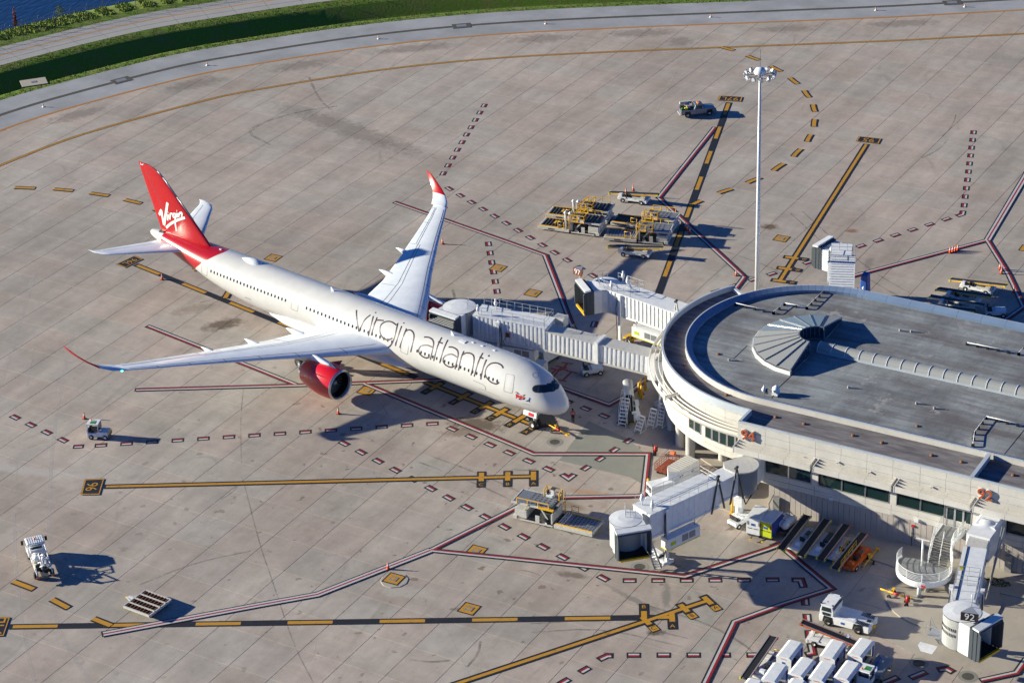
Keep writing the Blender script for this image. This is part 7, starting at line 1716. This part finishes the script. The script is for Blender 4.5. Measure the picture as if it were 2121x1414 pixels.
# dark-sided dolly half under the belt loader
# ---- pushback tractor
c, h, ln = edge_seat((1787, 1319), (1702, 1295), 2.9, -1); t = thing('pushback_tractor', 'big white low pushback tractor with a raised cab at its front', 'tractor', c, h)
b = MB(); b.extr([(-3.5, .45), (3.3, .45), (3.4, .9), (3.4, 1.35), (1.3, 1.45), (-1.2, 1.45), (-3.5, 1.25)], -1.45, 1.45, 'white_paint'); b.build('body', t, bevel=.06)
b = MB(); b.extr([(1.45, 1.4), (3.35, 1.35), (3.3, 2.1), (3.1, 2.75), (1.65, 2.75), (1.4, 2.1)], -1.40, 1.40, 'white_paint'); b.build('cab', t, bevel=.05)
b = MB(); b.box((2.35, 0, 2.80), (1.7, 2.9, .09), 'white_paint'); b.build('cab_roof', t, bevel=.03)
for s_ in (1, -1):
    b = MB(); b.extr([(1.75, 2.0), (3.1, 2.0), (3.0, 2.6), (1.85, 2.6)], s_*1.42-.015, s_*1.42+.015, 'vehicle_glass'); b.build('side_window', t); b = MB(); b.extr([(1.95, 1.45), (2.9, 1.45), (2.95, 1.85), (1.9, 1.85)], s_*1.45-.015, s_*1.47, 'vehicle_glass'); b.build('door_window', t)
b = MB(); b.box((1.46, 0, 2.35), (.05, 2.5, .55), 'vehicle_glass', ry=-.12); b.box((3.25, 0, 2.4), (.05, 2.5, .5), 'vehicle_glass', ry=.28); b.build('windscreen', t)
for x in (-2.0, 2.15):
    for s_ in (1, -1):
        b = MB(); b.box((x, s_*1.40, .95), (1.55, .16, .85), 'black', top=(.75, 1)); b.build('wheel_arch', t); wheel(t, x, s_*1.28, .60, .42, 'galv')
q = MB(); q.box((0, 0, 0), (.09, .75, .03), 'black'); sl_ = q.mesh('grille_slot')
for k in range(9):
    for s_ in (1, -1): inst('grille_slot', sl_, t, (-3.2+k*.2, s_*.95, 1.36+.01*k))
b = MB(); b.box((-.2, 0, 1.47), (2.2, 1.5, .05), 'white_paint'); b.build('hatch', t); b = MB(); b.box((-2.9, 0, 1.33), (.5, .5, .05), 'black'); b.build('hatch', t); t.scale = (.80, .84, .86)
b = MB(); b.box((-3.6, 0, .75), (.4, .5, .25), 'yellow'); b.build('tow_hitch', t); b = MB()
b.box((.1, 1.47, .95), (.5, .02, .3), 'logo_blue'); b.box((2.6, .55, 2.86), (.16, .16, .03), 'red'); b.build('emblem', t)
for y_ in (1.2, -1.2):
    for x in (1.6, 3.2): b = MB(); b.box((x, y_, 2.9), (.2, .16, .14), 'black'); b.build('work_lamp', t)
# ---- pickup
pr, pf = G(1425, 244.5), G(1469.5, 239.5); d = pf-pr; h = math.atan2(d.y, d.x); c = (pr+pf)/2+Vector((-math.sin(h), math.cos(h), 0))*.95; wb = d.length
t = thing('pickup_truck', 'grey-blue pickup truck with a loaded open bed beside the far stand line', 'pickup truck', c, h)
plain('truck_blue', (0.17, 0.22, 0.29), 0.3, 0.3, coat=0.6)
b = MB(); secs_ = []
b.extr([(-2.75, .5), (2.75, .5), (2.8, .95), (2.65, 1.18), (1.25, 1.28), (-.75, 1.28), (-.75, 1.25), (-2.75, 1.25)], -.98, .98, 'truck_blue'); b.build('body', t, bevel=.08)
b = MB(); b.box((.1, 0, 1.6), (1.55, 1.8, .66), 'truck_blue', top=(.72, .86)); b.build('cab', t, bevel=.06)
b = MB()
b.box((.84, 0, 1.62), (.05, 1.5, .5), 'vehicle_glass', ry=-.38); b.box((-.62, 0, 1.62), (.04, 1.3, .4), 'vehicle_glass', ry=.2)
for s_ in (1, -1): b.box((.12, s_*.865, 1.6), (1.0, .03, .42), 'vehicle_glass', rx=s_*.19, top=(.8, 1))
b.build('cab_glass', t)
for x in (-1.75, 1.75):
    for s_ in (1, -1): b = MB(); b.box((x, s_*.95, .78), (1.0, .1, .5), 'black', top=(.8, 1)); b.build('wheel_arch', t); wheel(t, x, s_*.85, .42, .28, 'galv')
b = MB(); b.box((-1.75, 0, 1.18), (1.9, 1.7, .18), 'black'); b.box((-2.3, .5, 1.4), (.7, .5, .4), 'steel_dark'); b.box((-1.4, .3, 1.45), (.6, 1.0, .4), 'galv'); b.box((-1.9, -.5, 1.4), (.5, .4, .3), 'bright_yellow'); b.box((-2.5, -.4, 1.35), (.3, .4, .3), 'nav_teal' if 'nav_teal' in MATS else 'logo_green'); b.build('bed_load', t)
b = MB(); b.box((-1.6, .9, 1.85), (1.9, .35, .4), 'conc_col'); b.build('side_toolbox', t)
b = MB()
for s_ in (1, -1): b.box((2.78, s_*.75, .95), (.06, .3, .2), 'white_paint')
b.build('headlight', t); b = MB()
for s_ in (1, -1): b.box((-2.77, s_*.88, .95), (.05, .14, .35), 'red')
b.build('tail_light', t); b = MB(); b.box((-2.85, 0, .55), (.2, 1.8, .18), 'galv'); b.box((2.85, 0, .6), (.15, 1.9, .22), 'galv'); b.build('bumper', t)
b = MB(); b.box((.1, 0, 1.98), (.3, .9, .10), 'amber'); b.build('light_bar', t)
# ---- fuel dispenser truck
c, h, ln = seatz((97, 1207), (73, 1143)); t = thing('hydrant_truck', 'white fuel hydrant truck packed with pipes, at the far left with a long shadow', 'truck', c, h)
b = MB(); b.box((-.4, 0, .8), (6.8, .9, .22), 'steel_dark'); b.build('chassis', t)
b = MB(); b.extr([(1.7, .6), (3.7, .6), (3.75, 1.4), (3.5, 2.45), (1.75, 2.45), (1.7, 1.5)], -1.12, 1.12, 'white_paint'); b.build('cab', t, bevel=.08)
for k in range(8): b = MB(); b.box((2.6, -.95+k*.27, 2.48), (1.6, .10, .06), 'white_paint'); b.build('roof_rib', t)
b = MB(); b.box((1.71, 0, 1.95), (.05, 1.3, .5), 'vehicle_glass'); b.box((3.64, 0, 1.95), (.05, 1.9, .85), 'vehicle_glass', ry=-.23)
for s_ in (1, -1): b.box((2.7, s_*1.13, 1.85), (1.2, .03, .6), 'vehicle_glass')
b.build('cab_glass', t)
for s_ in (1, -1): b = MB(); b.box((3.4, s_*1.5, 1.9), (.14, .28, .55), 'black'); b.tube((3.4, s_*1.1, 2.1), (3.4, s_*1.4, 2.1), .03, 'black'); b.build('wing_mirror', t)
b = MB(); b.tube((2.7, 0, 2.5), (2.7, 0, 2.7), .1, 'amber'); b.build('beacon', t)
wheels(t, (2.6, ), 1.0, .45, .3); wheels(t, (-2.3, ), 1.0, .45, .5)
b = MB()
for s_ in (1, -1):
    for (p, q_) in (((1.5, .95, .9), (-3.3, .95, .9)), ((1.3, .95, 2.3), (-.4, .95, 2.3)), ((1.3, .95, .9), (1.3, .95, 2.3)), ((-.4, .95, .9), (-.4, .95, 2.3)), ((-.4, .95, 2.0), (-3.2, .9, 1.3)), ((-2.0, .95, .9), (-2.0, .95, 1.7)), ((-3.2, .95, .9), (-3.2, .95, 1.35))): b.tube((p[0], s_*p[1], p[2]), (q_[0], s_*q_[1], q_[2]), .055, 'white_paint')
for x in (1.3, .45, -.4): b.tube((x, -.95, 2.3), (x, .95, 2.3), .05, 'white_paint')
b.build('pipe_frame', t)
b = MB(); b.lathe([(0, -.9), (.34, -.85), (.36, .5), (0, .6)], (.2, .45, 1.45), 'white_paint', 16, 'X'); b.lathe([(0, -.6), (.30, -.55), (.30, .5), (0, .55)], (-.4, -.4, 1.5), 'white_paint', 16, 'X'); b.build('filter_vessel', t)
b = MB()
rr = random.Random(9)
for k in range(9): a_ = Vector((rr.uniform(-2.6, .8), rr.uniform(-.8, .8), rr.uniform(1.0, 1.9))); b.path([a_, a_+Vector((rr.uniform(-.6, .6), rr.uniform(-.4, .4), rr.uniform(.1, .5))), a_+Vector((rr.uniform(-.9, .9), rr.uniform(-.6, .6), -.3))], .08, 'white_paint', 7)
b.build('pipework', t)
b = MB(); b.path([(-1.4+.38*math.cos(a), -.1, 1.65+.38*math.sin(a)) for a in [k*math.pi/7 for k in range(14)]], .08, 'white_paint', 6, True); b.build('hose_reel', t)
b = MB(); b.box((-1.9, .5, 1.15), (.8, .6, .5), 'belt_black'); b.box((-2.5, -.35, 1.1), (.8, .7, .4), 'belt_black'); b.box((-1.7, .9, 1.3), (.6, .2, .5), 'yellow'); b.build('equipment_box', t)
b = MB(); b.box((-3.55, 0, .75), (.3, 2.3, .16), 'steel_dark')
for s_ in (1, -1): b.box((-3.72, s_*.95, .78), (.05, .35, .2), 'red')
b.build('rear_bar', t); b = MB(); b.path([(.2, .2, 1.5), (-.6, .1, 2.3), (-1.6, .2, 2.7), (-2.4, .15, 2.2), (-2.8, .2, 1.4)], .09, 'white_paint', 8); b.build('fuel_boom', t); t.scale = (.88, .88, .92)
# ---- pallet dolly
c, h, ln = seatz((333, 1264), (279, 1244), .3); t = thing('pallet_dolly', 'empty white pallet dolly with rusty rollers in front of the wide boundary line', 'dolly', c, h)
b = MB()
for s_ in (1, -1): b.box((0, s_*1.75, .62), (3.6, .14, .26), 'old_white')
for x in (-1.8, 1.8): b.box((x, 0, .62), (.14, 3.5, .26), 'old_white')
b.box((0, 0, .5), (3.5, 3.4, .08), 'rust'); b.build('frame', t)
for y_ in (-.9, 0, .9): b = MB(); b.box((0, y_, .74), (3.6, .16, .08), 'old_white'); b.build('cross_member', t)
q = MB(); q.tube((-.0, -.38, 0), (0, .38, 0), .07, 'rust', 8); rm_ = q.mesh('roller')
for y_ in (-1.33, -.45, .45, 1.33):
    for k in range(8): inst('roller', rm_, t, (-1.5+k*.43, y_, .66))
b = MB(); b.beam((1.8, .6, .6), (2.9, .05, .45), .1, .1, 'old_white'); b.beam((1.8, -.6, .6), (2.9, -.05, .45), .1, .1, 'old_white'); b.box((2.3, 0, .5), (.9, .5, .06), 'white_paint'); b.box((2.95, 0, .45), (.3, .2, .1), 'yellow'); b.build('tow_bar', t); wheels(t, (-1.2, 1.2), 1.2, .26, .2)
# ---- container on a dolly under the bridge
g = G(1135, 748); t = thing('cargo_container', 'white cargo container lettered in blue under the docked boarding bridge', 'container', g, R(-12))
b = MB(); b.extr([(-.75, .5), (.75, .5), (.75, 2.15), (-.75, 2.15)], -1.6, 1.6, 'white_paint'); b.build('body', t, bevel=.03)
b = MB(); b.box((0, 0, .42), (1.6, 3.3, .1), 'steel_dark'); b.build('dolly_deck', t); wheels(t, (-.5, .5), 1.2, .2, .15)
b = MB(); b.box((-.77, 0, 1.3), (.02, 3.0, 1.5), 'navy'); b.build('curtain', t); inst('lettering', textmesh('DELTA', .38, .004, 'flag_blue'), t, (.1, -1.62, 1.85), (math.pi/2, 0, 0))
b = MB(); b.face([(-.66, -1.62, 1.75), (-.52, -1.62, 1.75), (-.59, -1.62, 1.92)], 'red'); b.build('emblem', t)
for (px, py, lab) in [((1062), 765, 'dark open container shed directly behind the airliner nose'),]:
    g = Vector((1.2, 50.6, 0)); t = thing('freight_box', 'dark open-sided freight box under the middle of the docked bridge', 'container', g, R(8)); b = MB(); b.box((0, 0, 1.9), (5.6, 2.2, .16), 'white_paint'); b.box((2.8, 0, 1.2), (.12, 2.2, 1.4), 'white_paint'); b.box((-.4, -1.05, 1.2), (.9, .08, 1.4), 'white_paint'); b.box((0, 0, .5), (5.6, 2.2, .14), 'steel_dark'); b.box((0, .9, 1.2), (5.6, .08, 1.4), 'navy'); b.build('body', t); wheels(t, (-2, 2), .9, .26, .2)
# ---- tow bars
def towbar(label, pr, pf, c1='yellow', c2='red'):
    c, h, ln = seatz(pr, pf); t = thing('tow_bar', label, 'tow bar', c, h, 'yellow aircraft tow bars'); L = ln
    b = MB(); b.tube((-L/2, 0, .45), (L/2, 0, .40), .09, c1, 10); b.build('tube', t)
    b = MB(); b.box((L/2-.1, 0, .40), (.35, .45, .16), c1); b.build('head', t); b = MB(); b.tube((-L*.05, 0, .43), (L*.14, 0, .42), .11, c2, 10); b.build('sleeve', t)
    b = MB(); b.lathe([(.09, 0), (.16, .04), (.09, .08)], (-L/2-.1, 0, .42), 'steel_dark', 10); b.build('tow_eye', t)
    b = MB(); b.beam((-L*.12, -.55, .30), (-L*.12, .55, .30), .07, .07, c1); b.beam((-L*.12, 0, .3), (-L*.02, 0, .95), .07, .07, c1); b.box((-L*.05, 0, .95), (.3, .35, .12), c1); b.build('axle', t)
    wheel(t, -L*.12, .6, .24, .14, 'steel_dark'); wheel(t, -L*.12, -.6, .24, .14, 'steel_dark')
towbar('yellow tow bar with a red sleeve lying before the airliner nose wheel', (1132, 884), (1177, 906))
towbar('yellow tow bar lying on the pavement beside the round stair pad', (1823, 1226), (1884, 1245))
towbar('yellow tow bar standing right of the orange belt loader', (1787, 1180), (1818, 1142), 'yellow', 'yellow')
# ---- step ladders
def ladder(label, px, py, head, h, n, w=.85, base=.0, dx=1.1):
    g = G(px, py); t = thing('step_ladder', label, 'ladder', (g.x, g.y, base), head, 'white wheeled step ladders')
    for k in range(n): b = MB(); f = (k+1)/n; b.box((-dx/2+dx*f*.85, 0, h*f), (.24, w, .05), 'white_paint'); b.build('step', t)
    b = MB()
    for s_ in (1, -1): b.beam((-dx/2-.05, s_*w/2, .05), (dx*.38, s_*w/2, h), .05, .12, 'white_paint'); b.beam((dx*.55, s_*w/2, .05), (dx*.38, s_*w/2, h), .05, .06, 'white_paint'); b.beam((-dx/2, s_*w/2, .1), (dx*.55, s_*w/2, .1), .05, .05, 'white_paint')
    b.build('side_frame', t)
    if h > 2.5:
        b = MB()
        for s_ in (1, -1): b.path([(-dx/2+.3, s_*w/2, h*.35), (-dx/2+.3, s_*w/2, h*.35+.9), (dx*.38, s_*w/2, h+1.0), (dx*.55, s_*w/2, h+1.0), (dx*.55, s_*w/2, h)], .025, 'white_paint', 5)
        b.build('hand_rail', t)
ladder('tall white step ladder left of the canopied belt loader', 1293, 876, R(100), 3.0, 8, .95, 0, 2.0)
ladder('shorter white step ladder in front of the canopied belt loader', 1326, 893, R(80), 1.9, 5, .85)
ladder('white step ladder left of the last one on the kerbed pad under the building', 1351, 885, R(85), 2.2, 5, .85, .13)
ladder('white step ladder farthest right under the round building', 1370, 884, R(88), 2.8, 7, .8, .13)
ladder('small white step ladder under the curved white stair', 1910, 1222, R(95), 1.2, 3, .8, .13, .7)
# ---- bollards
bo = None
for px, py, lab in [(1336.6, 806, 'yellow bollard farthest right in the group of four by the round building'), (1326.6, 810, 'yellow bollard farthest back left in the group of four'), (1323.4, 817, 'leftmost yellow bollard of the group of four'), (1329, 823.5, 'yellow bollard nearest the viewer in the group of four'), (1342.5, 1017, 'lone yellow bollard behind the gate 94 bridge rail'), (1516.4, 1063, 'yellow bollard left of the gate 94 bridge pillar'), (1531, 1057, 'yellow bollard right beside the gate 94 bridge pillar')]:
    g = G(px, py)
    if bo is None:
        bo = thing('bollard', lab, 'bollard', (g.x, g.y, 0), 0, 'yellow bollards'); b = MB(); b.tube((0, 0, 0), (0, 0, 1.6), .14, 'yellow', 14); b.lathe([(.14, 1.6), (.1, 1.68), (0, 1.7)], (0, 0, 0), 'yellow', 14); b.build('post', bo); b = MB(); b.box((0, 0, .06), (.5, .5, .12), 'yellow'); b.build('foot', bo)
    else: dup(bo, (g.x, g.y, 0), 0, lab)
# ---- cones
cn = None
CN = [(175, 867, 0, 'traffic cone standing above the cabbed tractor at the left'), (336, 579.5, 0, 'traffic cone on the stand line below the tail'), (701, 857, 0, 'traffic cone in front of the near engine'), (804, 1178, 0, 'slim traffic cone on the wide red and white line'), (917, 505.5, 0, 'traffic cone below the far wing tip'), (1525, 571, 0, 'traffic cone at the corner of the red and white line left of the mast'),
      (1420, 474, 0, 'hindmost of three traffic cones beside the stand line'), (1424, 478, 0, 'middle of three traffic cones beside the stand line'), (1429, 483, 0, 'nearest of three traffic cones beside the stand line'),
      (1967.5, 524, 0, 'leftmost of four traffic cones in a row on the boundary line'), (1973, 522.3, 0, 'second from left of four traffic cones in a row'), (1978.3, 520.6, 0, 'third from left of four traffic cones in a row'), (1983.5, 519, 0, 'rightmost of four traffic cones in a row on the boundary line'),
      (2071, 558, 0, 'hindmost of the huddled traffic cones near the right frame edge'), (2075.5, 561, 0, 'middle of the huddled traffic cones near the right frame edge'), (2074, 567, 0, 'nearest of the huddled traffic cones near the right frame edge'), (2100, 605, 0, 'traffic cone in the shade right of the parked belt loaders'),
      (1296.5, 412, .95, 'left of two traffic cones standing on the far belt loader'), (1312, 405, .95, 'right of two traffic cones standing on the far belt loader'), (1331, 816, 0, 'traffic cone hidden among the four yellow bollards')]
for px, py, z, lab in CN:
    g = G(px, py, 0) if not z else G(px, py-10, z)
    if cn is None:
        cn = thing('traffic_cone', lab, 'traffic cone', (g.x, g.y, 0), 0, 'orange traffic cones'); b = MB(); b.box((0, 0, .03), (.40, .40, .06), 'black_rubber'); b.build('base', cn); b = MB(); b.lathe([(.17, .05), (.13, .35), (.075, .70), (.045, .95), (0, .96)], (0, 0, 0), 'cone_orange', 16); b.build('cone_body', cn); b = MB(); b.lathe([(.118, .46), (.098, .60)], (0, 0, 0), 'pure_white', 16); b.lathe([(.088, .68), (.074, .76)], (0, 0, 0), 'pure_white', 16); b.build('reflective_band', cn)
    else: dup(cn, (g.x, g.y, z), random.uniform(0, 1.5), lab)
# ---- wheeled extinguishers, chair
for px, py, lab, mat_ in ((1357, 941, 'wheeled fire extinguisher on the kerb under the round building', False), (1878, 1253, 'wheeled fire extinguisher on a red mat beside the tow bar', True)):
    g = G(px, py); t = thing('wheeled_extinguisher', lab, 'fire extinguisher', (g.x, g.y, 0), .4)
    if mat_: b = MB(); b.box((0, 0, .012), (1.3, 1.1, .02), 'red', rz=.3); b.build('floor_mat', t)
    b = MB(); b.tube((0, 0, .35), (.1, 0, 1.15), .19, 'red', 14); b.build('cylinder', t); wheel(t, -.05, .32, .25, .09, 'steel_dark'); wheel(t, -.05, -.32, .25, .09, 'steel_dark')
    b = MB(); b.path([(-.1, -.2, .4), (-.3, -.2, 1.3), (-.3, .2, 1.3), (-.1, .2, .4)], .03, 'black', 6); b.path([(.25, .28*math.cos(a), .8+.3*math.sin(a)) for a in [k*math.pi/5 for k in range(10)]], .05, 'black', 6, True); b.build('handle', t)
g = G(1948, 1212); t = thing('office_chair', 'black office chair under the curved white stair', 'chair', (g.x, g.y, .13), .8)
b = MB(); b.box((0, 0, .5), (.5, .5, .1), 'black'); b.build('seat', t); b = MB(); b.box((-.26, 0, .85), (.08, .46, .55), 'black'); b.build('backrest', t); b = MB(); b.tube((0, 0, .08), (0, 0, .46), .03, 'steel_dark')
for k in range(5): b.beam((0, 0, .1), (.3*math.cos(k*1.256), .3*math.sin(k*1.256), .06), .04, .04, 'black')
b.build('base', t)
g = G(1893, 1160); b = MB()
g = Vector((66.9, 31.6, .13)); t = thing('utility_cabinet', 'brown metal utility cabinet on legs between the stair and the gate 92 bridge', 'cabinet', g-Vector((1.9, 1.3, 0)), 0)
b = MB(); b.box((0, 0, 1.0), (1.3, .8, 1.3), 'sign_brown' if False else 'cream_dark'); b.build('housing', t); b = MB()
for x in (-.5, .5):
    for y_ in (-.3, .3): b.box((x, y_, .2), (.08, .08, .4), 'steel_dark')
b.build('legs', t); b = MB(); b.box((.2, -.41, 1.3), (.3, .02, .1), 'red'); b.build('notice', t)

# ---- person by the nose, walking away from the viewer
def person(label, loc, head):
    t = thing('person', label, 'person', loc, head, None)
    def skin(name, verts, edges, rad, mat, root=0, parent=t, sub=2):
        me = bpy.data.meshes.new(name); me.from_pydata(verts, edges, []); o = bpy.data.objects.new(name, me); COL.objects.link(o); o.parent = parent; me.materials.append(MATS[mat])
        s_ = o.modifiers.new('skin', 'SKIN'); 
        for i, v in enumerate(me.skin_vertices[0].data): v.radius = rad[i] if isinstance(rad[i], tuple) else (rad[i], rad[i]); v.use_root = (i == root)
        s_.use_smooth_shade = True; u = o.modifiers.new('sub', 'SUBSURF'); u.levels = u.render_levels = sub; return o
    V = [(0,0,.98),(0,0,1.15),(0,0,1.36),(0,0,1.50),(.02,0,1.60),(.03,0,1.68),(.02,0,1.75), (0,.10,.92),(.10,.11,.50),(.02,.11,.10),(.14,.12,.05), (0,-.10,.92),(-.06,-.11,.50),(-.22,-.11,.14),(-.10,-.12,.06), (0,.19,1.42),(-.02,.26,1.16),(.10,.26,.94),(.14,.25,.86), (0,-.19,1.42),(.03,-.26,1.16),(.16,-.24,.98),(.20,-.23,.90)]
    E_ = [(0,1),(1,2),(2,3),(3,4),(4,5),(5,6),(0,7),(7,8),(8,9),(9,10),(0,11),(11,12),(12,13),(13,14),(2,15),(15,16),(16,17),(17,18),(2,19),(19,20),(20,21),(21,22)]
    Rd = [(.15,.11),(.14,.10),(.16,.10),.055,.085,.10,.07,.10,.07,.05,.045,.10,.07,.05,.045,.07,.05,.04,.035,.07,.05,.04,.035]
    skin('body', V, E_, Rd, 'skin')
    skin('trousers', [(0,0,.98),(0,.10,.90),(.10,.11,.50),(.02,.11,.14),(0,-.10,.90),(-.06,-.11,.50),(-.21,-.11,.17)], [(0,1),(1,2),(2,3),(0,4),(4,5),(5,6)], [(.165,.125),.115,.085,.068,.115,.085,.068], 'black')
    skin('vest', [(0,0,.98),(0,0,1.18),(0,0,1.40),(0,.19,1.42),(-.01,.24,1.27),(0,-.19,1.42),(.01,-.24,1.27)], [(0,1),(1,2),(2,3),(3,4),(2,5),(5,6)], [(.175,.13),(.165,.12),(.185,.125),.085,.07,.085,.07], 'vest_red', 1)
    b = MB(); b.lathe([(.105, 1.66), (.115, 1.72), (.10, 1.80), (.05, 1.84), (0, 1.85)], (.0, 0, 0), 'black', 14); b.build('hair', t)
    b = MB(); b.tube((.115, 0, 1.66), (.155, 0, 1.645), .018, 'skin', 6, .012)
    for s_ in (1, -1): b.tube((.02, s_*.10, 1.66), (.02, s_*.118, 1.67), .028, 'skin', 8)
    b.build('nose_and_ears', t); b = MB()
    for s_ in (1, -1): b.lathe([(.013, 0), (0, .006)], (.118, s_*.035, 1.69), 'pure_white', 8, 'X')
    b.box((.12, 0, 1.60), (.008, .05, .01), 'red'); b.build('face_features', t)
    b = MB()
    for z in (1.08, 1.30): b.lathe([(.178 if z < 1.2 else .19, z), (.178 if z < 1.2 else .19, z+.05)], (0, 0, 0), 'pure_white', 18)
    bb = b.build('reflective_band', t); bb.scale = (.72, 1.0, 1)
    for s_, hx, hz in ((1, .15, .85), (-1, .21, .89)):
        b = MB(); y0 = s_*(.25 if s_ > 0 else .23)
        b.box((hx, y0, hz), (.05, .03, .08), 'skin')
        for k in range(4): b.tube((hx-.018+k*.013, y0, hz-.03), (hx-.012+k*.013, y0-s_*.008, hz-.10+abs(k-1.5)*.008), .008, 'skin', 5, .006)
        b.tube((hx+.02, y0, hz+.02), (hx+.045, y0-s_*.01, hz-.03), .009, 'skin', 5, .007); b.build('hand', t)
    b = MB()
    for (x, y_) in ((.07, .11), (-.15, -.115)): b.box((x+.02, y_, .045), (.27, .10, .09), 'rust', top=(.8, .85))
    b.build('shoes', t, bevel=.02)
    return t
g = G(1187, 873.5); person('person in a red vest and black trousers walking beside the airliner nose', g, R(110))
